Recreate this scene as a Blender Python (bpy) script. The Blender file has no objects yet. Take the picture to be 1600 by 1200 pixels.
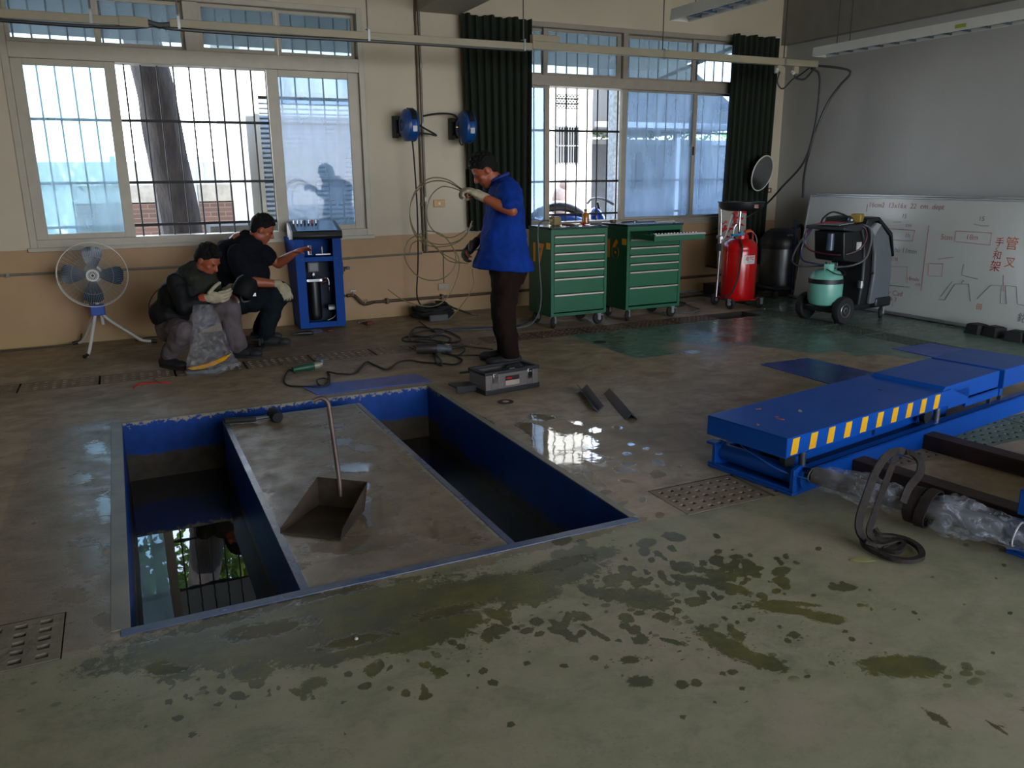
import bpy, bmesh, math, random
import numpy as np
from mathutils import Vector, Matrix, Quaternion
SC = bpy.context.scene
COL = SC.collection
rad = math.radians
sin, cos, pi = math.sin, math.cos, math.pi
rng = random.Random(7)

# ------------------------------------------------------------------ camera
FPX, CAMZ = 1257.7, 1.42
RT = Vector((0.90081324, -0.43410797, -0.00926178)).normalized()
FW = Vector((0.41831411, 0.87336272, -0.24950124)).normalized()
UP = RT.cross(FW).normalized()
cam = bpy.data.cameras.new('camera')
camo = bpy.data.objects.new('camera', cam)
COL.objects.link(camo)
mw = Matrix.Identity(4)
for i in range(3):
    mw[i][0], mw[i][1], mw[i][2] = RT[i], UP[i], -FW[i]
mw.translation = (0, 0, CAMZ)
camo.matrix_world = mw
cam.sensor_width = 36
cam.lens = FPX / 1600 * 36
cam.clip_start = 0.02
cam.clip_end = 300
SC.camera = camo

def G(u, v, z=0.0):
    """point of the horizontal plane at height z that the measured photo position (u, v) falls on"""
    d = RT * ((u - 800) / FPX) + UP * ((600 - v) / FPX) + FW
    return Vector((0, 0, CAMZ)) + d * ((z - CAMZ) / d.z)

# ------------------------------------------------------------------ world, daylight, exposure
world = bpy.data.worlds.new('daylight')
SC.world = world
world.use_nodes = True
wn = world.node_tree.nodes
wl = world.node_tree.links
wn.clear()
wo = wn.new('ShaderNodeOutputWorld')
wb = wn.new('ShaderNodeBackground')
wt = wn.new('ShaderNodeTexCoord')
ws = wn.new('ShaderNodeSeparateXYZ')
wr = wn.new('ShaderNodeValToRGB')
wl.new(wt.outputs['Generated'], ws.inputs[0])
wl.new(ws.outputs['Z'], wr.inputs[0])
wl.new(wr.outputs[0], wb.inputs[0])
wl.new(wb.outputs[0], wo.inputs[0])
wr.color_ramp.elements[0].position = 0.0
wr.color_ramp.elements[0].color = (0.94, 0.97, 1.0, 1)
wr.color_ramp.elements[1].position = 0.6
wr.color_ramp.elements[1].color = (0.42, 0.62, 1.0, 1)
wb.inputs[1].default_value = 4.2
sun = bpy.data.lights.new('sun', 'SUN')
sun.energy = 9.0
sun.angle = rad(0.6)
sun.color = (1.0, 0.93, 0.82)
suno = bpy.data.objects.new('sun', sun)
COL.objects.link(suno)
sd = Vector((-0.12, -0.80, 0.72)).normalized()      # towards the sun
suno.rotation_euler = sd.to_track_quat('Z', 'Y').to_euler()

def portal(x, y, z, w, h, facing):
    l = bpy.data.lights.new('daylight_portal', 'AREA')
    l.shape = 'RECTANGLE'
    l.size, l.size_y = w, h
    l.cycles.is_portal = True
    o = bpy.data.objects.new('daylight_portal', l)
    COL.objects.link(o)
    o.location = (x, y, z)
    o.rotation_euler = (-Vector(facing)).to_track_quat('Z', 'Y').to_euler()
portal(0.82, 8.42, 1.90, 3.1, 2.15, (0, -1, 0))
portal(5.35, 8.42, 1.93, 4.0, 2.15, (0, -1, 0))
portal(3.9, -3.85, 1.55, 6.8, 3.1, (0, 1, 0))

SC.view_settings.view_transform = 'Standard'
SC.view_settings.look = 'None'
SC.view_settings.gamma = 1
SC.view_settings.use_curve_mapping = False
SC.view_settings.exposure = 1.35
SC.cycles.max_bounces = 7
SC.cycles.diffuse_bounces = 4
SC.cycles.glossy_bounces = 4
SC.cycles.transmission_bounces = 6
SC.cycles.transparent_max_bounces = 12
SC.cycles.use_denoising = True
SC.cycles.sample_clamp_indirect = 6
SC.cycles.blur_glossy = 0.5
SC.cycles.caustics_reflective = False
SC.cycles.caustics_refractive = False

# ------------------------------------------------------------------ materials
def lin(c):
    if isinstance(c, str):
        c = [int(c[i:i + 2], 16) / 255 for i in (0, 2, 4)]
    return tuple(x / 12.92 if x <= 0.04045 else ((x + 0.055) / 1.055) ** 2.4 for x in c[:3]) + (1,)
def nd(nt, typ, **kw):
    n = nt.nodes.new('ShaderNode' + typ)
    for k, v in kw.items():
        if k == 'loc': continue
        if k.startswith('i_'):
            n.inputs[k[2:].replace('_', ' ')].default_value = v
        else:
            setattr(n, k, v)
    return n
def new_mat(name):
    m = bpy.data.materials.new(name)
    m.use_nodes = True
    nt = m.node_tree
    return m, nt, nt.nodes['Principled BSDF']
MATS = {}
def mat(name, col, rough=0.6, metal=0.0, var=0.15, scale=6.0, col2=None, bump=0.0, bscale=None, spec=0.5, stretch=None, coat=0.0, detail=4, rvar=0.0):
    """procedural surface: two tones mixed by noise, with fine relief"""
    if name in MATS: return MATS[name]
    m, nt, b = new_mat(name)
    c1 = lin(col)
    c2 = lin(col2) if col2 else tuple(x * (1 - var) for x in c1[:3]) + (1,)
    tc = nd(nt, 'TexCoord')
    mp = nd(nt, 'Mapping')
    if stretch: mp.inputs['Scale'].default_value = stretch
    nt.links.new(tc.outputs['Object'], mp.inputs[0])
    no = nd(nt, 'TexNoise', i_Scale=scale, i_Detail=float(detail), i_Roughness=0.6)
    nt.links.new(mp.outputs[0], no.inputs['Vector'])
    cr = nd(nt, 'ValToRGB')
    cr.color_ramp.elements[0].position = 0.3
    cr.color_ramp.elements[0].color = c1
    cr.color_ramp.elements[1].position = 0.7
    cr.color_ramp.elements[1].color = c2
    nt.links.new(no.outputs['Fac'], cr.inputs[0])
    nt.links.new(cr.outputs[0], b.inputs['Base Color'])
    b.inputs['Roughness'].default_value = rough
    b.inputs['Metallic'].default_value = metal
    b.inputs['Specular IOR Level'].default_value = spec
    b.inputs['Coat Weight'].default_value = coat
    b.inputs['Coat Roughness'].default_value = 0.15
    if rvar:
        mr = nd(nt, 'MapRange')
        mr.inputs['To Min'].default_value = max(0.02, rough - rvar)
        mr.inputs['To Max'].default_value = min(1, rough + rvar)
        nt.links.new(no.outputs['Fac'], mr.inputs[0])
        nt.links.new(mr.outputs[0], b.inputs['Roughness'])
    if bump:
        n2 = nd(nt, 'TexNoise', i_Scale=float(bscale or scale * 6), i_Detail=3.0)
        nt.links.new(mp.outputs[0], n2.inputs['Vector'])
        bp = nd(nt, 'Bump', i_Strength=bump, i_Distance=0.01)
        nt.links.new(n2.outputs['Fac'], bp.inputs['Height'])
        nt.links.new(bp.outputs[0], b.inputs['Normal'])
    MATS[name] = m
    return m

def glass_mat(name, tint, haze, hazecol, gloss=0.12, rough=0.03, streak=0.0):
    """window pane: mostly see-through, with a film of dust that scatters the daylight behind it"""
    if name in MATS: return MATS[name]
    m, nt, b = new_mat(name)
    nt.nodes.remove(b)
    out = nt.nodes['Material Output']
    tr = nd(nt, 'BsdfTransparent'); tr.inputs[0].default_value = tuple(tint) + (1,)
    tl = nd(nt, 'BsdfTranslucent'); tl.inputs[0].default_value = tuple(hazecol) + (1,)
    df = nd(nt, 'BsdfDiffuse'); df.inputs[0].default_value = tuple(0.5 * c for c in hazecol) + (1,)
    gl = nd(nt, 'BsdfGlossy'); gl.inputs['Roughness'].default_value = rough
    a = nd(nt, 'MixShader'); a.inputs[0].default_value = 0.25
    nt.links.new(tl.outputs[0], a.inputs[1]); nt.links.new(df.outputs[0], a.inputs[2])
    hz = nd(nt, 'MixShader'); hz.inputs[0].default_value = haze
    nt.links.new(tr.outputs[0], hz.inputs[1]); nt.links.new(a.outputs[0], hz.inputs[2])
    tc = nd(nt, 'TexCoord'); mp = nd(nt, 'Mapping'); mp.inputs['Scale'].default_value = (3, 3, 0.9)
    nt.links.new(tc.outputs['Object'], mp.inputs[0])
    no = nd(nt, 'TexNoise', i_Scale=1.6, i_Detail=5.0)
    nt.links.new(mp.outputs[0], no.inputs['Vector'])
    mr = nd(nt, 'MapRange'); mr.inputs['From Min'].default_value = 0.3; mr.inputs['From Max'].default_value = 0.7
    mr.inputs['To Min'].default_value = haze * (1 - streak); mr.inputs['To Max'].default_value = min(1, haze * (1 + streak))
    nt.links.new(no.outputs['Fac'], mr.inputs[0]); nt.links.new(mr.outputs[0], hz.inputs[0])
    fr = nd(nt, 'Fresnel'); fr.inputs[0].default_value = 1.45
    f2 = nd(nt, 'MixShader')
    nt.links.new(fr.outputs[0], f2.inputs[0]); nt.links.new(hz.outputs[0], f2.inputs[1]); nt.links.new(gl.outputs[0], f2.inputs[2])
    nt.links.new(f2.outputs[0], out.inputs['Surface'])
    MATS[name] = m
    return m

# ------------------------------------------------------------------ mesh building
class MB:
    def __init__(s):
        s.v, s.f, s.mi = [], [], []
        s.M = None
        s.cur = 0
    def add(s, vs, fs):
        n = len(s.v)
        if s.M is not None: vs = [s.M @ Vector(p) for p in vs]
        s.v.extend([tuple(p) for p in vs])
        s.f.extend([tuple(i + n for i in f) for f in fs])
        s.mi.extend([s.cur] * len(fs))
        return s
    def box(s, x0, x1, y0, y1, z0, z1, R=None, c=None):
        vs = [Vector((x, y, z)) for z in (z0, z1) for y in (y0, y1) for x in (x0, x1)]
        if R is not None:
            c = Vector(c) if c is not None else Vector(((x0 + x1) / 2, (y0 + y1) / 2, (z0 + z1) / 2))
            vs = [R @ (p - c) + c for p in vs]
        return s.add(vs, [(0, 2, 3, 1), (4, 5, 7, 6), (0, 1, 5, 4), (2, 6, 7, 3), (0, 4, 6, 2), (1, 3, 7, 5)])
    def cbox(s, c, size, R=None):
        x, y, z = c; a, b, d = [q / 2 for q in size]
        return s.box(x - a, x + a, y - b, y + b, z - d, z + d, R, c)
    def rings(s, rings, closed_ends=True, loop=False):
        n = len(rings[0]); base = []
        vs = [p for r in rings for p in r]; fs = []
        m = len(rings)
        for i in range(m if loop else m - 1):
            a, b = i * n, ((i + 1) % m) * n
            for j in range(n):
                k = (j + 1) % n
                fs.append((a + j, a + k, b + k, b + j))
        if closed_ends and not loop:
            fs.append(tuple(reversed(range(n))))
            fs.append(tuple((m - 1) * n + j for j in range(n)))
        return s.add(vs, fs)
    def cyl(s, p0, p1, r0, r1=None, n=16, ends=True):
        p0, p1 = Vector(p0), Vector(p1); r1 = r0 if r1 is None else r1
        q = (p1 - p0).to_track_quat('Z', 'Y')
        ring = lambda p, r: [p + q @ Vector((r * cos(2 * pi * j / n), r * sin(2 * pi * j / n), 0)) for j in range(n)]
        return s.rings([ring(p0, r0), ring(p1, r1)], ends)
    def lathe(s, prof, c=(0, 0, 0), axis=(0, 0, 1), n=24, ends=True):
        c = Vector(c); q = Vector(axis).to_track_quat('Z', 'Y')
        R = [[c + q @ Vector((max(r, 1e-4) * cos(2 * pi * j / n), max(r, 1e-4) * sin(2 * pi * j / n), z)) for j in range(n)] for r, z in prof]
        return s.rings(R, ends)
    def ell(s, c, r, R=None, n=14, m=9):
        c = Vector(c); rx, ry, rz = r if hasattr(r, '__len__') else (r, r, r)
        R = R or Matrix.Identity(3); rr = []
        for i in range(m + 1):
            t = -pi / 2 + pi * (i + 0.001) / (m + 0.002); k = max(cos(t), 1e-3)
            rr.append([c + R @ Vector((rx * k * cos(2 * pi * j / n), ry * k * sin(2 * pi * j / n), rz * sin(t))) for j in range(n)])
        return s.rings(rr)
    def cap(s, p0, p1, r0, r1=None, n=12):
        """rounded tapered limb"""
        p0, p1 = Vector(p0), Vector(p1); r1 = r0 if r1 is None else r1
        q = (p1 - p0).to_track_quat('Z', 'Y'); L = (p1 - p0).length; rr = []
        for p, r, sg, ts in ((0, r0, -1, (80, 50, 25, 0)), (L, r1, 1, (0, 25, 50, 80))):
            for t in ts:
                z = p + sg * r * sin(rad(t)); k = r * cos(rad(t))
                rr.append([p0 + q @ Vector((k * cos(2 * pi * j / n), k * sin(2 * pi * j / n), z)) for j in range(n)])
        return s.rings(rr)
    def tube(s, pts, r, n=8, loop=False, ends=True, smooth=0):
        pts = [Vector(p) for p in pts]
        if smooth: pts = catmull(pts, smooth, loop)
        m = len(pts); rs = r if hasattr(r, '__len__') else None
        T = []
        for i in range(m):
            a = pts[(i - 1) % m] if (loop or i > 0) else pts[i]
            b = pts[(i + 1) % m] if (loop or i < m - 1) else pts[i]
            t = (b - a); T.append(t.normalized() if t.length > 1e-9 else Vector((0, 0, 1)))
        up = Vector((0, 0, 1)) if abs(T[0].z) < 0.9 else Vector((1, 0, 0))
        N = (up - T[0] * up.dot(T[0])).normalized(); rr = []
        for i in range(m):
            if i: N = (T[i - 1].rotation_difference(T[i])) @ N
            N = (N - T[i] * N.dot(T[i])).normalized(); B = T[i].cross(N)
            k = (rs[min(len(rs) - 1, int(i * len(rs) / m))] if rs else r)
            rr.append([pts[i] + (N * cos(2 * pi * j / n) + B * sin(2 * pi * j / n)) * k for j in range(n)])
        return s.rings(rr, ends, loop)
    def strap(s, pts, w, t, side=None, smooth=0, loop=False):
        """flat band following points; side = width direction (fixed vector or per point)"""
        pts = [Vector(p) for p in pts]
        if smooth: pts = catmull(pts, smooth, loop)
        m = len(pts); rr = []
        for i in range(m):
            a = pts[(i - 1) % m] if (loop or i > 0) else pts[i]; b = pts[(i + 1) % m] if (loop or i < m - 1) else pts[i]
            T = (b - a).normalized(); S = Vector(side if side is not None else (0, 1, 0)); S = (S - T * S.dot(T)).normalized(); N = T.cross(S)
            rr.append([pts[i] + S * w / 2 + N * t / 2, pts[i] - S * w / 2 + N * t / 2, pts[i] - S * w / 2 - N * t / 2, pts[i] + S * w / 2 - N * t / 2])
        return s.rings(rr, True, loop)
    def prism(s, poly, lo, hi, axis='z'):
        """polygon extruded along an axis; poly coords are the two other axes in order"""
        def P(a, b, h):
            return {'z': (a, b, h), 'y': (a, h, b), 'x': (h, a, b)}[axis]
        n = len(poly)
        vs = [P(a, b, lo) for a, b in poly] + [P(a, b, hi) for a, b in poly]
        fs = [tuple(reversed(range(n))), tuple(range(n, 2 * n))] + [(i, (i + 1) % n, n + (i + 1) % n, n + i) for i in range(n)]
        return s.add(vs, fs)
    def mesh(s, name, mats, smooth=True, recalc=True):
        me = bpy.data.meshes.new(name)
        me.from_pydata(s.v, [], s.f)
        mats = mats if isinstance(mats, (list, tuple)) else [mats]
        for m in mats: me.materials.append(m)
        if len(mats) > 1: me.polygons.foreach_set('material_index', s.mi)
        if recalc:
            bm = bmesh.new(); bm.from_mesh(me); bmesh.ops.recalc_face_normals(bm, faces=bm.faces); bm.to_mesh(me); bm.free()
        if smooth:
            me.shade_smooth(); me.set_sharp_from_angle(angle=rad(38))
        me.update()
        return me
    def build(s, name, mats, parent=None, loc=(0, 0, 0), rot=(0, 0, 0), smooth=True, bevel=0, recalc=True):
        o = bpy.data.objects.new(name, s.mesh(name, mats, smooth, recalc))
        COL.objects.link(o); o.location = loc; o.rotation_euler = rot
        if parent is not None: o.parent = parent
        if bevel:
            bv = o.modifiers.new('edge', 'BEVEL'); bv.width = bevel; bv.segments = 2; bv.limit_method = 'ANGLE'; bv.angle_limit = rad(40)
        return o
def catmull(p, k, loop=False):
    m = len(p); out = []
    for i in range(m if loop else m - 1):
        a, b, c, d = (p[(i - 1) % m] if (loop or i) else p[0]), p[i], p[(i + 1) % m], (p[(i + 2) % m] if (loop or i < m - 2) else p[-1])
        for j in range(k):
            t = j / k
            out.append(0.5 * ((2 * b) + (c - a) * t + (2 * a - 5 * b + 4 * c - d) * t * t + (3 * b - a - 3 * c + d) * t ** 3))
    if not loop: out.append(p[-1])
    return out
def thing(name, label, cat, loc=(0, 0, 0), rz=0.0, group=None):
    o = bpy.data.objects.new(name, None)
    o.empty_display_size = 0.1
    COL.objects.link(o); o.location = loc; o.rotation_euler = (0, 0, rz)
    return tag(o, label, cat, group)
def tag(o, label=None, cat=None, group=None, kind=None):
    if label: o['label'] = label
    if cat: o['category'] = cat
    if group: o['group'] = group
    if kind: o['kind'] = kind
    return o
def struct(o, label=None):
    o['kind'] = 'structure'
    if label: o['label'] = label
    return o
def copy_tree(o, parent=None):
    c = o.copy(); COL.objects.link(c); c.parent = parent
    for ch in list(o.children): copy_tree(ch, c)
    return c
def text_mesh(name, txt, size, material, parent, loc, rot, depth=0.0006, bold=0.0):
    cu = bpy.data.curves.new(name, 'FONT'); cu.body = txt; cu.size = size; cu.extrude = depth; cu.align_x = 'CENTER'; cu.align_y = 'CENTER'
    cu.offset = bold
    t = bpy.data.objects.new(name, cu); COL.objects.link(t)
    dg = bpy.context.evaluated_depsgraph_get(); dg.update()
    me = bpy.data.meshes.new_from_object(t.evaluated_get(dg))
    bpy.data.objects.remove(t)
    me.materials.clear(); me.materials.append(material)
    o = bpy.data.objects.new(name, me); COL.objects.link(o); o.parent = parent; o.location = loc; o.rotation_euler = rot
    return o
def blob(mb, name, material, parent=None, voxel=0.008, smooth=4, loc=(0, 0, 0), rot=(0, 0, 0)):
    """overlapping limb volumes fused into one continuous skin"""
    o = mb.build(name, material, parent, loc, rot, smooth=True, recalc=False)
    r = o.modifiers.new('skin', 'REMESH'); r.mode = 'VOXEL'; r.voxel_size = voxel; r.use_smooth_shade = True
    if smooth:
        q = o.modifiers.new('soft', 'SMOOTH'); q.factor = 0.5; q.iterations = smooth
    return o
# ------------------------------------------------------------------ palette
D = 8.125                       # inner face of the window wall
M_FRAME = mat('cream_window_paint', 'b9b1a0', 0.45, var=0.12, scale=9, bump=0.05)
M_FRAME2 = mat('grey_cream_sash', 'a39a8c', 0.45, var=0.15, scale=9)
M_IRON = mat('dark_iron_bar', '15171b', 0.6, 0.2, var=0.3, scale=30)
M_CONC = mat('concrete', '8c8676', 0.75, var=0.3, scale=5, bump=0.2, col2='6d675b')
M_DARK = mat('black_plastic', '16171a', 0.45, var=0.2, scale=20)
M_RUB = mat('black_rubber', '1b1b1c', 0.7, var=0.3, scale=30, bump=0.1)
M_BLUE = mat('blue_enamel', '08489c', 0.36, var=0.12, scale=3, bump=0.01, spec=0.3, rvar=0.05)
M_BLUEM = mat('saturated_blue_enamel', '08469c', 0.5, var=0.12, scale=3, spec=0.12)
M_BLUE2 = mat('blue_plate_paint', '1c47a8', 0.35, var=0.3, scale=7, rvar=0.12, bump=0.03)
M_BLUED = mat('blue_plastic', '0a4a92', 0.4, var=0.2, scale=8)
M_CHROME = mat('chrome', 'c8c8cc', 0.15, 1.0, var=0.1, scale=15)
M_STEEL = mat('steel', '8e9092', 0.35, 0.9, var=0.25, scale=20)
M_GREEN = mat('green_cabinet_enamel', '185a3e', 0.42, var=0.12, scale=5, bump=0.02, spec=0.4)
M_GREY = mat('grey_plastic', '5b6268', 0.45, var=0.12, scale=6)
M_WHITE = mat('white_plastic', 'd5d6d2', 0.4, var=0.08, scale=8)
M_YEL = mat('yellow_tape', 'e0a408', 0.5, var=0.08, scale=20)
M_ORANGE = mat('orange_vinyl', 'e08a18', 0.5, var=0.1, scale=20)
M_RED = mat('red_enamel', 'c80d12', 0.25, var=0.15, scale=5, coat=0.4)
M_REDINK = mat('red_ink', 'b47a78', 0.6, var=0.3, scale=60)
M_GREYINK = mat('grey_ink', '74777b', 0.6, var=0.3, scale=60)
M_LEAF = mat('leaf_green', '4d7a2a', 0.5, var=0.5, scale=3, col2='86a83a')

# ------------------------------------------------------------------ floor fields (real paint, damp and wear areas of the slab)
def ell(u, v, ru, rv, ang=0.0):
    a = rad(ang)
    c = G(u, v); p = G(u + ru * cos(a), v + ru * sin(a)) - c; q = G(u - rv * sin(a), v + rv * cos(a)) - c
    return (c.x, c.y, p.x, p.y, q.x, q.y)
def field(X, Y, ells):
    out = np.zeros_like(X)
    for cx, cy, ax, ay, bx, by in ells:
        det = ax * by - ay * bx
        s = ((X - cx) * by - (Y - cy) * bx) / det
        t = (-(X - cx) * ay + (Y - cy) * ax) / det
        out = np.maximum(out, np.clip(1 - 0.5 * np.sqrt(s * s + t * t), 0, 1))
    return out
def sstep(x, a, b):
    t = np.clip((x - a) / (b - a), 0, 1); return t * t * (3 - 2 * t)
PIT = (-0.115, 1.83, 2.665, 5.20)
ISL = (0.435, 1.285, 2.60, 4.98)
CH1 = (-1.50, -0.31, 2.57, 2.88)          # drain channel, near, left stretch
CH2 = (2.07, 5.20, 2.57, 2.88)            # drain channel, near, right stretch
CH3 = (-1.8, 5.94, 6.34, 6.64)            # drain channel along the window wall
CH4 = (5.94, 6.24, 3.90, 6.64)            # side drain channel
def lines(a, b, st, extra):
    v = sorted(set([round(a + st * i, 4) for i in range(int((b - a) / st) + 1)]))
    v = [q for q in v if all(abs(q - e) > st * 0.35 for e in extra)]
    return v
ex = [PIT[0], PIT[1], ISL[0], ISL[1], CH1[0], CH1[1], CH2[0], CH2[1], CH4[0], CH4[1]]
ey = [PIT[2], PIT[3], ISL[3], CH1[2], CH1[3], CH3[2], CH3[3], CH4[2]]
xs = lines(-4.0, -1.0, 0.1, ex) + lines(-0.98, 3.6, 0.0135, ex) + lines(3.63, 7.7, 0.05, ex) + ex + [7.7]
ys = lines(-3.6, 0.9, 0.15, ey) + [1.0, 1.1, 1.2] + lines(1.3, 3.4, 0.0135, ey) + lines(3.43, 8.1, 0.035, ey) + ey + [8.125]
xs, ys = sorted(set(xs)), sorted(set(ys))
XX, YY = np.meshgrid(np.array(xs), np.array(ys))
nx, ny = len(xs), len(ys)
def inr(x, y, r): return r[0] < x < r[1] and r[2] < y < r[3]
cxs = [(xs[i] + xs[i + 1]) / 2 for i in range(nx - 1)]; cys = [(ys[j] + ys[j + 1]) / 2 for j in range(ny - 1)]
faces = []
for j, y in enumerate(cys):
    for i, x in enumerate(cxs):
        if inr(x, y, PIT) and not inr(x, y, ISL): continue
        if inr(x, y, CH1) or inr(x, y, CH2) or inr(x, y, CH3) or inr(x, y, CH4): continue
        a = j * nx + i
        faces.append((a, a + 1, a + nx + 1, a + nx))
me = bpy.data.meshes.new('floor')
me.from_pydata(np.stack([XX.ravel(), YY.ravel(), np.zeros(nx * ny)], 1).tolist(), [], faces)
damp = field(XX, YY, [
    ell(1412, 1041, 74, 19, 3), ell(1135, 1008, 62, 15, 28), ell(1195, 1035, 40, 12, 15), ell(1003, 936, 55, 17, 8), ell(1000, 1065, 21, 10), ell(985, 1031, 18, 6), ell(1066, 1070, 12, 7),
    ell(1088, 1067, 10, 6), ell(1225, 952, 60, 7, 8), ell(1290, 965, 34, 9, 8), ell(1001, 1000, 14, 7), ell(929, 1028, 8, 5), ell(882, 1041, 9, 5), ell(880, 985, 30, 7, 40), ell(1318, 918, 24, 6),
    ell(1600, 1102, 30, 14), ell(1552, 1127, 17, 8, 20), ell(1506, 1143, 7, 5), ell(1388, 1111, 9, 4), ell(1463, 1122, 9, 7), ell(1130, 915, 50, 7, 15), ell(1150, 990, 20, 6, 40), ell(1080, 905, 35, 7, 8),
    ell(930, 988, 30, 4, 30), ell(1085, 940, 17, 8), ell(1052, 1003, 26, 4, 15), ell(1155, 995, 12, 7), ell(1225, 942, 55, 4, 4), ell(1125, 882, 9, 4), ell(1185, 888, 9, 4), ell(1150, 870, 12, 4), ell(1345, 945, 8, 3),
    ell(265, 1045, 46, 17, 5), ell(395, 1048, 34, 16, -12), ell(490, 1068, 22, 10, -15), ell(525, 1030, 30, 9, -20), ell(585, 1045, 18, 12, -30), ell(685, 1050, 14, 8, 10), ell(635, 1083, 9, 7), ell(775, 985, 22, 9, -10),
    ell(450, 968, 270, 36, -13), ell(560, 975, 200, 40, -12), ell(330, 1012, 120, 26, -12), ell(400, 1010, 120, 26, -12), ell(520, 1010, 120, 26, -10), ell(640, 985, 120, 35, -10), ell(700, 935, 150, 28, -14), ell(860, 900, 90, 20, -12), ell(820, 925, 60, 22, -5), ell(900, 875, 75, 14, -14),
    ell(300, 1148, 8, 5), ell(340, 1100, 8, 4), ell(200, 1048, 10, 4), ell(165, 1050, 14, 4, -10), ell(270, 1020, 40, 10, -10), ell(610, 1075, 8, 5), ell(1240, 992, 12, 6), ell(1145, 1050, 10, 5)])
_r = random.Random(11)
dr = []
for _k in range(330):
    _t = _r.random(); _u = 230 + 1000 * _r.random() ** .9
    _v0 = 1010 - .17 * (_u - 200); _v = _v0 + 20 + abs(_r.gauss(0, 1)) * 62
    if _v > 1170: continue
    _s = _r.choice((2.2, 3, 3, 4, 5, 7)) * (.8 if _v > _v0 + 110 else 1.1)
    dr.append(ell(_u, _v, _s * _r.uniform(1.2, 2.4), _s, _r.uniform(-20, 35)))
for _k in range(70):
    _s = _r.choice((2, 2.5, 3, 4)); dr.append(ell(_r.uniform(1050, 1600), _r.uniform(830, 1180), _s * _r.uniform(1.2, 2.2), _s, _r.uniform(-10, 30)))
for _k in range(60):
    _s = _r.choice((3, 4, 5, 8)); dr.append(ell(_r.uniform(860, 1130), _r.uniform(835, 930), _s * _r.uniform(1.2, 2.6), _s, _r.uniform(-10, 30)))
fine = field(XX, YY, dr)
olive = field(XX, YY, [ell(1412, 1041, 90, 30), ell(1150, 1015, 120, 45, 20), ell(1003, 936, 90, 30), ell(1250, 955, 120, 30), ell(790, 930, 90, 25, -10), ell(560, 950, 110, 26, -12), ell(330, 1040, 90, 26), ell(1110, 925, 130, 26), ell(620, 1030, 110, 40, -10), ell(1580, 1110, 60, 30)])
wet = field(XX, YY, [
    ell(868, 700, 62, 30, 36), ell(835, 672, 38, 12, 20), ell(905, 690, 34, 16, 8), ell(925, 745, 32, 8, 40), ell(965, 668, 0.1 + 12, 4), ell(930, 672, 13, 5), ell(845, 652, 26, 7, 3), ell(900, 660, 16, 4, 15),
    ell(985, 694, 9, 3), ell(1009, 701, 6, 3), ell(979, 709, 9, 4), ell(945, 716, 22, 4, 8), ell(975, 735, 24, 6, 8), ell(982, 725, 14, 3), ell(1028, 722, 12, 5, 20), ell(1030, 709, 7, 2), ell(1028, 741, 15, 8), ell(1075, 742, 8, 2),
    ell(1062, 729, 5, 2), ell(980, 752, 18, 3, 5), ell(1004, 781, 8, 5), ell(972, 787, 14, 4, -15), ell(945, 770, 14, 5, -12), ell(1031, 805, 9, 6), ell(995, 812, 22, 4, -5), ell(925, 715, 30, 10, 30), ell(1072, 787, 9, 5), ell(800, 695, 60, 5, 33), ell(880, 745, 60, 4, 33), ell(945, 785, 45, 3, 33), ell(640, 665, 70, 4, 38), ell(690, 640, 18, 6), ell(750, 655, 30, 6, 20),
    ell(150, 700, 20, 12, 4), ell(125, 748, 22, 10, -10), ell(165, 790, 16, 26, 4), ell(135, 870, 34, 34, 10), ell(110, 930, 30, 16), ell(165, 970, 20, 14, 0), ell(184, 750, 5, 10), ell(330, 970, 150, 13, -13), ell(520, 925, 100, 9, -12), ell(700, 888, 110, 9, -12), ell(870, 848, 130, 7, -13),
    ell(535, 690, 26, 8), ell(575, 700, 26, 7), ell(555, 730, 46, 9), ell(520, 665, 20, 5), ell(540, 760, 60, 10), ell(590, 800, 34, 34), ell(640, 720, 30, 12, 30), ell(410, 780, 14, 20, 60), ell(560, 850, 100, 16, -6), ell(690, 830, 70, 18, 12), ell(450, 890, 40, 10, -12),
    ell(255, 1045, 40, 12), ell(410, 985, 80, 14, -10), ell(700, 955, 60, 10, -12), ell(560, 1000, 70, 10, -12), ell(880, 880, 50, 9, -14), ell(1120, 515, 60, 5, 3), ell(1150, 530, 50, 6, -2), ell(1080, 550, 16, 3)])
lump = np.sin(XX * 9 + 2 * np.sin(YY * 5)) * np.sin(YY * 11 + XX * 3) * 0.5
green = sstep(XX - 3.62 + 0.25 * (YY - 5.8) * 0, -0.03, 0.03) * sstep(YY - (5.22 + 0.04 * lump), -0.03, 0.03)
green = np.maximum(green, sstep(XX + YY * 0.9 - 9.3 + 0.25 * lump, -0.1, 0.1) * sstep(XX - 4.3, -0.1, 0.1) * 0.95)
green = np.maximum(green, sstep(XX - 4.15, -0.05, 0.05) * sstep(YY - 2.62, -0.03, 0.03) * sstep(XX + YY - 7.3, -0.3, 0.2) * 0.6)
green = green * (1 - sstep(XX - 6.0, -3, -1) * sstep(4.95 - YY, -0.1, 0.1) * 0.3)
green *= 1 - 0.75 * field(XX, YY, [ell(1085, 545, 70, 14, 8), ell(1200, 556, 80, 14, 14)])
green *= sstep(6.34 - YY, -0.01, 0.01) + sstep(XX - 6.24, -0.02, 0.02) * (YY > 6.34)
fg = sstep(2.60 + 0.02 * lump - YY, -0.02, 0.02)                                     # the newer grey-green slab nearest the camera
fg = fg * (1 - 0.8 * sstep(XX - 3.2, -0.2, 0.3) * sstep(YY - 1.9, -0.25, 0.25))
grime = field(XX, YY, [ell(560, 545, 300, 40), ell(1100, 775, 110, 36, 5), ell(1000, 685, 60, 12, 20), ell(300, 560, 160, 25), ell(780, 530, 150, 26), ell(60, 620, 160, 30)])
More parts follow.
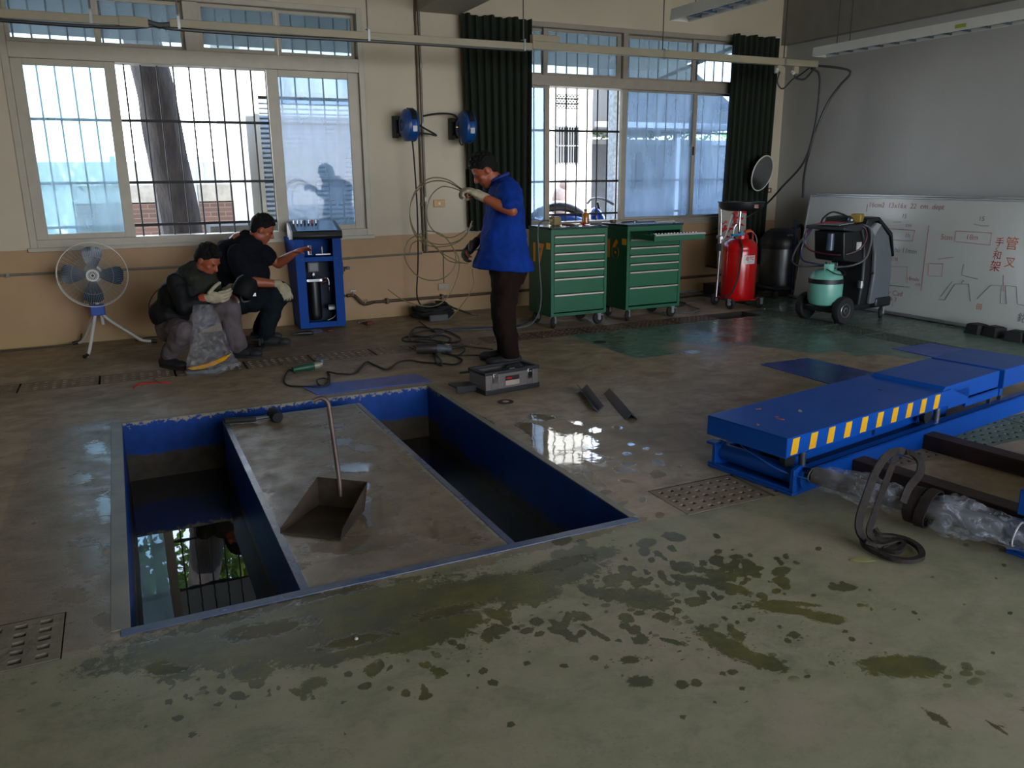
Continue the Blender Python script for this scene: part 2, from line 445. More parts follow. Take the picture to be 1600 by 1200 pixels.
grime = np.maximum(grime, 0.9 * field(XX, YY, [ell(760, 800, 50, 40, 40), ell(650, 740, 60, 20, 20), ell(620, 860, 130, 26, -8)]))
isl_d = ((XX > ISL[0] - .02) & (XX < ISL[1] + .02) & (YY > 2.66) & (YY < 5.0)).astype(float)
strip = isl_d * .75 + ((XX > -0.60) & (XX < -0.16) & (YY > 2.6) & (YY < 5.32)).astype(float) * 0.8                # patched wet slab left of the pit
edge = np.zeros_like(XX)
for (a, b, c, d) in ((-0.16, -0.115, 2.62, 5.26), (1.83, 1.875, 2.62, 5.26), (-0.16, 1.875, 5.20, 5.245), (-0.16, 1.875, 2.62, 2.665), (0.435, 0.475, 2.66, 4.98), (1.245, 1.285, 2.66, 4.98)):
    edge = np.maximum(edge, ((XX >= a - 1e-4) & (XX <= b + 1e-4) & (YY >= c) & (YY <= d)).astype(float))
seam = np.zeros_like(XX)
mirror = field(XX, YY, [ell(880, 705, 110, 70, 30), ell(1010, 740, 90, 60), ell(600, 800, 90, 60), ell(560, 850, 130, 40)])
for nm, arr in (('fine', fine), ('mirror', mirror), ('damp', damp), ('olive', olive), ('wet', wet), ('green', green), ('fresh', fg), ('grime', grime), ('strip', strip), ('edge', edge)):
    at = me.attributes.new(nm, 'FLOAT', 'POINT'); at.data.foreach_set('value', arr.ravel().astype(np.float32))
bmf = bmesh.new(); bmf.from_mesh(me)
bmesh.ops.delete(bmf, geom=[v for v in bmf.verts if not v.link_faces], context='VERTS'); bmf.to_mesh(me); bmf.free()

m, nt, b = new_mat('workshop_slab')
L = nt.links.new
def attr(n):
    a = nd(nt, 'Attribute'); a.attribute_name = n; return a.outputs['Fac']
def noise(scale, det=4.0, rough=0.6, vec=None, dist=0.0):
    n = nd(nt, 'TexNoise', i_Scale=float(scale), i_Detail=float(det), i_Roughness=float(rough), i_Distortion=float(dist))
    L(vec or tco, n.inputs['Vector']); return n.outputs['Fac']
def mth(op, a, b_=0.0, c=None, clamp=False):
    n = nd(nt, 'Math', operation=op); n.use_clamp = clamp
    for i, q in enumerate((a, b_, c)):
        if q is None: continue
        if isinstance(q, (int, float)): n.inputs[i].default_value = q
        else: L(q, n.inputs[i])
    return n.outputs[0]
def mixc(f, a, b_, mode='MIX'):
    n = nd(nt, 'Mix', data_type='RGBA', blend_type=mode)
    if isinstance(f, (int, float)): n.inputs[0].default_value = f
    else: L(f, n.inputs[0])
    for i, q in ((6, a), (7, b_)):
        if isinstance(q, tuple): n.inputs[i].default_value = q
        else: L(q, n.inputs[i])
    return n.outputs[2]
def thr(x, lo, hi):
    n = nd(nt, 'MapRange', interpolation_type='SMOOTHSTEP'); n.inputs['From Min'].default_value = lo; n.inputs['From Max'].default_value = hi
    L(x, n.inputs[0]); return n.outputs[0]
tco = nd(nt, 'TexCoord').outputs['Object']
mpx = nd(nt, 'Mapping'); mpx.inputs['Scale'].default_value = (1.0, 1.35, 1.0); L(tco, mpx.inputs[0]); stv = mpx.outputs[0]
nA, nB, nC = noise(1.3, 5), noise(5.5, 5, 0.65, stv), noise(28, 4, 0.7)
nF = noise(90, 3, 0.7)
tan_ = mixc(thr(nB, 0.30, 0.70), lin('a8947a'), lin('98856b'))
tan_ = mixc(mth('MULTIPLY', thr(noise(4.0, 6, 0.78, stv, 0.6), 0.42, 0.66), 0.75), tan_, lin('685844'))
tan_ = mixc(mth('MULTIPLY', thr(nA, 0.45, 0.7), 0.6), tan_, lin('85735c'))
gg = mixc(thr(nB, 0.30, 0.70), lin('8b856a'), lin('7d7a5e'))
gg = mixc(mth('MULTIPLY', thr(noise(4.5, 6, 0.75, stv, 0.5), 0.45, 0.68), 0.6), gg, lin('68684e'))
gg = mixc(mth('MULTIPLY', thr(noise(11, 5, 0.8, None, 0.8), 0.52, 0.75), 0.35), gg, lin('9a917e'))
gg = mixc(mth('MULTIPLY', thr(noise(2.4, 6, 0.7), 0.48, 0.64), 0.6), gg, lin('94836f'))
base = mixc(attr('fresh'), tan_, gg)
grn = mixc(thr(noise(6, 5, 0.7, stv), 0.35, 0.62), lin('4b6458'), lin('687c6e'))
base = mixc(thr(mth('ADD', attr('green'), mth('MULTIPLY', mth('SUBTRACT', nC, 0.5), 0.35)), 0.42, 0.6), base, grn)
base = mixc(mth('MULTIPLY', thr(mth('ADD', attr('grime'), mth('MULTIPLY', mth('SUBTRACT', nB, 0.5), 1.0)), 0.45, 0.9), 0.42), base, lin('5a4e40'))
base = mixc(mth('MULTIPLY', attr('strip'), 0.62), base, lin('4a443c'))
base = mixc(mth('MULTIPLY', attr('edge'), thr(nC, 0.35, 0.55)), base, lin('8f8b80'))
# fine mottling and specks
base = mixc(mth('MULTIPLY', thr(nC, 0.55, 0.75), 0.22), base, lin('4c4839'))
base = mixc(mth('MULTIPLY', thr(nF, 0.62, 0.75), 0.25), base, lin('3a372c'))
# trowel cracks, faint
vo = nd(nt, 'TexVoronoi', feature='DISTANCE_TO_EDGE', i_Scale=0.9); L(tco, vo.inputs['Vector'])
base = mixc(mth('MULTIPLY', mth('SUBTRACT', 1.0, thr(vo.outputs['Distance'], 0.0, 0.008)), 0.28), base, lin('87806f'))
# damp marks with ragged rims, and drips around them
dsum = mth('ADD', attr('damp'), mth('MULTIPLY', mth('SUBTRACT', noise(20, 6, 0.85, None, 0.9), 0.5), 1.05))
dmask = mth('MAXIMUM', thr(dsum, 0.50, 0.54), thr(mth('ADD', attr('fine'), mth('MULTIPLY', mth('SUBTRACT', noise(60, 4, 0.8), 0.5), 0.55)), 0.50, 0.56))
vd = nd(nt, 'TexVoronoi', i_Scale=17.0); L(stv, vd.inputs['Vector'])
sp = mth('MULTIPLY', mth('LESS_THAN', vd.outputs['Distance'], mth('MULTIPLY', thr(noise(2.2, 3), 0.40, 0.70), 0.40)), thr(attr('damp'), 0.0, 0.30))
vd2 = nd(nt, 'TexVoronoi', i_Scale=46.0); L(stv, vd2.inputs['Vector'])
sp2 = mth('MULTIPLY', mth('LESS_THAN', vd2.outputs['Distance'], mth('MULTIPLY', thr(noise(3.1, 4), 0.42, 0.72), 0.36)), mth('ADD', thr(attr('damp'), 0.0, 0.22), 0.25, None, True))
sp = mth('MAXIMUM', sp, sp2)
spl = mth('MULTIPLY', sp, attr('fresh'))
dm = mth('MAXIMUM', dmask, mth('MULTIPLY', spl, 0.8), None, True)
dcol = mixc(thr(attr('olive'), 0.05, 0.5), lin('45421f'), lin('545018'))
dcol = mixc(thr(nB, 0.35, 0.65), dcol, lin('3b3a20'))
base = mixc(mth('MULTIPLY', dm, 0.88), base, dcol)
wsum = mth('ADD', attr('wet'), mth('MULTIPLY', mth('SUBTRACT', noise(20, 6, 0.8, stv, 1.0), 0.5), mth('SUBTRACT', 1.7, mth('MULTIPLY', thr(attr('mirror'), 0.05, 0.3), 0.95))))
wmask = thr(wsum, 0.49, 0.60)
base = mixc(mth('MULTIPLY', wmask, 0.30), base, lin('3a352e'))
L(base, b.inputs['Base Color'])
rgh = mth('ADD', 0.52, mth('MULTIPLY', mth('SUBTRACT', nB, 0.5), 0.35))
rgh = mth('SUBTRACT', rgh, mth('MULTIPLY', attr('green'), 0.27))
rgh = mth('SUBTRACT', rgh, mth('MULTIPLY', dm, 0.16))
rgh = mth('SUBTRACT', rgh, mth('MULTIPLY', attr('strip'), mth('MULTIPLY', thr(noise(7, 6, 0.8), 0.35, 0.65), 0.30)))
rgh = mth('SUBTRACT', rgh, mth('MULTIPLY', wmask, 0.50), None, True)
L(mth('MAXIMUM', rgh, mth('SUBTRACT', 0.24, mth('MULTIPLY', thr(attr('mirror'), 0.05, 0.3), 0.205))), b.inputs['Roughness'])
b.inputs['Specular IOR Level'].default_value = 0.5
hgt = mth('MULTIPLY', mth('SUBTRACT', 1.0, wmask), mth('ADD', mth('MULTIPLY', nC, 0.6), mth('MULTIPLY', nF, 0.4)))
hgt = mth('ADD', hgt, mth('MULTIPLY', mth('MULTIPLY', wmask, noise(9, 2, 0.5)), 0.35))
bp = nd(nt, 'Bump', i_Strength=0.22, i_Distance=0.008); L(hgt, bp.inputs['Height']); L(bp.outputs[0], b.inputs['Normal'])
me.materials.append(m)
floor = bpy.data.objects.new('floor', me); COL.objects.link(floor); struct(floor, 'stained concrete workshop floor with damp footprints, wet patches and green painted area')

# ------------------------------------------------------------------ pit walls, bottoms, water
m, nt, b = new_mat('blue_pit_paint')
L = nt.links.new
tco = nd(nt, 'TexCoord').outputs['Object']
sx = nd(nt, 'SeparateXYZ'); L(tco, sx.inputs[0]); zz = sx.outputs['Z']
n1 = noise(4, 5, 0.7); n2 = noise(30, 4, 0.8)
blue = mixc(thr(n1, 0.35, 0.7), lin('063a84'), lin('062c66'))
low = thr(mth('ADD', mth('MULTIPLY', zz, -1.0), mth('MULTIPLY', mth('SUBTRACT', n1, 0.5), 0.12)), 0.195, 0.225)
sy = sx.outputs['Y']
far = mth('GREATER_THAN', sy, 4.95)
low = mth('MULTIPLY', low, mth('MAXIMUM', far, thr(mth('ADD', mth('MULTIPLY', zz, -1.0), mth('MULTIPLY', mth('SUBTRACT', n1, 0.5), 0.25)), 0.27, 0.33)))
col = mixc(low, blue, mixc(thr(n1, 0.3, 0.7), lin('4d4232'), lin('2e2820')))
chip = thr(mth('ADD', mth('MULTIPLY', zz, 5.0), mth('MULTIPLY', n2, 0.9)), 0.36, 0.42)
col = mixc(mth('MULTIPLY', chip, mth('ADD', mth('MULTIPLY', far, 0.9), 0.1)), col, lin('8d8670'))
col = mixc(thr(n2, 0.73, 0.76), col, lin('66696c'))
L(col, b.inputs['Base Color']); b.inputs['Roughness'].default_value = 0.42; b.inputs['Specular IOR Level'].default_value = 0.22
M_PIT = m
M_MUD = mat('pit_mud', '3c352a', 0.6, var=0.4, scale=3, bump=0.3)
PB = -0.46
w = MB()
x0, x1, y0, y1 = PIT; ix0, ix1, _, iy1 = ISL
w.box(x0 - 0.05, x0, y0 - 0.05, y1 + 0.05, PB, -0.001); w.box(x1, x1 + 0.05, y0 - 0.05, y1 + 0.05, PB, -0.001)
w.box(x0, x1, y1, y1 + 0.05, PB, -0.001); w.box(x0, ix0, y0 - 0.05, y0, PB, -0.001); w.box(ix1, x1, y0 - 0.05, y0, PB, -0.001)
w.box(ix0, ix1, iy1 - 0.04, iy1, PB, -0.001); w.box(ix0, ix0 + 0.04, y0 - 0.05, iy1 - 0.04, PB, -0.001); w.box(ix1 - 0.04, ix1, y0 - 0.05, iy1 - 0.04, PB, -0.001)
w.build('pit_wall', M_PIT, floor, smooth=False)['label'] = 'blue painted steel wall lining the U-shaped lift pit'
MB().box(x0 - 0.05, x1 + 0.05, y0 - 0.05, y1 + 0.05, PB - 0.05, PB).build('pit_bottom', M_MUD, floor)
m, nt, b = new_mat('pit_water_film')
L = nt.links.new; tco = nd(nt, 'TexCoord').outputs['Object']
mp = nd(nt, 'Mapping'); L(tco, mp.inputs[0])
L(mixc(thr(noise(2.5, 5, 0.7), 0.4, 0.65), lin('1d1a14'), lin('2c261d')), b.inputs['Base Color'])
b.inputs['IOR'].default_value = 1.33; b.inputs['Specular IOR Level'].default_value = 0.75
rr_ = mth('ADD', mth('MULTIPLY', thr(nd_x := nd(nt, 'SeparateXYZ').outputs['X'], 1.0, 1.4), 0.14), 0.012)
L(tco, nd_x.node.inputs[0]); L(rr_, b.inputs['Roughness'])
bp = nd(nt, 'Bump', i_Strength=0.05, i_Distance=0.004); L(noise(6, 2), bp.inputs['Height']); L(bp.outputs[0], b.inputs['Normal'])
M_WATER = m
wz = -0.37
wtr = MB(); 
wtr.prism([(x0, y0), (ix0, y0), (ix0, iy1), (ix1, iy1), (ix1, y0), (x1, y0), (x1, y1), (x0, y1)], wz - 0.03, wz)
o = wtr.build('pit_water', M_WATER, floor, smooth=False); o['label'] = 'murky brown water standing in the lift pit'; o['kind'] = 'stuff'

# rim angle irons of the pit
rim = MB()
for a in ((x0 - 0.06, x0, y0, y1 + 0.04), (x1, x1 + 0.035, y0, y1 + 0.035), (x0, x1, y1, y1 + 0.03)):
    rim.box(*a, 0.0, 0.004)
rim.build('pit_rim', mat('worn_concrete_rim', '827c6c', 0.5, col2='68635a', scale=6), floor, bevel=0.002)
MB().box(x0 - .03, x1 + .02, y0 - 0.045, y0, 0, .004).build('pit_rim', mat('worn_blue_grey_rim', '5d6674', 0.25, 0.0, col2='33456c', scale=5, rvar=0.12), floor, bevel=0.002)
r2 = MB(); r2.box(ix0, ix0 + 0.03, y0, iy1, 0, 0.003); r2.box(ix1 - 0.03, ix1, y0, iy1, 0, 0.003); r2.box(ix0 + 0.03, ix1 - 0.03, iy1 - 0.025, iy1, 0, 0.003)
r2.build('island_rim', MATS['worn_blue_grey_rim'], floor, bevel=0.001)

# drain channels under the covers
ch = MB()
for c in (CH1, CH2, CH3, CH4):
    ch.box(c[0] - .01, c[1] + .01, c[2] - .01, c[3] + .01, -0.22, -0.20)
    ch.box(c[0] - .02, c[0], c[2], c[3], -0.2, -0.001); ch.box(c[1], c[1] + .02, c[2], c[3], -0.2, -0.001)
    ch.box(c[0], c[1], c[2] - .02, c[2], -0.2, -0.001); ch.box(c[0], c[1], c[3], c[3] + .02, -0.2, -0.001)
ch.build('drain_channel', mat('channel_dirt', '2a251e', 0.9), floor, smooth=False)

def cover_mesh(L_, W_, nx_, ny_, stagger=False, hole=0.5):
    mb = MB(); t = 0.035
    px, py = L_ / (nx_ + 0.4), W_ / (ny_ + 0.4)
    gx = [-L_ / 2]; 
    for i in range(nx_):
        c = -L_ / 2 + px * (i + 0.7); gx += [c - px * hole / 2, c + px * hole / 2]
    gx.append(L_ / 2); gy = [-W_ / 2]
    for i in range(ny_):
        c = -W_ / 2 + py * (i + 0.7); gy += [c - py * hole / 2, c + py * hole / 2]
    gy.append(W_ / 2)
    hol = lambda i, j: 0 <= i < len(gx) - 1 and i % 2 == 1 and j % 2 == 1 and (not stagger or ((i // 2 + j // 2) % 2 == 0))
    solid = lambda i, j: 0 <= i < len(gx) - 1 and 0 <= j < len(gy) - 1 and not hol(i, j)
    for i in range(len(gx) - 1):
        for j in range(len(gy) - 1):
            if not solid(i, j): continue
            a, c, d, e = gx[i], gx[i + 1], gy[j], gy[j + 1]
            mb.add([(a, d, 0), (c, d, 0), (c, e, 0), (a, e, 0)], [(0, 1, 2, 3)])
            for (di, dj, p, q) in ((-1, 0, (a, e), (a, d)), (1, 0, (c, d), (c, e)), (0, -1, (a, d), (c, d)), (0, 1, (c, e), (a, e))):
                if not solid(i + di, j + dj):
                    mb.add([(p[0], p[1], 0), (q[0], q[1], 0), (q[0], q[1], -t), (p[0], p[1], -t)], [(3, 2, 1, 0)])
    return mb
M_CAST = mat('drain_cover_concrete', '857660', 0.7, col2='6a5b48', scale=6, bump=0.35, bscale=45)
M_CASTD = mat('drain_cover_old', '6b4a36', 0.7, col2='4a4034', scale=6, bump=0.35, bscale=45)
M_CASTG = mat('drain_cover_green', '6c7a66', 0.65, col2='56614f', scale=6, bump=0.3, bscale=45)
def covers(me_, spots, rz, labels, group):
    for k, (x, y) in enumerate(spots):
        o = bpy.data.objects.new('drain_cover', me_); COL.objects.link(o)
        o.location = (x, y, 0.0); o.rotation_euler = (rng.uniform(-.004, .004), rng.uniform(-.006, .006), rz + rng.uniform(-.006, .006))
        tag(o, labels[k], 'drain cover', group)
c1 = cover_mesh(0.47, 0.295, 8, 5, False, 0.42).mesh('drain_cover', M_CAST, False, False)
c1b = cover_mesh(0.54, 0.30, 7, 5, False, 0.36).mesh('drain_cover', mat('drain_cover_muddy', '84705a', 0.6, col2='5a4a3a', scale=8, bump=0.6, bscale=30), False, False)
c1c = cover_mesh(0.58, 0.30, 8, 5, False, 0.4).mesh('drain_cover', M_CASTG, False, False)
c1b = cover_mesh(0.54, 0.30, 7, 5, False, 0.5).mesh('drain_cover', mat('drain_cover_olive', '7d745e', 0.65, col2='625a48', scale=8, bump=0.6, bscale=30), False, False)
covers(c1b, [(-0.585, 2.725), (-1.13, 2.725)], 0, ['holed concrete drain cover at the left edge of the photo near the pit corner', 'holed concrete drain cover beyond the left edge of the view'], 'drain covers in the near channel')
covers(c1, [(2.31, 2.725), (2.80, 2.725)], 0, ['broken tan drain cover with holes between the pit corner and the blue lift', 'drain cover hidden under the left end of the blue lift'], 'drain covers in the near channel')
covers(c1, [(3.29, 2.725), (3.77, 2.725)], 0, ['tan drain cover with holes half under the lift beside the rusty steel bars', 'tan drain cover with holes between the two rusty steel bars'], 'drain covers in the near channel')
covers(c1c, [(4.31, 2.725), (4.90, 2.725)], 0, ['greenish drain cover with holes beyond the rear rusty bar', 'greenish drain cover with holes at the right edge of the photo'], 'drain covers in the near channel')
c3 = cover_mesh(0.50, 0.295, 8, 4, False, 0.45).mesh('drain_cover', M_CAST, False, False)
c3d = cover_mesh(0.50, 0.295, 9, 4, False, 0.5).mesh('drain_cover', M_CASTD, False, False)
sp_ = [(-1.54 + 0.515 * k, 6.49) for k in range(15)]
covers(c3, sp_[:9], 0, ['worn tan drain cover, %s from the left in the row along the window wall' % w for w in ('first', 'second', 'third', 'fourth', 'fifth', 'sixth', 'seventh', 'eighth', 'ninth')], 'tan covers of the channel along the window wall')
covers(c3d, sp_[9:14], 0, ['rust brown drain cover, %s' % w for w in ('first, before cabinet 17', 'second, between the two cabinets', 'third, before cabinet 6', 'fourth, left of the oil drainer', 'last of its row, before the oil drainer')], 'brown covers of the channel along the window wall')
c4 = cover_mesh(0.50, 0.29, 8, 4, False, 0.42).mesh('drain_cover', mat('drain_cover_dark_green', '4a5a4c', 0.6, col2='38463c', scale=6), False, False)
covers(c4, [(6.09, 6.37 - 0.52 * k) for k in range(5)], pi / 2, ['dark green drain cover of the side channel, %s' % w for w in ('farthest one, beside the oil drainer', 'second from the far end', 'middle one, before the recharge machine', 'fourth from the far end', 'nearest one, beside the pale blue plate')], 'green covers of the side channel')

# steel cover plates lying flush over pits
def floor_plate(name, label, poly, z, m_, group=None):
    mb = MB(); mb.prism(poly, 0.0005, z)
    return tag(mb.build(name, m_, None, bevel=0.001), label, 'steel plate', group)
floor_plate('cover_plate', 'flat blue steel plate on the floor behind the pit with a cable crossing it', [(1.08, 5.305), (1.90, 5.305), (1.875, 5.57), (1.03, 5.585)], 0.006, M_BLUE2)
floor_plate('cover_plate', 'dark blue steel plate flush in the floor left of the lift', [(4.33, 4.615), (4.33, 3.72), (4.90, 3.72), (4.81, 4.615)], 0.005, mat('dark_blue_plate', '1a3f93', 0.3, col2='16327a', scale=6, rvar=0.12))
floor_plate('cover_plate', 'pale blue steel plate flush in the floor nearest the whiteboard', [(5.70, 4.555), (5.70, 3.55), (6.22, 3.55), (6.17, 4.545)], 0.005, M_BLUE2)
# ------------------------------------------------------------------ room shell
m, nt, b = new_mat('wall_paint')
L = nt.links.new
tco = nd(nt, 'TexCoord').outputs['Object']
sx = nd(nt, 'SeparateXYZ'); L(tco, sx.inputs[0]); zz = sx.outputs['Z']
n1 = noise(1.2, 5, 0.6); n2 = noise(35, 4, 0.7)
up = mixc(thr(n1, 0.35, 0.7), lin('c8bca6'), lin('bfb39d'))
dn = mixc(thr(n1, 0.35, 0.7), lin('b5936c'), lin('a98862'))
dn = mixc(thr(mth('ADD', mth('MULTIPLY', zz, -3.0), mth('MULTIPLY', n1, 0.8)), 0.0, 0.5), dn, lin('a8905f'))
col = mixc(mth('LESS_THAN', mth('ADD', zz, mth('MULTIPLY', mth('SUBTRACT', n2, 0.5), 0.006)), 0.845), up, dn)
col = mixc(thr(n2, 0.78, 0.80), col, lin('6b6356'))
L(col, b.inputs['Base Color']); b.inputs['Roughness'].default_value = 0.6
bp = nd(nt, 'Bump', i_Strength=0.06, i_Distance=0.004); L(n2, bp.inputs['Height']); L(bp.outputs[0], b.inputs['Normal'])
M_WALL = m
M_WALLR = mat('grey_white_wall_paint', 'b2b3b1', 0.42, var=0.08, scale=1.5, bump=0.05, bscale=40)
M_CEIL = mat('ceiling_paint', 'a8a59c', 0.7, var=0.08, scale=2)
W1 = (-0.70, 2.33, 0.84, 2.98); W2 = (3.385, 7.30, 0.855, 3.0)
Yo = 8.36
wbk = MB(); wbk.box(-4.2, W1[0], D, Yo, 0, 3.6); wbk.box(W1[1], W2[0], D, Yo, 0, 3.6); wbk.box(W2[1], 7.9, D, Yo, 0, 3.6)
wbk.box(W1[0], W1[1], D, Yo, 0, W1[2]); wbk.box(W1[0], W1[1], D, Yo, W1[3], 3.6); wbk.box(W2[0], W2[1], D, Yo, 0, W2[2]); wbk.box(W2[0], W2[1], D, Yo, W2[3], 3.6)
struct(wbk.build('wall_back', M_WALL, None, smooth=False), 'window wall, off-white above a tan painted dado')
struct(MB().box(7.70, 7.9, -3.8, D, 0, 3.6).build('wall_right', M_WALLR, None, smooth=False), 'bare grey-white wall behind the whiteboard')
struct(MB().box(-4.2, -4.0, -3.8, D, 0, 3.6).build('wall_left', M_WALL, None, smooth=False))
wf = MB(); wf.box(-4.0, 0.5, -3.8, -3.6, 0, 3.6); wf.box(7.3, 7.70, -3.8, -3.6, 0, 3.6); wf.box(0.5, 7.3, -3.8, -3.6, 3.1, 3.6)
struct(wf.build('wall_front', M_WALL, None, smooth=False))
ce = MB(); ce.box(-4.2, 7.9, -3.8, Yo, 3.6, 3.8)
struct(ce.build('ceiling', M_CEIL, None, smooth=False))
struct(MB().box(2.885, 3.34, -3.6, D, 3.0, 3.6).build('trim_1', M_CEIL, None, smooth=False), 'concrete ceiling beam between the two windows')
struct(MB().box(7.60, 7.70, -3.6, D, 2.95, 3.6).build('trim_2', mat('beam_paint', '8d8a80', 0.7), None, smooth=False), 'concrete beam along the top of the right wall')

# pipes on the window wall
def pipe(name, label, pts, r, m_, cat='pipe', clips=(), smooth=0):
    mb = MB().tube(pts, r, 8, smooth=smooth)
    for c in clips: mb.box(c[0] - .012, c[0] + .012, c[1] - r * 1.6, D - 0.001, c[2] - r * 1.7, c[2] + r * 1.7)
    return tag(mb.build(name, m_), label, cat)
M_COND = mat('grey_painted_pipe', '8b8478', 0.4, 0.3, var=0.2, scale=20)
M_BRN = mat('brown_painted_pipe', '5c4a38', 0.5, 0.2, var=0.3, scale=20)
yp = D - 0.018
pipe('conduit', 'thin grey horizontal conduit on the tan dado left of the blue machine', [(-1.8, yp, 0.645), (1.9, yp, 0.632), (2.85, yp, 0.65)], 0.011, M_COND, 'pipe', [(0.6, yp, .64), (-.9, yp, .64)])
pipe('conduit', 'thin brown horizontal conduit right of the vertical pipes', [(2.87, yp, 0.66), (4.4, yp, 0.65)], 0.010, M_BRN, 'pipe', [(3.4, yp, .655)])
pipe('conduit', 'pale vertical conduit from ceiling to dado, right one of the pair', [(2.905, yp, 3.6), (2.905, yp, 0.66)], 0.013, M_COND, 'pipe', [(2.905, yp, 1.93), (2.905, yp, 1.2), (2.905, yp, 2.5)])
pipe('conduit', 'darker vertical conduit from ceiling to dado, left one of the pair', [(2.868, yp, 3.6), (2.868, yp, 0.67)], 0.010, M_BRN, 'pipe', [(2.868, yp, 1.90), (2.868, yp, 1.15)])
pipe('air_pipe', 'brown air pipe low on the wall from floor cables to the tool cabinets', [(2.30, yp - .02, 0.175), (3.4, yp - .02, 0.175), (7.3, yp - .02, 0.19)], 0.016, M_BRN, 'pipe', [(2.44, yp - .02, .175), (3.05, yp - .02, .175)])
pipe('air_pipe', 'brown air pipe low on the wall left of the blue machine', [(1.0, yp - .02, 0.245), (2.0, yp - .02, 0.262)], 0.014, M_BRN, 'pipe', [(1.4, yp - .02, .255)])
vb = thing('elbow_valve', 'dark elbow pipe with brass valve lever near the blue machine', 'valve', (2.02, yp - .03, 0.262))
MB().tube([(0, 0, 0), (0.06, 0, 0), (0.09, 0, -0.02), (0.15, 0, -0.085), (0.19, 0, -0.10), (0.27, 0, -0.085)], 0.017, 8, smooth=4).build('elbow', M_BRN, vb)
MB().cyl((0.055, -.02, 0.0), (0.055, -.02, 0.05), 0.006).box(0.03, .085, -.026, -.016, .045, .055).build('lever', M_STEEL, vb)
MB().cyl((0.17, -.02, -.09), (0.2, -.02, -.05), 0.006).build('bleed_tap', M_STEEL, vb)
def outlet(label, x, z, w_, h_, m_, sl):
    t = thing('socket_plate', label, 'wall socket', (x, D, z))
    MB().box(-w_ / 2, w_ / 2, -0.012, -0.0005, -h_ / 2, h_ / 2).build('plate', m_, t, bevel=0.003)
    for dx in sl: MB().box(dx - .012, dx + .012, -0.016, -0.0125, -.014, .014).build('switch', M_WHITE if len(sl) == 1 else M_FRAME2, t)
M_BRASSP = mat('brown_switch_plate', '8a6b3d', 0.4, 0.4)
outlet('brown wall switch plate above the dado beside the standing man', 3.063, 1.154, 0.125, 0.075, M_BRASSP, (0,))
outlet('pale double socket low on the tan dado', 3.085, 0.278, 0.125, 0.075, mat('beige_plastic', 'a69480', 0.5), (-.03, .03))
outlet('small brown switch plate below the round mirror', 7.56, 1.22, 0.085, 0.06, M_BRASSP, (0,))
outlet('beige socket behind the left hose reel', 2.79, 1.86, 0.085, 0.10, mat('beige_plastic', 'a69480', 0.5), (0,))
tag(MB().tube([(3.09, D - .008, 0.65), (3.09, D - .008, 0.32)], 0.004, 6).build('wire', M_BRN), 'thin wire dropping from the conduit to the low socket', 'wire')

# ------------------------------------------------------------------ windows
G_CYAN = glass_mat('dusty_pane_cyan', (0.72, 0.92, 1.0), 0.36, (0.75, 0.9, 1.0), streak=0.5)
G_BLUE = glass_mat('dusty_pane_blue', (0.56, 0.68, 0.82), 0.27, (0.70, 0.84, 1.0), streak=0.5)
G_TOP = glass_mat('dusty_pane_top', (0.62, 0.72, 0.78), 0.22, (0.55, 0.65, 0.72), streak=0.5)
def frame_rect(mb, x0, x1, z0, z1, w, ya, yb, wt=None, wb_=None):
    wt = w if wt is None else wt; wb_ = w if wb_ is None else wb_
    mb.box(x0, x0 + w, ya, yb, z0, z1); mb.box(x1 - w, x1, ya, yb, z0, z1)
    mb.box(x0 + w, x1 - w, ya, yb, z1 - wt, z1); mb.box(x0 + w, x1 - w, ya, yb, z0, z0 + wb_)
    return mb
def sash(win, x0, x1, z0, z1, w, y, glass, wt=None, wb_=None, m_=None, handle=None):
    s = frame_rect(MB(), x0, x1, z0, z1, w, y, y + 0.03, wt, wb_).build('sash', m_ or M_FRAME, win, bevel=0.003)
    MB().box(x0 + w - .004, x1 - w + .004, y + .012, y + .017, z0 + (wb_ or w) - .004, z1 - (wt or w) + .004).build('pane', glass, s)
    if handle: MB().box(handle[0] - .009, handle[0] + .009, y - .014, y, handle[1] - .05, handle[1] + .05).build('latch', M_DARK, s)
    return s
def grille(win, x0, x1, zs, zt, zb, step, y, r=0.006, start=None):
    g = MB()
    for z in zs: g.box(x0, x1, y - .006, y + .010, z - .012, z + .012)
    go = g.build('security_grille', M_IRON, win)
    barm = MB().cyl((0, 0, zb), (0, 0, zt), r, n=6).mesh('bar', M_IRON)
    x = x0 + (start or step / 2)
    while x < x1:
        o = bpy.data.objects.new('bar', barm); COL.objects.link(o); o.parent = go; o.location = (x, y, 0); x += step
win1 = bpy.data.objects.new('window_1', None); COL.objects.link(win1); struct(win1, 'left window with cream frame, one sash slid open to a tree trunk')
f = MB(); ya, yb = D - 0.012, D + 0.20
frame_rect(f, -0.70, 2.33, 0.84, 2.985, 0.055, ya, yb, 0.05, 0.085)
f.box(-0.645, 2.275, ya, yb, 2.405, 2.53)
f.box(0.728, 0.856, ya + .02, yb, 2.53, 2.935)
f.build('window_frame', M_FRAME, win1, bevel=0.004)
sash(win1, -0.645, 0.139, 0.915, 2.41, 0.088, D + 0.03, G_CYAN, 0.055, 0.055, handle=(-0.66, 1.75))
sash(win1, 1.405, 2.275, 0.915, 2.41, 0.105, D + 0.03, G_BLUE, 0.065, 0.055, handle=(2.29, 1.70))
for a, c in ((-0.645, 0.04), (0.03, 0.73), (0.855, 1.535), (1.545, 2.275)):
    sash(win1, a, c, 2.53, 2.935, 0.03, D + (0.05 if a < 0 or 0.8 < a < 1 else 0.09), G_TOP, 0.03, 0.04)
grille(win1, -0.69, 2.32, (1.02, 1.40, 1.935, 2.47), 2.97, 0.86, 0.1345, 8.27, 0.008, 0.09)
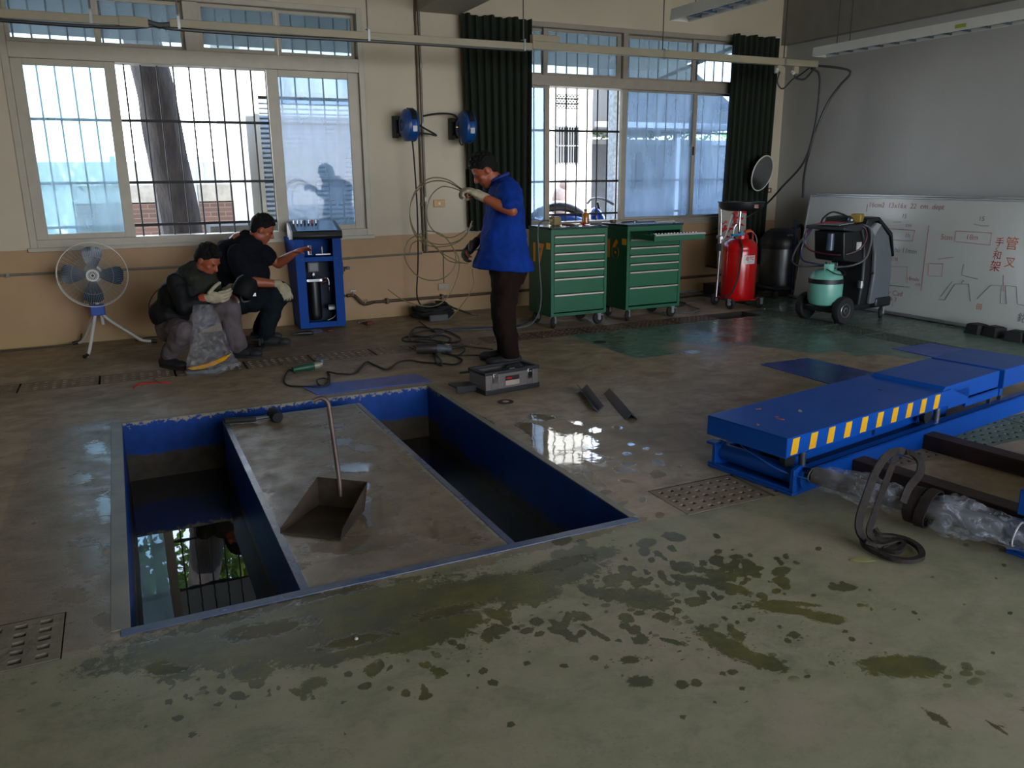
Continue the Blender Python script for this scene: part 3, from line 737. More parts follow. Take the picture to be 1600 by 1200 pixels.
MB().box(-0.72, 2.35, D - 0.035, D - .012, 0.825, 0.86).build('window_sill', M_FRAME, win1, bevel=0.004)

win2 = bpy.data.objects.new('window_2', None); COL.objects.link(win2); struct(win2, 'right window between green curtains with one sash slid open')
f = MB()
frame_rect(f, 3.385, 7.30, 0.855, 3.0, 0.05, ya, yb, 0.05, 0.06)
f.box(3.435, 7.25, ya, yb, 2.365, 2.475)
f.box(5.308, 5.372, ya, D + .045, 0.915, 2.365); f.box(5.305, 5.372, ya, D + .045, 2.475, 2.95)
f.build('window_frame', M_FRAME2, win2, bevel=0.004)
sash(win2, 3.435, 4.395, 0.90, 2.375, 0.065, D + 0.03, G_BLUE, 0.03, 0.04, M_FRAME2)
sash(win2, 5.352, 6.41, 0.90, 2.375, 0.055, D + 0.05, G_BLUE, 0.03, 0.04, M_FRAME2, handle=(6.37, 1.70))
sash(win2, 6.345, 7.26, 0.90, 2.375, 0.065, D + 0.09, G_BLUE, 0.03, 0.04, M_FRAME2)
for a, c in ((3.435, 4.40), (4.33, 5.31), (5.39, 6.42), (6.31, 7.25)):
    sash(win2, a, c, 2.475, 2.95, 0.05 if a > 4 else .07, D + (0.05 if a in (4.33, 6.31) else 0.09), G_TOP, 0.03, 0.03, M_FRAME2)
grille(win2, 3.40, 7.29, (0.99, 1.36, 1.915, 2.42), 2.98, 0.87, 0.1365, 8.31, 0.009, 0.06)
MB().box(3.37, 7.32, D - 0.03, D - .012, 0.84, 0.875).build('window_sill', M_FRAME2, win2, bevel=0.004)

# ------------------------------------------------------------------ curtains
M_CURT = mat('dark_green_curtain', '1a2416', 0.9, var=0.35, scale=4, stretch=(1, 1, 0.15), bump=0.2)
def curtain(label, xtl, xtr, xbl, xbr, zt, zb, y, folds, dip=0.02):
    mb = MB(); n = folds * 12; mrows = 24; th = 0.004
    for side in (0, 1):
        pass
    rows = []
    for j in range(mrows + 1):
        t = j / mrows; z = zt + (zb - zt) * t; row = []
        for i in range(n + 1):
            s = i / n
            x = (xtl + (xtr - xtl) * s) * (1 - t) + (xbl + (xbr - xbl) * s) * t
            amp = 0.028 + 0.012 * t
            yy = y - amp * cos(2 * pi * folds * s + 0.5 * sin(5 * s + 2 * t)) - 0.012 * sin(9 * s + 3 * t) * t
            row.append((x + 0.006 * sin(2 * pi * folds * 2 * s), yy, z + (dip * (0.5 + 0.5 * sin(s * folds * 2.1)) if j == 0 else 0)))
        rows.append(row)
    w_ = n + 1; vs = [p for r in rows for p in r]; back = [(p[0], p[1] + th, p[2]) for p in vs]; N = len(vs); fs = []
    for j in range(mrows):
        for i in range(n):
            a = j * w_ + i; fs += [(a, a + 1, a + w_ + 1, a + w_), (N + a, N + a + w_, N + a + w_ + 1, N + a + 1)]
    for i in range(n):
        a = mrows * w_ + i; fs += [(a, a + 1, N + a + 1, N + a), (i + 1, i, N + i, N + i + 1)]
    for j in range(mrows):
        for i in (0, n):
            a = j * w_ + i; fs.append((a, a + w_, N + a + w_, N + a))
    mb.add(vs + back, fs)
    return tag(mb.build('curtain', M_CURT, None), label, 'curtain')
curtain('dark green pleated curtain left of the right window, behind the standing man', 3.31, 4.10, 3.37, 4.08, 2.985, 0.86, 8.02, 9)
curtain('dark green pleated curtain in the right corner behind the oil drainer', 6.74, 7.44, 6.70, 7.40, 3.0, 0.30, 8.00, 8)
tag(MB().box(3.37, 3.40, 8.105, 8.118, 0.9, 1.5).build('curtain_batten', M_BRN), 'thin brown batten beside the curtain', 'batten')

# ------------------------------------------------------------------ hanging cable trunking and lamps
M_TRUNK = mat('cream_cable_trunking', '9c937c', 0.5, var=0.12, scale=4)
M_ROD = mat('rod_steel', '5a5852', 0.4, 0.6)
tk = thing('cable_trunking', 'long beige cable trunking hanging in front of both windows', 'trunking', (0, 7.0, 2.55))
MB().box(-2.6, 0.378, -.03, .03, -0.03, .03).build('channel', M_TRUNK, tk, bevel=0.004)
MB().box(0.18, 0.378, -.034, .034, -0.034, .036).build('coupler', M_TRUNK, tk, bevel=0.003)
MB().box(0.525, 3.58, -.03, .03, -.02, .04).build('channel', M_TRUNK, tk, bevel=0.004)
MB().box(3.58, 7.07, -.032, .032, -.01, .06).build('channel', M_TRUNK, tk, bevel=0.004)
MB().box(3.58, 3.86, -.03, .03, .06, .118).build('junction_box', M_TRUNK, tk, bevel=0.004)
MB().tube([(-2.0, -.012, -.045), (-1.0, -.012, -.043), (0.1, -.012, -.048), (0.45, 0, -.01), (0.55, -.012, -.03), (1.3, -.012, -.036), (2.2, -.012, -.028), (3.5, -.012, -.026)], 0.012, 6, smooth=5).build('cable', M_DARK, tk)
MB().tube([(0.36, 0, 0.01), (0.45, 0, -.012), (0.56, 0, .0)], 0.022, 6).build('cable', M_DARK, tk)
for x in (0.0, 0.53 - .1 + .16, 2.057, 3.50, 5.03, 6.60):
    MB().tube([(x, 0, .05), (x, 0, 1.05)], 0.006, 6).build('hanger_rod', M_ROD, tk)
    MB().box(x - .010, x + .010, -.034, -.031, -.03, .07).box(x - .012, x + .012, -.034, .034, .062, .068).build('hanger_clip', M_STEEL, tk)
for x in (6.53, 6.76):
    MB().box(x - .035, x + .035, -.035, .02, -.09, -.012).build('socket_box', M_TRUNK, tk, bevel=0.004)
MB().cyl((6.70, -.03, -.07), (6.70, -.06, -.09), .016).build('plug', M_WHITE, tk); MB().cyl((6.49, -.03, -.05), (6.47, -.05, -.08), .016).build('plug', M_WHITE, tk)
# cables dropping from the trunking
def cable(name, label, pts, r, m_, smooth=6, cat='cable', group=None, parent=None):
    o = MB().tube(pts, r, 8, smooth=smooth).build(name, m_, parent)
    return tag(o, label, cat, group) if label else o
M_CABLE = mat('grey_black_cable', '2b2c30', 0.5, var=0.2, scale=30)
cable('cable', 'thick dark cable looping out and falling down to the whiteboard corner', [(7.06, 7.0, 2.56), (7.3, 6.98, 2.555), (7.5, 6.95, 2.53), (7.53, 6.95, 2.48), (7.42, 6.97, 2.37), (7.3, 7.0, 2.2), (7.22, 7.05, 1.95), (7.18, 7.1, 1.7), (7.22, 7.2, 1.4), (7.28, 7.25, 1.15)], 0.013, M_CABLE)
cable('cable', 'thick dark cable hanging from the trunking end, sagging to the wall behind', [(7.0, 7.0, 2.53), (7.12, 7.0, 2.48), (7.17, 7.02, 2.3), (7.17, 7.05, 1.9), (7.15, 7.15, 1.55), (7.1, 7.4, 1.28), (7.15, 7.75, 1.04), (6.95, 7.95, 0.86), (6.6, 8.0, 0.77)], 0.012, M_CABLE)
cable('cable', 'dark cable swagged below the trunking sockets at its right end', [(6.50, 6.94, 2.47), (6.47, 6.93, 2.36), (6.55, 6.93, 2.30), (6.68, 6.93, 2.40), (6.8, 6.95, 2.45), (6.95, 6.98, 2.53)], 0.008, M_CABLE)
cable('cable', 'short dark cable loop under the right socket of the trunking', [(6.70, 6.93, 2.44), (6.74, 6.93, 2.41), (6.85, 6.93, 2.41), (6.98, 6.96, 2.50), (7.05, 6.99, 2.54)], 0.010, M_CABLE)

def lamp(label, x, ya_, yb_, z, wd, tape=False):
    t = thing('fluorescent_lamp', label, 'ceiling lamp', (x, ya_, z)); Ln = yb_ - ya_
    mb = MB()
    mb.prism([(-wd / 2, 0), (-wd / 2 + .012, .085), (wd / 2 - .012, .085), (wd / 2, 0), (wd / 2 - .012, 0), (wd / 2 - .022, .062), (-wd / 2 + .022, .062), (-wd / 2 + .012, 0)], 0, Ln, 'y')
    mb.box(-wd / 2 + .012, wd / 2 - .012, 0, .006, 0, .07); mb.box(-wd / 2 + .012, wd / 2 - .012, Ln - .006, Ln, 0, .07)
    mb.build('housing', M_WHITE, t)
    for sx_ in (-wd / 5, wd / 5): MB().cyl((sx_, .05, .03), (sx_, Ln - .05, .03), .013, n=10).build('tube', mat('lamp_tube_off', 'b9c4c8', 0.3), t)
    k = int(Ln / 0.18); lm = MB().box(-wd / 2 + .022, wd / 2 - .022, -.003, .003, .002, .05).mesh('louvre_blade', mat('lamp_louvre', '8fa2b4', 0.15, 0.8))
    for i in range(1, k):
        o = bpy.data.objects.new('louvre_blade', lm); COL.objects.link(o); o.parent = t; o.location = (0, Ln * i / k, 0)
    for yy in (0.32, Ln - .3):
        for sx_ in (-wd / 2 + .015, wd / 2 - .015): MB().tube([(sx_, yy, .07), (sx_, yy, 1.2 - 0.15)], 0.004, 6).build('hanger_rod', M_ROD, t)
    if tape: MB().box(-wd / 2 - .001, -wd / 2 + .003, Ln - 1.7, Ln - 1.6, .02, .05).build('tape', mat('green_tape', '9aa51e', 0.6), t)
    for j in range(2): MB().cyl((-wd / 2 + .04 + j * .04, Ln + .001, .045), (-wd / 2 + .04 + j * .04, Ln + .004, .045), .006, n=8).build('screw', M_DARK, t)
    return t
lamp('white hanging fluorescent lamp cut by the top edge, above the right window', 4.22, 4.20, 5.66, 2.605, 0.19)
lamp('long hanging fluorescent lamp with green tape before the right wall', 6.72, 3.2, 6.62, 2.585, 0.20, True)
# ------------------------------------------------------------------ outside the windows
M_GND = mat('outdoor_concrete', 'b0aa9c', 0.8, var=0.2, scale=2)
struct(MB().box(-25, 45, Yo, 60, -0.25, -0.15).build('ground_outside', M_GND, None), 'sunlit concrete yard outside the windows')
struct(MB().box(-25, 45, -30, -3.8, -0.25, -0.01).build('ground_front', M_GND, None))
M_BARK = mat('tree_bark', '47423f', 0.9, var=0.5, scale=9, col2='26242a', bump=1.0, bscale=30, stretch=(1, 1, 0.35))
def trunk(mb, pts, radii, n=20, seed=1):
    r_ = random.Random(seed); ph = [r_.uniform(0, 6) for _ in range(5)]
    pts = [Vector(p) for p in pts]; P = catmull(pts, 6); m = len(P); rr = []
    for i, p in enumerate(P):
        t = i / (m - 1) * (len(radii) - 1); k = min(int(t), len(radii) - 2); r = radii[k] + (radii[k + 1] - radii[k]) * (t - k)
        rr.append([p + Vector((cos(a), sin(a), 0)) * r * (1 + 0.07 * sin(3 * a + ph[0] + i * .15) + 0.05 * sin(7 * a + ph[1] + i * .3) + .02 * sin(13 * a + i)) for a in [2 * pi * j / n for j in range(n)]])
    return mb.rings(rr)
def leaves(n, box, size, seed, droop=0.0):
    r_ = random.Random(seed); mb = MB()
    for _ in range(n):
        c = Vector([r_.uniform(a, b_) for a, b_ in box]); s = size * r_.uniform(.6, 1.3)
        q = Quaternion((r_.gauss(0, 1), r_.gauss(0, 1), r_.gauss(0, 1), r_.gauss(0, 1))).normalized()
        mb.add([c + q @ Vector(p) for p in ((-s, 0, 0), (-.2 * s, .35 * s, .04 * s), (.6 * s, .25 * s, 0), (s, 0, -.05 * s), (.6 * s, -.25 * s, 0), (-.2 * s, -.35 * s, .04 * s))], [(0, 1, 2, 3), (0, 3, 4, 5)])
    return mb
def cluster(n, blobs, size, seed):
    r_ = random.Random(seed); mb = MB()
    for _ in range(n):
        b_ = r_.choice(blobs); d = Vector((r_.gauss(0, 1), r_.gauss(0, 1), r_.gauss(0, 1))).normalized() * (r_.random() ** .4)
        c = Vector(b_[:3]) + Vector((d.x * b_[3], d.y * b_[4], d.z * b_[5])); s = size * r_.uniform(.6, 1.3)
        q = Quaternion((r_.gauss(0, 1), r_.gauss(0, 1), r_.gauss(0, 1), r_.gauss(0, 1))).normalized()
        mb.add([c + q @ Vector(p) for p in ((-s, 0, 0), (-.2 * s, .35 * s, .04 * s), (.6 * s, .25 * s, 0), (s, 0, -.05 * s), (.6 * s, -.25 * s, 0), (-.2 * s, -.35 * s, .04 * s))], [(0, 1, 2, 3), (0, 3, 4, 5)])
    return mb
t = thing('tree', 'thick leaning grey tree trunk just outside the open part of the left window', 'tree', (0.70, 10.5, -0.15))
trunk(MB(), [(0, 0, -.05), (-0.03, 0, 0.9), (-0.10, 0, 1.95), (-0.17, 0, 2.85), (-0.42, 0, 4.0), (-0.9, 0.2, 5.6)], [.27, .225, .21, .19, .18, .13]).build('trunk', M_BARK, t)
trunk(MB(), [(-0.3, 0, 3.4), (0.2, 0.3, 4.4), (0.9, .6, 5.4)], [.11, .09, .05], 10, 2).build('branch', M_BARK, t)
cluster(7000, [(-0.9, .3, 5.2, 1.9, 1.5, 1.0), (0.9, .3, 5.0, 1.6, 1.5, .8), (-2.4, 0, 4.6, 1.3, 1.2, .8), (-.3, 2.6, 4.6, 2.2, 1.6, .95), (-2.0, 3.0, 4.5, 2.0, 1.5, .9), (1.2, 3.4, 4.8, 1.6, 1.4, .9)], 0.13, 3).build('foliage', M_LEAF, t)['kind'] = 'stuff'
t = thing('tree', 'forked tree seen hazily through the closed right sash of the left window', 'tree', (2.55, 12.6, -0.15))
trunk(MB(), [(0, 0, -.05), (0.02, 0, 1.5), (-.02, 0, 2.2)], [.2, .17, .16], 14, 4).build('trunk', M_BARK, t)
trunk(MB(), [(-.02, 0, 2.1), (-.30, 0, 2.9), (-.72, 0, 4.0)], [.13, .11, .07], 10, 5).build('branch', M_BARK, t)
trunk(MB(), [(0, 0, 2.1), (.28, 0, 2.9), (.55, 0, 4.2)], [.13, .11, .07], 10, 6).build('branch', M_BARK, t)
cluster(3600, [(-.8, 0, 5.0, 1.6, 1.3, .9), (1.2, .2, 4.9, 1.5, 1.3, .9), (.2, 0, 5.3, 1.5, 1.3, .9), (-.2, 1.5, 4.6, 1.6, 1.2, .7)], 0.12, 8).build('foliage', M_LEAF, t)['kind'] = 'stuff'
cluster(90, [(-.3, -.8, 2.55, .3, .2, .35)], .045, 14).build('hanging_twig', M_LEAF, t)['kind'] = 'stuff'

m, nt, b = new_mat('old_brick'); L = nt.links.new; tco = nd(nt, 'TexCoord').outputs['Object']
mp = nd(nt, 'Mapping'); mp.inputs['Rotation'].default_value = (pi / 2, 0, 0); L(tco, mp.inputs[0])
bk = nd(nt, 'TexBrick', i_Scale=1.0); bk.inputs['Brick Width'].default_value = 0.21; bk.inputs['Row Height'].default_value = 0.065; bk.inputs['Mortar Size'].default_value = 0.007
bk.inputs['Color1'].default_value = lin('30201c'); bk.inputs['Color2'].default_value = lin('241817'); bk.inputs['Mortar'].default_value = lin('3c3230'); L(mp.outputs[0], bk.inputs[0])
L(bk.outputs[0], b.inputs['Base Color']); b.inputs['Roughness'].default_value = 0.9
bp = nd(nt, 'Bump', i_Strength=0.6, i_Distance=0.01); L(bk.outputs['Fac'], bp.inputs['Height']); bp.invert = True; L(bp.outputs[0], b.inputs['Normal'])
t = thing('brick_wall', 'old red brick garden wall with grey concrete cap behind the tree trunk', 'wall', (0, 13.0, -0.15))
MB().box(-0.5, 0.98, -0.1, 0.1, 0, 1.26).box(1.12, 1.66, -0.1, 0.1, 0, 1.26).build('brickwork', m, t)
MB().box(-0.5, 0.98, -0.12, 0.12, 1.26, 1.50).box(1.12, 1.66, -0.12, 0.12, 1.26, 1.50).build('coping', mat('grey_cement', '5e5f60', 0.8, col2='494b4c', scale=8), t)
M_PALE = mat('pale_outdoor_wall', 'b4b1a8', 0.7, var=0.06, scale=3)
t = thing('shed', 'white shed with a ribbed roller shutter outside the left window', 'building', (1.60, 11.0, -0.15))
MB().box(0.0, 0.10, 0, 3, 0, 4.0).box(.10, 2.6, 0.35, 3, 0, 4.0).box(.10, 2.6, 0, .35, 2.62, 4.0).build('wall', M_PALE, t)
MB().box(0.10, 0.165, -0.03, .05, 0.0, 2.64).box(.165, 2.6, -.03, .05, 2.58, 2.64).build('shutter_guide', M_FRAME, t)
sh = MB()
for k in range(40): sh.prism([(0.02, 0.06 * k + .15), (-.012, 0.06 * k + .165), (-.012, 0.06 * k + .19), (0.02, 0.06 * k + .208)], 0.17, 2.6, 'x')
sh.build('shutter_slats', mat('shutter_grey', 'a9b4bd', 0.4, 0.4, var=0.1), t)['kind'] = 'stuff'
t = thing('stone_bench', 'grey concrete bench top under the left window, outside', 'bench', (1.35, 10.0, -0.15))
MB().box(-.42, .62, -.25, .25, .98, 1.06).build('seat', mat('grey_cement', '8b8a85'), t, bevel=.01)
MB().box(-.35, -.2, -.2, .2, 0, .98).build('leg', mat('grey_cement', '8b8a85'), t)
MB().box(.4, .55, -.2, .2, 0, .98).build('leg', mat('grey_cement', '8b8a85'), t)
t = thing('garden_fence', 'long white panel fence far behind the left window', 'fence', (-9, 17, -0.15))
MB().box(0, 12.5, 0, .1, 0, 1.9).build('panel', M_PALE, t)
for k in range(9): MB().box(k * 1.5, k * 1.5 + .1, -.05, .0, 0, 2.0).build('post', M_PALE, t)
# sprig
tag(cluster(60, [(1.93, 9.6, 1.62, .12, .08, .16)], .05, 21).tube([(1.95, 9.6, -.1), (1.93, 9.6, 1.0), (1.92, 9.6, 1.7)], .008, 6).build('sapling', M_LEAF), 'thin leafy sapling outside beside the ribbed shutter', 'plant', kind='stuff')

aw = MB()
aw.add([(-3.5, Yo, 3.14), (8.3, Yo, 3.14), (7.15, 10.2, 2.86), (-3.5, 10.2, 2.90), (-3.5, Yo, 3.17), (8.3, Yo, 3.17), (7.15, 10.2, 2.89), (-3.5, 10.2, 2.93)], [(0, 1, 2, 3), (4, 7, 6, 5), (0, 4, 5, 1), (1, 5, 6, 2), (2, 6, 7, 3), (3, 7, 4, 0)])
awt = thing('window_awning', 'long grey sheet awning outside above both windows', 'awning', (0, 0, 0))
aw.build('sheet', mat('awning_grey', '6d7276', .7, var=.15, scale=3), awt)
for x_ in (-2.6, 2.85, 8.0 - .9):
    MB().box(x_ - .02, x_ + .02, 8.4, 10.1, 2.80, 2.84, Matrix.Rotation(rad(-8), 3, 'X')).build('bracket', M_IRON, awt)
# building beyond window 2
t = thing('white_house', 'white rendered house with lattice vent and barred window, outside the right window', 'building', (6.2, 15.0, -0.15))
hw = MB()
X0, X1 = 0.0, 2.88
vx0, vx1, vz0, vz1 = 1.93, 2.57, 2.89, 3.17
wx0, wx1, wz0, wz1 = 2.02, 2.56, 1.81, 2.56
hw.box(X0, wx0, 0, .3, 0, 6.2); hw.box(vx1, X1, 0, .3, 0, 6.2); hw.box(wx0, vx1, 0, .3, 0, wz0); hw.box(wx0, vx1, 0, .3, wz1, vz0); hw.box(wx0, vx1, 0, .3, vz1, 6.2)
hw.box(X0, X1, .3, 5, 0, 6.2)
hw.build('wall', M_PALE, t)
lt = MB()
for i in range(8):
    for j in range(3):
        cx, cz = vx0 + .1 + i * .075, vz0 + .05 + j * .095
        lt.box(cx - .045, cx + .045, .02, .05, cz - .006, cz + .006, Matrix.Rotation(rad(45), 3, 'Y')); lt.box(cx - .045, cx + .045, .02, .05, cz - .006, cz + .006, Matrix.Rotation(rad(-45), 3, 'Y'))
lt.build('lattice_vent', M_PALE, t)
MB().box(vx0, vx1, .10, .12, vz0, vz1).build('vent_shade', mat('shadow_grey', '15171a'), t)  # dark sheet painted as the shadow behind the lattice
frame_rect(MB(), wx0, wx1, wz0, wz1, .03, -.02, .05).build('window_frame', mat('grey_cement', '8b8a85'), t)
MB().box(wx0, wx1, .1, .12, wz0, wz1).build('pane', mat('dark_glass', '14181c', 0.3, spec=.2), t)
gb = MB()
for k in range(9): gb.box(wx0 + .06 * k + .03, wx0 + .06 * k + .042, -.05, -.035, wz0, wz1)
gb.box(wx0, wx1, -.05, -.035, 2.16, 2.18); gb.build('window_bars', mat('grey_bars', '6a6a68'), t)
t = thing('workshop_shed', 'grey shed with a sloping roof hazy behind the right window', 'building', (9.12, 15.4, -0.15))
M_SHED = mat('weathered_grey_sheet', '2e3236', 0.8, var=0.2, scale=2, stretch=(6, 1, 1))
MB().prism([(0, 2.62), (0, 4.3), (.5, 4.2), (1.9, 4.35), (4.8, 2.62)], 0, 5, 'y').build('roof_gable', M_SHED, t)
MB().box(0.0, 5.6, -.5, .1, 2.55, 2.66).build('eave', mat('pale_sheet', '74787c', .6), t)
MB().box(0.62, .74, -.3, -.15, 0, 4).box(2.2, 2.3, -.3, -.15, 0, 2.6).box(3.9, 4.02, -.3, -.15, 0, 2.6).build('post', mat('pale_sheet', '74787c', .6), t)
t = thing('boundary_wall', 'grey concrete boundary wall with planters behind the right window', 'wall', (8.9, 17.2, -0.15))
MB().box(0, 9, 0, .2, 0, 2.35).build('wall', mat('boundary_grey', '44484c', .8, col2='393c40', scale=3), t)
MB().box(0, 9, -.05, .25, 2.30, 2.42).build('coping', mat('boundary_grey2', '6d7074', .8), t)
tag(leaves(900, ((9.0, 17.8), (17.6, 18.4), (2.2, 2.75)), .09, 31).build('hedge', M_LEAF), 'sunlit leafy hedge on top of the far grey wall', 'hedge', kind='stuff')
tag(MB().box(11.6, 13.2, 13.5, 14.5, 2.75, 2.85).box(12.2, 12.35, 13.9, 14.1, -.15, 2.75).tube([(12.3, 14, 1.9), (13.0, 14, 2.75)], .04, 6).build('canopy_stand', mat('canopy_grey', '4a545c')), 'dark steel canopy bracket behind the rightmost pane', 'canopy')
t = thing('concrete_post', 'rough pale concrete post outside the open sash of the right window', 'post', (6.55, 10.2, -.15))
MB().box(-.06, .12, -.08, .08, 0, 3.2).build('shaft', mat('pale_rough_concrete', 'aab0b2', .8, col2='7d8488', scale=20), t)
t = thing('planter_box', 'mottled pale grey concrete planter outside behind the amber bottle', 'planter', (6.45, 11.4, -.15))
MB().box(-.45, .45, -.2, .2, 0, .98).build('box', mat('mottled_concrete', 'b9bcb4', .8, col2='7d827c', scale=14), t)
# parked scooter outside
t = thing('scooter', 'blue motor scooter with a black seat parked outside the right window', 'scooter', (5.35, 9.35, -.15))
M_SC = mat('scooter_blue', '123f9e', 0.2, coat=0.6, var=.2)
body = MB(); body.ell((-.1, 0, .80), (.46, .19, .20)); body.ell((-.5, 0, .80), (.2, .14, .16)); body.ell((-.42, 0, .62), (.25, .13, .16)); body.ell((.42, 0, .78), (.10, .17, .30), Matrix.Rotation(rad(-18), 3, 'Y')); body.box(-.1, .45, -.14, .14, .30, .38)
blob(body, 'body', M_SC, t, .02, 3)
sm = MB(); sm.tube([(-.66, 0, .88), (-.45, 0, 1.02), (-.15, 0, 1.08), (.12, 0, 1.0), (.3, 0, .82)], [.03, .045, .05, .05, .04], 10, smooth=4); sm.build('seat', M_DARK, t)
MB().tube([(.45, 0, .9), (.38, 0, 1.12)], .02, 8).tube([(.42, -.3, 1.1), (.38, -.12, 1.16), (.38, .12, 1.16), (.42, .3, 1.1)], .015, 8, smooth=3).build('handlebar', M_DARK, t)
for x in (-.55, .58):
    MB().lathe([(.10, -.04), (.22, -.05), (.25, -.02), (.25, .02), (.22, .05), (.10, .04)], (x, 0, .25), (0, 1, 0)).build('wheel', M_RUB, t)
t.scale = (1.08, 1.08, 1.1); MB().ell((-.2, -.17, .84), (.06, .02, .04)).ell((-.05, -.17, .84), (.06, .02, .04)).build('reflector', M_WHITE, t)
tag(MB().ell((6.35, 11.4, 1.05), (.16, .12, .22)).ell((6.40, 11.38, 1.28), (.09, .08, .10)).ell((6.3, 11.35, .95), (.18, .12, .12)).build('garden_statue', mat('pinkish_stone', 'c9a795', .8, var=.3, scale=20)), 'small pinkish stone figure on the pale planter outside', 'statue')
# ------------------------------------------------------------------ wall-mounted hose reels
def hose_reel(label, x, z, gauge):
    t = thing('hose_reel', label, 'hose reel', (x, D, z), 0, 'hose reels on the wall')
    MB().box(-.075, -.02, -.06, -.001, -.11, .10).box(-.06, .02, -.16, -.05, -.10, -.07).box(-.06, .02, -.16, -.05, .06, .09).build('bracket', M_DARK, t, bevel=.006)
    mb = MB(); c = (-.045, -.26, 0)
    mb.lathe([(.02, -.005), (.05, 0), (.055, -.012), (.11, -.004), (.125, .01), (.15, .022), (.153, .045), (.150, .05), (.150, .095), (.155, .10), (.15, .118), (.1, .13), (.02, .132)], c, (1, 0, 0), 36)
    mb.build('drum_case', M_BLUED, t)
    a = MB()
    for k in range(7):
        w0, w1 = rad(18 + 11 * k), rad(29 + 11 * k)
        P = lambda w_, r, X: (X, c[1] - r * cos(w_), c[2] + r * sin(w_))
        a.add([P(w0, .150, .003), P(w1, .150, .003), P(w1, .150, .052), P(w0, .150, .052), P(w0, .163, .003), P(w1, .163, .003), P(w1, .163, .052), P(w0, .163, .052)], [(0, 1, 2, 3), (4, 7, 6, 5), (0, 4, 5, 1), (2, 6, 7, 3), (0, 3, 7, 4), (1, 5, 6, 2)])
    a.build('hose_guide', M_DARK, t)
    MB().add([(.005, -.26 - .155, -.065), (.050, -.26 - .155, -.065), (.050, -.26 - .1565, -.012), (.005, -.26 - .1565, -.012), (.005, -.26 - .145, -.065), (.05, -.26 - .145, -.065), (.05, -.26 - .145, -.012), (.005, -.26 - .145, -.012)], [(0, 1, 2, 3), (4, 7, 6, 5), (0, 4, 5, 1), (2, 6, 7, 3), (0, 3, 7, 4), (1, 5, 6, 2)]).build('rating_label', mat('grey_label', '8b9096', .4, .3), t)
    if gauge:
        MB().cyl((-.05, -.26, .0), (-.085, -.26, 0), .008).box(-.09, -.08, -.28, -.24, -.006, .006).build('brass_inlet', mat('brass', 'b89a4a', .3, .9), t)
    else:
        MB().lathe([(.01, -.012), (.035, -.01), (.04, .0)], c, (1, 0, 0), 20).build('hub_cap', mat('dark_blue_plastic', '0a2f6c', .4), t)
    return t
hose_reel('blue hose reel left of the vertical pipes, its hose hanging to the floor', 2.66, 1.915, False)
hose_reel('blue hose reel beside the curtain with a brass inlet', 3.26, 1.905, True)
cable('air_hose', 'black air hose falling from the left reel to the coil on the floor', [(2.70, 7.86, 1.80), (2.715, 7.86, 1.6), (2.735, 7.88, 1.1), (2.73, 7.90, .6), (2.71, 7.92, .25), (2.76, 7.95, .12)], .008, M_RUB)
cable('air_hose', 'short black hose looping from the left reel around the pipes', [(2.70, 7.9, 1.90), (2.80, 7.98, 1.935), (2.86, 7.96, 1.90), (3.00, 7.97, 1.83), (2.93, 7.97, 1.84), (2.82, 7.96, 1.85), (2.72, 7.88, 1.86)], .009, M_RUB)
cable('air_hose', 'black hose bridging from the pipes to the right reel', [(2.91, 8.09, 2.02), (3.02, 8.03, 2.04), (3.13, 7.97, 2.04), (3.19, 7.93, 2.02), (3.21, 7.9, 1.97)], .009, M_RUB)
cable('air_hose', 'small black hose loop under the right reel', [(3.20, 7.86, 1.88), (3.19, 7.83, 1.78), (3.205, 7.82, 1.735), (3.225, 7.82, 1.745), (3.225, 7.83, 1.79)], .008, M_RUB)

# ------------------------------------------------------------------ pedestal fan
t = thing('tripod_fan', 'white tripod fan with four blue blades below the left window', 'fan', (-0.24, 7.78, 0))
fx, fy, fz = 0.0, -0.03, 0.645
g = MB()
for rr_ in (.272, .27): g.tube([(fx + rr_ * cos(a), fy - (.035 if rr_ > .271 else -.035), fz + rr_ * sin(a)) for a in [2 * pi * i / 48 for i in range(48)]], .0035 if rr_ > .271 else .0025, 6, loop=True)
g.build('guard_ring', M_WHITE, t)
gw = MB()
for k in range(90):
    a = 2 * pi * k / 90; ca, sa = cos(a), sin(a)
    gw.tube([(fx + r_ * ca, fy + yy, fz + r_ * sa) for r_, yy in ((.045, -.085), (.12, -.085), (.21, -.065), (.272, -.035))], .0009, 3)
    if k % 2 == 0: gw.tube([(fx + r_ * ca, fy + yy, fz + r_ * sa) for r_, yy in ((.05, .07), (.16, .07), (.272, .035))], .0009, 3)
gw.tube([(fx + .16 * cos(a), fy - .08, fz + .16 * sin(a)) for a in [2 * pi * i / 40 for i in range(40)]], .0012, 4, loop=True)
o = gw.build('guard_wires', mat('guard_wire_white', 'b9b9b4', .4), t); o['kind'] = 'stuff'
hb = MB().lathe([(.0, -.005), (.045, -.003), (.05, .0), (.05, .008)], (fx, fy - .086, fz), (0, -1, 0), 24); hb.build('hub_badge', M_WHITE, t)
hs = MB()
for k in range(16):
    a = 2 * pi * k / 16; hs.box(-.003, .003, -.002, .002, .018, .038, None).v
    for i in range(8): 
        p = Vector(hs.v[-8 + i]); q = Matrix.Rotation(a, 3, 'Y') @ p; hs.v[-8 + i] = (q.x + fx, q.y + fy - .093, q.z + fz)
hs.cyl((fx, fy - .095, fz), (fx, fy - .09, fz), .012, n=14)
hs.build('hub_slots', M_DARK, t)
M_BLADE = mat('translucent_blue_blade', '15394f', .35, var=.2, scale=6)
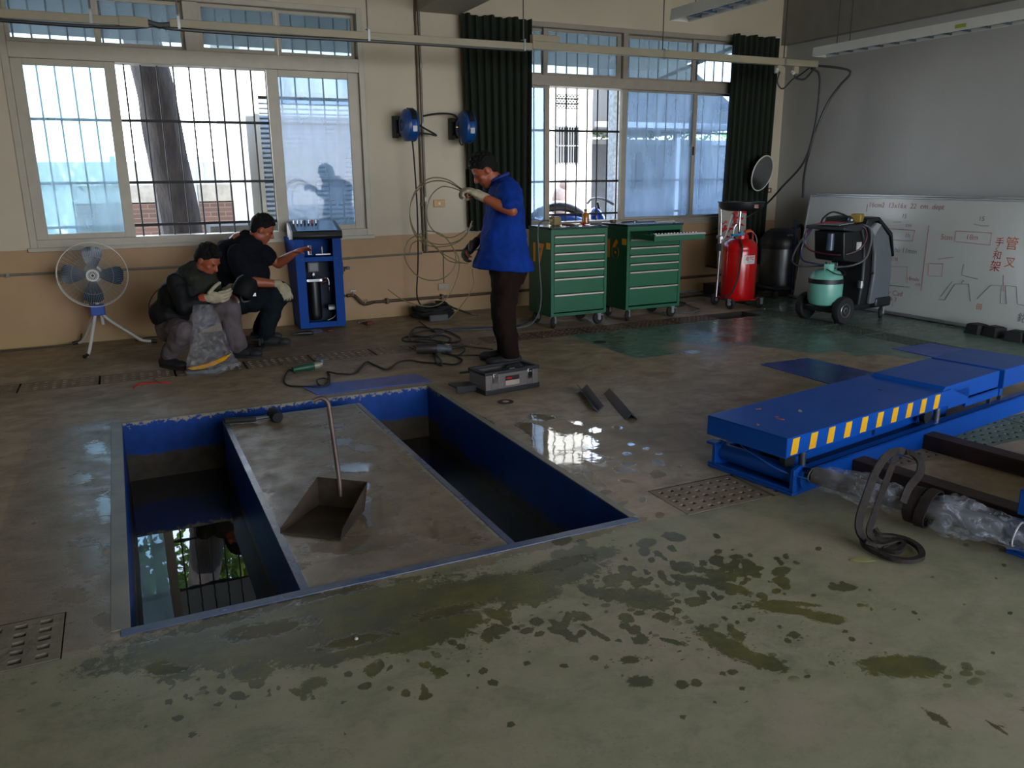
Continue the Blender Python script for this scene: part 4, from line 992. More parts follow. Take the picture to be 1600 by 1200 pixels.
for k in range(4):
    bl = MB(); prof = []
    N_ = 9
    rows = []
    for i in range(N_):
        s_ = i / (N_ - 1); r_ = .05 + .185 * s_; wdt = .030 + .075 * math.sin(pi * min(1, s_ * .62 + .02)) ** 1.2 * (1 if s_ < .85 else max(.25, 1 - ((s_ - .85) / .15) ** 2 * .7))
        rows.append([(-wdt * .75, r_), (-wdt * .25, r_), (wdt * .25, r_), (wdt * .75, r_)])
    vs = []
    for rw in rows:
        for j, (x_, r_) in enumerate(rw): vs.append((x_, -.02 + .03 * (j / 3), r_))
    nb = len(vs); vs += [(p[0], p[1] + .003, p[2]) for p in vs]; fs = []
    for i in range(N_ - 1):
        for j in range(3):
            a = i * 4 + j; fs += [(a, a + 1, a + 5, a + 4), (nb + a, nb + a + 4, nb + a + 5, nb + a + 1)]
        fs += [(i * 4, i * 4 + 4, nb + i * 4 + 4, nb + i * 4), (i * 4 + 3, nb + i * 4 + 3, nb + i * 4 + 7, i * 4 + 7)]
    fs += [tuple((N_ - 1) * 4 + j for j in range(4)) + tuple(nb + (N_ - 1) * 4 + j for j in (3, 2, 1, 0))]
    R_ = Matrix.Rotation(rad(90 * k + 5), 4, 'Y'); bl.M = Matrix.Translation((fx, fy - .02, fz)) @ R_
    bl.add(vs, fs); bl.build('blade', M_BLADE, t)
MB().lathe([(.01, -.03), (.055, -.02), (.06, .02), (.02, .03)], (fx, fy, fz), (0, 1, 0), 20).build('blade_hub', M_GREY, t)
MB().lathe([(.02, 0), (.075, .02), (.08, .10), (.05, .15), (.01, .16)], (fx, fy + .05, fz), (0, 1, 0), 20).build('motor', M_WHITE, t)
MB().cyl((fx, .02, .58), (fx, .02, .36), .016).build('neck', M_WHITE, t)
MB().box(-.055, .055, -.055, .055, .295, .385).build('leg_socket', mat('bright_blue_plastic', '1450b8', .4), t, bevel=.006)
MB().box(-.065, -.03, -.01, .03, .385, .41).build('speed_switch', M_DARK, t)
for pts, lb in (([(-.02, -.03, .33), (-.04, -.06, .24), (-.09, -.26, .06), (-.11, -.36, .018), (-.13, -.40, .014)], 0), ([(.03, 0, .33), (.06, 0, .26), (.24, .01, .10), (.32, .02, .035), (.43, .02, .016)], 0), ([(-.03, .03, .33), (-.06, .08, .24), (-.15, .24, .05), (-.20, .29, .016), (-.24, .29, .014)], 0), ([(.02, .03, .33), (.025, .05, .2)], 0)):
    lg = MB().tube(pts, .014, 10, smooth=4).build('leg', M_WHITE, t)
    e = Vector(pts[-1]); e0 = Vector(pts[-2])
    if len(pts) > 2: MB().cyl(e - (e - e0).normalized() * .04, e + (e - e0).normalized() * .006, .0165, n=10).build('foot_cap', M_DARK, lg)
cable('cable', 'brown fan cord running left along the wall base', [(-.40, 8.02, .10), (-.44, 8.04, .03), (-.6, 8.02, .008), (-1.0, 8.0, .008), (-1.6, 7.95, .008)], .006, mat('brown_cord', '3a3028', .6))
cable('cable', 'brown cord dangling from a plug on the dado behind the crouching man', [(.46, 8.10, .50), (.36, 8.09, .48), (.24, 8.07, .42), (.17, 8.05, .30), (.20, 8.04, .18), (.28, 8.03, .10), (.27, 8.0, .01), (.2, 7.95, .03), (.1, 7.93, .03), (.02, 7.92, .01)], .005, mat('brown_cord', '3a3028', .6))
MB().box(.38, .47, 8.095, 8.12, .485, .515).build('plug_bar', mat('brown_plastic', '4a3a2c', .6)); tag(bpy.data.objects['plug_bar'], 'small brown socket bar on the dado left of the crouching man', 'socket')

# ------------------------------------------------------------------ blue service machine (open front)
t = thing('gas_service_machine', 'open-fronted blue metal machine with a black gas cylinder inside, below the left window', 'machine', (1.47, 7.765, 0), rad(-4.5))
W_, Dp, H_ = .435, .30, .88
fr = MB(); th = .004
fr.add([(0, 0, .02), (th, 0, .02), (-.015 + th, Dp, .02), (-.015, Dp, .02), (0, 0, H_), (th, 0, H_), (-.06 + th, Dp, H_), (-.06, Dp, H_)], [(3, 2, 1, 0), (4, 5, 6, 7), (0, 1, 5, 4), (1, 2, 6, 5), (2, 3, 7, 6), (3, 0, 4, 7)]); fr.box(W_ - th, W_, 0, Dp, .02, H_); fr.box(0, W_, Dp - th, Dp, .02, H_); fr.box(0, W_, 0, Dp, .02, .03)
fr.box(0, .085, -.012, .0, .02, H_); fr.box(W_ - .085, W_, -.012, 0, .02, H_); fr.box(.085, W_ - .085, -.012, 0, .02, .075); fr.box(.085, W_ - .085, -.012, .0, .655, .70)
fr.box(.085, W_ - .085, 0, Dp, .675, .685); fr.box(.08, .084, 0, .03, .07, .66); fr.box(W_ - .084, W_ - .08, 0, .03, .07, .66)
fr.build('cabinet', M_BLUEM, t, bevel=.002)
tp = MB(); tp.prism([(-.03, H_ - .015), (-.045, H_ + .015), (-.03, H_ + .06), (Dp + .02, H_ + .14), (Dp + .02, H_ + .02), (0, H_)], -.012, W_ + .012, 'x')
tp.build('top_tray', M_DARK, t, bevel=.006)
MB().prism([(-.02, H_ + .066), (-.02, H_ + .07), (Dp * .9, H_ + .142), (Dp * .9, H_ + .138)], .03, W_ - .03, 'x').build('tray_panel', mat('tray_steel_blue', '2a4f74', .25, .6), t)
MB().prism([(-.005, H_ - .01), (-.03, H_ + .06), (.22, H_ + .135), (.26, H_ + .10), (.24, H_ - .03)], -.03, -.0125, 'x').build('tray_cheek', M_WHITE, t)
for k in range(7): MB().cyl((.03 + .035 * k, .2, H_ + .12), (.03 + .035 * k, .2, H_ + .155), .009, n=10).build('valve_knob', M_RED if k == 5 else (M_DARK if k == 3 else M_CHROME), t)
bt = MB().lathe([(.05, 0), (.062, .02), (.064, .05), (.064, .34), (.058, .375), (.03, .40), (.018, .41), (.018, .43)], (.165, .10, .085), n=24); bt.build('gas_cylinder', mat('black_cylinder', '141516', .4, var=.2), t)
MB().cyl((.165, .10, .51), (.165, .10, .545), .02).cyl((.165, .10, .53), (.165, .05, .53), .012).box(.10, .24, .035, .05, .46, .485).build('cylinder_valve', M_STEEL, t)
for x in (.105, .225): MB().cyl((x, .035, .472), (x, .03, .472), .011).build('clamp_bolt', M_CHROME, t)
MB().box(.11, .22, .03, .05, .55, .65).build('gauge_block', M_DARK, t, bevel=.004); MB().box(.125, .205, .024, .03, .565, .635).build('gauge_face', mat('grey_screen', '454b50', .3), t)
MB().tube([(.19, .08, .525), (.26, .06, .49), (.29, .06, .49), (.305, .06, .46), (.305, .06, .42)], .004, 6, smooth=3).cyl((.305, .06, .37), (.305, .06, .395), .008).build('gas_pipe', M_CHROME, t)
MB().cyl((.24, .1, .44), (.29, .09, .46), .02).build('pressure_switch', mat('dark_red_part', '501818', .5), t)
MB().box(.086, W_ - .086, Dp - .012, Dp - .005, .04, .655).build('shade_panel', mat('shadow_navy_panel', '0a1a3c', .6), t)  # added navy sheet, its dark colour stands in for shade inside the cabinet
MB().box(.285, .36, .08, .12, .17, .225).build('relay_box', M_DARK, t, bevel=.004); MB().box(.29, .355, .074, .08, .175, .205).build('relay_label', M_WHITE, t)
MB().box(.13, .165, .08, .12, .715, .80).cyl((.155, .06, .72), (.155, .06, .80), .008).cyl((.26, .07, .72), (.26, .07, .79), .012).box(.2, .34, .06, .1, .71, .72).build('filter_parts', M_STEEL, t)
MB().tube([(.35, .1, .2), (.37, .1, .15), (.33, .06, .10), (.27, .04, .08)], .003, 6, smooth=3).build('clear_tube', M_WHITE, t)
MB().box(W_, W_ + .012, .02, .06, .52, .64).cyl((W_ + .01, .04, .58), (W_ + .05, .04, .575), .012).box(W_ + .045, W_ + .075, .025, .055, .56, .59).cyl((W_ + .02, .04, .545), (W_ + .02, .04, .575), .01).build('side_valve', M_DARK, t)
for k, (dx, ss) in enumerate(((.04, .5), (.36, .6))): text_mesh('lettering', '- -', .018, mat('white_print', 'c8d0e0', .5), t, (dx + .02, -.0125, .68), (pi / 2, 0, 0))

# ------------------------------------------------------------------ green tool cabinets
def drawer(t, x0, x1, zt, zb, out=0.0, tray=False):
    mb = MB(); mb.box(x0, x1, -.004 - out, .012 - out, zb + .006, zt)
    if tray:
        mb.box(x0 + .02, x0 + .024, .012 - out, .38 - out, zb + .01, zt - .012); mb.box(x1 - .024, x1 - .02, .012 - out, .38 - out, zb + .01, zt - .012)
        mb.box(x0 + .02, x1 - .02, .012 - out, .38 - out, zb + .008, zb + .012)
    d = mb.build('drawer', M_GREEN, t, bevel=.0015)
    MB().prism([(-.004 - out, zt), (-.016 - out, zt - .001), (-.018 - out, zt - .014), (-.013 - out, zt - .014), (-.011 - out, zt - .006), (-.004 - out, zt - .008)], x0 + .004, x1 - .004, 'x').build('handle_strip', mat('anodised_handle', 'b3a6a0', .35, .5, var=.1), d)
    if tray:
        so = MB(); r_ = random.Random(3)
        for k in range(14): so.cyl((x0 + .05 + k * .036, .05 - out, zb + .012), (x0 + .05 + k * .036, .05 - out, zt + .004), .010, n=8)
        for k in range(10): so.cyl((x0 + .05 + k * .03, .12 - out, zb + .012), (x0 + .05 + k * .03, .12 - out, zt), .008, n=8)
        so.build('sockets', M_CHROME, d)['kind'] = 'stuff'
        MB().box(x0 + .03, x1 - .03, .02 - out, .36 - out, zb + .012, zt - .02).build('foam_insert', M_DARK, d)
    return d
def caster(t, x, y, swivel, brake=False):
    c = MB(); R_ = Matrix.Rotation(swivel, 4, 'Z'); c.M = Matrix.Translation((x, y, 0)) @ R_
    c.lathe([(.012, -.018), (.052, -.018), (.060, -.009), (.060, .009), (.052, .018), (.012, .018)], (0, 0, .060), (0, 1, 0), 24)
    w_ = c.build('caster', M_RUB, t)
    f_ = MB(); f_.M = c.M
    f_.box(-.018, .018, -.027, -.021, .05, .115); f_.box(-.018, .018, .021, .027, .05, .115); f_.box(-.024, .024, -.026, .026, .10, .112); f_.cyl((0, -.030, .060), (0, .030, .060), .018, n=12)
    if brake: f_.box(.01, .06, -.02, .02, .085, .092)
    f_.build('fork', mat('zinc_plate', 'b9bbbd', .35, .55), w_)
def tool_cabinet(label, x, y, wd, zs, num, numx, openfirst, tag_, tabs):
    t = thing('tool_cabinet', label, 'tool cabinet', (x, y, 0), 0, 'green tool cabinets'); dp = .455; H_ = .958; z0 = .118
    b_ = MB(); e = .03
    b_.box(0, .003, 0, dp, z0, H_ - .02); b_.box(wd - .003, wd, 0, dp, z0, H_ - .02); b_.box(0, wd, dp - .003, dp, z0, H_ - .02); b_.box(0, wd, 0, dp, z0, z0 + .004)
    b_.box(0, e, -.006, 0, z0, H_ - .02); b_.box(wd - e, wd, -.006, 0, z0, H_ - .02); b_.box(e, wd - e, -.006, 0, z0, z0 + .03); b_.box(e, wd - e, -.006, 0, zs[0] + .006, H_ - .02)
    if openfirst: b_.box(e, wd - e, .0, .004, zs[1] + .004, zs[1] + .012)
    b_.build('cabinet_body', M_GREEN, t, bevel=.002)
    MB().box(-.008, wd + .008, -.014, dp + .006, H_ - .02, H_).build('worktop', mat('dark_steel_top', '2b3b40', .25, .6, var=.3, scale=12), t, bevel=.004)
    for k in range(len(zs) - 1): drawer(t, e + .003, wd - e - .003, zs[k], zs[k + 1], .40 if (openfirst and k == 0) else 0, openfirst and k == 0)
    for cx, cy, sw in ((.05, .04, .9), (wd - .06, .05, .2), (.06, dp - .05, .5), (wd - .05, dp - .05, 2.4)): caster(t, cx, cy, sw, cy < .1)
    for ch_, yy in num: text_mesh('number', ch_, .235, M_ORANGE, t, (-.001, yy, numx), (pi / 2, 0, -pi / 2), .0008, .011)
    MB().box(-.0015, -.0003, .012, .09, *tag_).build('yellow_tag', M_YEL, t)
    return t
zsA = (.876, .797, .717, .637, .558, .480, .327, .152)
tool_cabinet('green seven-drawer tool cabinet marked 17, all drawers shut', 3.615, 6.68, .615, zsA, [('1', .335), ('7', .205)], .70, False, (.755, .815), 0)
zsB = (.885, .815, .735, .655, .575, .497, .342, .155)
tool_cabinet('green tool cabinet marked 6 with its top drawer pulled out', 4.46, 6.68, .655, zsB, [('6', .205), ('1', .33)], .70, True, (.76, .82), 0)
# things on cabinet 17
bx = thing('adapter', 'cream plastic adapter block with grey cable on the left tool cabinet', 'adapter', (3.80, 6.93, .959), .2)
MB().box(-.045, .045, -.04, .04, 0, .085).build('case', mat('cream_plastic', '8f7f55', .5), bx, bevel=.012)
MB().cyl((-.045, 0, .05), (-.09, 0, .05), .014).build('gland', mat('cream_plastic', '8f7f55'), bx)
cable('cable', 'grey cable from the cream adapter falling down the side of cabinet 17 to the floor', [(3.715, 6.91, 1.008), (3.66, 6.88, 1.015), (3.58, 6.84, .985), (3.55, 6.82, .90), (3.55, 6.80, .72), (3.56, 6.80, .55), (3.575, 6.80, .35), (3.56, 6.8, .18), (3.50, 6.82, .06), (3.38, 6.85, .014), (3.0, 6.95, .012), (2.6, 7.1, .012)], .0075, mat('grey_cable', '55585a', .5))
bo = thing('bottle', 'amber glass bottle on the left tool cabinet', 'bottle', (4.165, 6.98, .959))
MB().lathe([(.030, 0), (.036, .006), (.036, .085), (.030, .102), (.014, .112), (.013, .125)], n=20).build('body', mat('amber_glass', 'a8651a', .12, col2='8a4c10', coat=.5), bo)
MB().lathe([(.0165, .122), (.0165, .145), (.012, .147)], n=14).build('cap', mat('brown_cap', '5c4028', .4), bo)
def pliers(label, x, y, rz, m_, z=.959, s=1.0):
    t = thing('pliers', label, 'pliers', (x, y, z), rz)
    MB().tube([(0, 0, .008), (.05 * s, .02, .010), (.12 * s, .022, .008)], .007, 6, smooth=3).tube([(0, 0, .008), (.05 * s, -.02, .010), (.12 * s, -.022, .008)], .007, 6, smooth=3).build('grips', m_, t)
    MB().box(-.045, .005, -.011, .011, .002, .014).build('jaws', M_STEEL, t, bevel=.002)
pliers('red-handled pliers on cabinet 17 nearest the amber bottle', 4.03, 6.86, .5, M_RED)
pliers('dark red pliers in the middle of cabinet 17', 3.95, 6.83, 2.6, mat('dark_red_grip', '6b1420', .5))
pliers('purple-handled pliers at the front right edge of cabinet 17', 4.08, 6.76, -.3, mat('purple_grip', '3a2458', .5))
pliers('black-handled pliers beside the cream adapter', 3.91, 6.74, 3.6, M_DARK)
# things on cabinet 6
for k, (lb, x, y, L_, rz, m_) in enumerate((('long thin steel wrench lying across the right tool cabinet', 4.85, 6.90, .36, .15, M_STEEL), ('pale steel offset wrench at the right of the right tool cabinet top', 5.0, 6.82, .20, -.1, mat('pale_tool', 'b7b09c', .4)), ('dark ratchet handle on the left of the right tool cabinet top', 4.68, 6.98, .22, .35, M_DARK))):
    t = thing('wrench', lb, 'wrench', (x, y, .959), rz)
    MB().box(-L_ / 2, L_ / 2, -.009, .009, .001, .012).build('shank', m_, t, bevel=.003)
    MB().cyl((L_ / 2, 0, 0.001), (L_ / 2, 0, .014), .018).cyl((-L_ / 2, 0, 0.001), (-L_ / 2, 0, .013), .014).build('heads', m_, t)
t = thing('screw_cup', 'little brown cup at the back left corner of the right tool cabinet', 'cup', (4.51, 7.02, .959))
MB().lathe([(.025, 0), (.032, .004), (.034, .028), (.031, .028), (.028, .006), (.0, .006)], n=18).build('cup_body', mat('brown_cap', '5c4028', .4), t)

# ------------------------------------------------------------------ red waste oil drainer
t = thing('oil_drainer', 'red wheeled oil drainer tank with a wide black funnel pan on top', 'oil drainer', (6.10, 6.93, 0))
tk = MB().lathe([(.02, .075), (.15, .078), (.178, .10), (.186, .13), (.186, .60), (.182, .615), (.186, .63), (.186, .655), (.17, .70), (.12, .735), (.085, .745), (.085, .78), (.02, .785)], n=40); tk.build('tank', M_RED, t)
rg = MB()
for k in range(4):
    a = rad(45 + 90 * k - 12); d = Vector((cos(a), sin(a), 0)); s_ = Vector((-sin(a), cos(a), 0))
    rg.prism([tuple((d * .13 + s_ * .06)[:2]), tuple((d * .265 + s_ * .025)[:2]), tuple((d * .265 - s_ * .025)[:2]), tuple((d * .13 - s_ * .06)[:2])], .085, .10)
rg.build('base_bracket', M_RED, t)
for k in range(4):
    a = rad(45 + 90 * k - 12); caster(t, .25 * cos(a), .25 * sin(a), a + 1.2)
MB().tube([(.08, .02, .74), (.10, .02, .80), (.16, .02, .815), (.185, .02, .78), (.185, .02, .66)], .013, 10, smooth=4).build('handle', M_RED, t)
MB().tube([(.07, .015, .812), (.145, .019, .822)], .021, 10).build('handle_grip', mat('orange_grip', 'd04a10', .4), t)
MB().cyl((-.03, 0, .78), (-.03, 0, 1.05), .014).cyl((-.03, 0, .98), (-.03, 0, 1.03), .022).build('drain_column', M_CHROME, t)
pn = MB().lathe([(.02, 1.035), (.15, 1.04), (.215, 1.06), (.235, 1.09), (.24, 1.125), (.247, 1.13), (.247, 1.136), (.234, 1.134), (.228, 1.10), (.20, 1.07), (.02, 1.055)], (-.02, 0, 0), n=44); pn.build('drain_pan', M_DARK, t)
MB().box(-.055, .0, -.243, -.236, 1.075, 1.11).build('pan_sticker', mat('red_white_sticker', 'b09a98', .5, col2='904040', scale=60), t)
MB().tube([(-.255, .05, .12), (-.245, .04, .72), (-.245, .04, .76)], .013, 10).tube([(-.245, .04, .72), (-.25, .04, .95), (-.262, .04, 1.06)], .011, 10).build('mast', M_CHROME, t)
MB().cyl((-.265, .0, .76), (-.225, .08, .76), .017).box(-.30, -.24, .02, .05, .755, .785).build('mast_clamp', M_STEEL, t)
MB().box(-.285, -.245, .02, .06, .62, .70).build('clamp_block', M_DARK, t)
MB().tube([(-.245, .04, .70), (-.19, .02, .78), (-.13, 0, 1.0)], .010, 8).build('suction_wand', mat('grey_wand', 'a9acb0', .3, .5), t)
MB().tube([(-.13, -.02, .76), (-.125, -.03, .86), (-.10, -.04, .90), (-.07, -.04, .86), (-.07, -.04, .76)], .007, 8, smooth=4).build('air_gauge_loop', M_CHROME, t)
MB().box(-.15, -.04, -.05, -.01, .775, .80).cyl((-.02, -.03, .75), (-.02, -.03, .82), .018).build('air_valve', mat('sky_blue_valve', '2a8fc8', .4), t)
MB().cyl((-.11, -.07, .765), (-.11, -.05, .765), .022).build('gauge', M_STEEL, t)
MB().tube([(-.10, -.10, .74), (-.13, -.18, .66), (-.155, -.19, .50), (-.17, -.185, .35), (-.21, -.16, .20), (-.25, -.10, .12)], .010, 8, smooth=5).build('drain_hose', M_RUB, t)
MB().tube([(.04, 0, .80), (.12, -.02, .82), (.17, -.06, .74), (.188, -.06, .5), (.19, -.04, .2)], .003, 6, smooth=4).build('sight_tube', mat('clear_tube', 'b8b0a8', .3), t)
lab = MB(); R0 = .1875
for k in range(8):
    a0, a1 = rad(-118 + k * 5.6), rad(-118 + (k + 1) * 5.6)
    lab.add([(R0 * cos(a0), R0 * sin(a0), .485), (R0 * cos(a1), R0 * sin(a1), .485), (R0 * cos(a1), R0 * sin(a1), .575), (R0 * cos(a0), R0 * sin(a0), .575)], [(0, 1, 2, 3)])
lab.build('label', M_WHITE, t)
def wrap_text(name, txt, size, m_, parent, ang, R1, z, slant=0):
    o = text_mesh(name, txt, size, m_, None, (0, 0, 0), (0, 0, 0), .0004, .001)
    for v in o.data.vertices:
        x_, y_, z_ = v.co; x_ += slant * y_; a = rad(ang) + x_ / R1; rr_ = R1 + z_
        v.co = (rr_ * cos(a), rr_ * sin(a), z + y_)
    o.parent = parent; return o
wrap_text('lettering', 'JTC', .05, M_RED, t, -91, .1885, .543, .25)
sl = MB()
for k in range(3):
    for (q0, q1) in (((-111 + k * 2.4), .52),):
        a0, a1, a2, a3 = rad(q0), rad(q0 + 1.6), rad(q0 + 4.2), rad(q0 + 2.6)
        sl.add([(.1887 * cos(a0), .1887 * sin(a0), .525), (.1887 * cos(a1), .1887 * sin(a1), .525), (.1887 * cos(a2), .1887 * sin(a2), .567), (.1887 * cos(a3), .1887 * sin(a3), .567)], [(0, 1, 2, 3)])
sl.build('emblem', M_RED, t)
wrap_text('lettering', '-- --- ----', .014, M_REDINK, t, -96, .1885, .512)
wrap_text('lettering', '---- -- -----', .012, M_GREYINK, t, -96, .1885, .498)

# hanging sign behind the drainer
t = thing('safety_sign', 'white sign with red characters leaning behind the red oil drainer', 'sign', (6.73, 7.80, 0.30), rad(-4))
MB().box(-.20, .20, 0, .012, .0, .78, Matrix.Rotation(rad(-3), 3, 'X')).build('board', mat('sign_white', 'b5b0a6', .5, var=.06), t)
text_mesh('lettering', '技', .21, M_RED, t, (.08, -.022, .60), (pi / 2 - .05, 0, 0), .001, .006)
text_mesh('lettering', '安', .21, M_RED, t, (-.10, -.012, .46), (pi / 2 - .05, 0, 0), .001, .006)
MB().box(-.15, -.12, .012, .3, 0.0, .02).build('foot', M_DARK, t); MB().cyl((-.15, .02, -.30), (-.15, .02, .1), .008).cyl((.15, .02, -.30), (.15, .02, .1), .008).build('sign_leg', M_STEEL, t)
# round mirror
t = thing('convex_mirror', 'round convex safety mirror hanging in the right corner', 'mirror', (7.20, 7.86, 1.43))
q = Vector((.25, -.9, -.22)).normalized()
prof = [(.205 * sin(a_) / sin(.5), .41 * (cos(a_) - cos(.5)) * .35) for a_ in [.5 - .05 * i for i in range(11)]]
MB().lathe(prof, (0, 0, 0), q, 40, True).build('mirror_face', mat('mirror_glass', 'c9ccd2', .03, 1.0, var=.01), t)
MB().tube([tuple(q.to_track_quat('Z', 'Y') @ Vector((.212 * cos(a_), .212 * sin(a_), -.004))) for a_ in [2 * pi * i / 40 for i in range(40)]], .008, 8, loop=True).build('rim', M_WHITE, t)
MB().tube([(0, 0, 0), (.0, .15, .02), (.0, .262, .0)], .012, 8).build('arm', M_DARK, t)
# drum vacuum in the corner
t = thing('drum_vacuum', 'black and steel drum vacuum in the dark corner behind the oil drainer', 'vacuum cleaner', (7.12, 7.42, 0))
MB().lathe([(.02, .13), (.20, .13), (.205, .15), (.205, .56)], n=32).build('drum', mat('dark_steel_drum', '6a6c6c', .3, .8, var=.3), t)
MB().lathe([(.215, .56), (.22, .60), (.22, .66), (.19, .70), (.16, .75), (.10, .79), (.01, .80)], n=32).build('motor_head', M_DARK, t)
MB().box(-.04, .04, -.18, -.16, .70, .73).build('badge', M_GREY, t)
MB().box(-.26, .26, -.26, .26, .08, .13).build('trolley', M_DARK, t, bevel=.02)
for a, b_ in ((-.2, -.2), (.2, -.2), (-.2, .2), (.2, .2)): MB().cyl((a, b_ - .02, .04), (a, b_ + .02, .04), .04).build('wheel', M_RUB, t)
MB().tube([(.1, -.1, .78), (.2, -.15, .82), (.27, -.1, .6), (.27, -.1, .2), (.2, -.28, .03)], .02, 10, smooth=5).build('hose', M_RUB, t)
t = thing('parts_crate', 'low black crate behind the oil drainer on the floor', 'crate', (6.75, 7.80, 0))
frame_rect(MB(), -.3, .3, 0, .12, .03, -.15, .15).box(-.3, .3, -.15, .15, 0, .02).build('crate_body', M_DARK, t)
t = thing('paint_bucket', 'dark bucket on the floor against the tan wall right of the cabinets', 'bucket', (5.72, 7.85, 0))
MB().lathe([(.09, 0), (.115, .25), (.12, .255), (.112, .25), (.088, .02), (.0, .02)], n=24).build('bucket_body', mat('dark_bucket', '2a2b33', .5), t)
MB().tube([(-.115, 0, .25), (-.12, -.05, .17), (0, -.12, .14), (.12, -.05, .17), (.115, 0, .25)], .004, 6, smooth=3).build('bail', M_STEEL, t)
cable('air_hose', 'dark red hose running along the dado right of the cabinets', [(5.3, 8.08, .70), (5.8, 8.09, .705), (6.1, 8.09, .70), (6.5, 8.09, .69), (6.9, 8.06, .75)], .007, mat('dark_red_hose', '4a2c24', .6))
cable('air_hose', 'pale hose end on the floor right of the cabinets', [(5.3, 7.8, .09), (5.5, 7.82, .10), (5.8, 7.85 - .2, .09), (6.1, 7.6, .09)], .012, mat('grey_cable', '55585a'))
cable('air_hose', 'black hose snaking on the floor right of cabinet 6', [(5.2, 7.4, .01), (5.5, 7.2, .01), (5.7, 7.35, .012), (5.6, 7.6, .012), (5.9, 7.7, .012), (6.5, 7.75, .012), (7.3, 7.8, .012)], .010, M_RUB)
cable('air_hose', 'grey hose curling on the floor under the right tool cabinet', [(5.10, 6.95, .01), (5.30, 6.80, .01), (5.55, 6.88, .01), (5.62, 7.1, .01), (5.7, 7.3, .012), (6.0, 7.35, .012)], .007, mat('grey_cable', '55585a'))

# ------------------------------------------------------------------ whiteboards leaning on the right wall
def board_pt(x, z, y, off=0): return (x, y, z)
M_WB = mat('whiteboard_enamel', 'c4c7c2', .2, var=.06, scale=2, rvar=.05)
ax = math.atan2(.15, 1.175)                                  # lean
def whiteboard(label, xb, y0_, y1_, H_, z0_, writing=False):
    t = thing('whiteboard', label, 'whiteboard', (xb, 0, z0_)); t.rotation_euler = (0, ax, 0)
    MB().box(0, .016, y0_, y1_, .02, H_).build('panel', M_WB, t)
    e = MB(); e.box(-.006, .022, y0_, y1_, H_ - .012, H_ + .006); e.box(-.006, .022, y0_ - .012, y0_, 0, H_ + .006); e.box(-.006, .022, y1_, y1_ + .02, 0, H_ + .006)
    e.build('frame', mat('aluminium_frame', 'a8aaac', .35, .7), t, bevel=.002)
    MB().box(-.05, .02, y0_, y1_ + .04, -.0, .018).box(-.052, -.046, y0_, y1_ + .04, 0, .03).build('pen_tray', mat('aluminium_frame', 'a8aaac'), t)
    return t
wbk_ = whiteboard('second whiteboard leaning just behind the first, showing above its top edge', 7.185, 2.2, 7.08, 1.20, .002)
wbt = whiteboard('large leaning whiteboard with red and grey handwriting behind the air-conditioning machine', 7.13, 2.1, 7.12, 1.18, .002)
for yy, zz_ in ((7.07, .78), (7.085, .60)): MB().cyl((-.007, yy, zz_), (-.003, yy, zz_), .009).build('magnet', M_DARK, wbt)
def wb_poly(pts, r=.0035, m_=None):                          # pts given as (y, z) on the board face
    MB().tube([(-.0012, y_, z_) for y_, z_ in pts], r, 5).build('marker_line', m_ or M_REDINK, wbt)
def WBP(u, v):                                               # photo position -> (y, z) on the leaning face
    d = RT * ((u - 800) / FPX) + UP * ((600 - v) / FPX) + FW
    n_ = Vector((-cos(ax), 0, sin(ax))); P0 = Vector((7.13, 0, .002)); C0 = Vector((0, 0, CAMZ))
    tt = (P0 - C0).dot(n_) / d.dot(n_); p = C0 + d * tt - P0
    return (p.y, p.x * sin(ax) + p.z * cos(ax))
for pts, m_ in (
    ([(1383, 357), (1430, 360), (1426, 377), (1383, 374)], M_REDINK), ([(1494, 361), (1550, 364), (1547, 383), (1492, 377), (1494, 361)], M_REDINK),
    ([(1383, 416), (1418, 417), (1418, 442)], M_REDINK), ([(1382, 445), (1422, 449)], M_GREYINK), ([(1452, 352), (1446, 400), (1440, 455)], M_REDINK),
    ([(1452, 412), (1474, 412), (1472, 432), (1451, 431), (1452, 412)], M_REDINK), ([(1506, 413), (1503, 430), (1528, 436)], M_GREYINK),
    ([(1467, 468), (1476, 469), (1492, 444), (1514, 444), (1517, 471)], M_GREYINK), ([(1470, 464), (1488, 440)], M_GREYINK), ([(1503, 443), (1505, 438), (1507, 440)], M_GREYINK),
    ([(1527, 467), (1548, 446), (1565, 446), (1563, 474), (1573, 475), (1571, 446), (1588, 448), (1590, 475), (1602, 478)], M_GREYINK), ([(1568, 430), (1568, 455)], M_REDINK),
    ([(1396, 347), (1408, 347)], M_REDINK), ([(1522, 350), (1534, 353), (1545, 353)], M_REDINK), ([(1465, 405), (1490, 402)], M_REDINK)):
    wb_poly([WBP(*p) for p in pts], .0028, m_)
def wb_text(txt, u, v, size, m_):
    y_, z_ = WBP(u, v); text_mesh('handwriting', txt, size, m_, wbt, (-.001, y_, z_), (pi / 2, 0, -pi / 2), .0003)
M_REDM = mat('red_marker', 'b52a22', .5); M_ORM = mat('orange_marker', 'c8682a', .5)
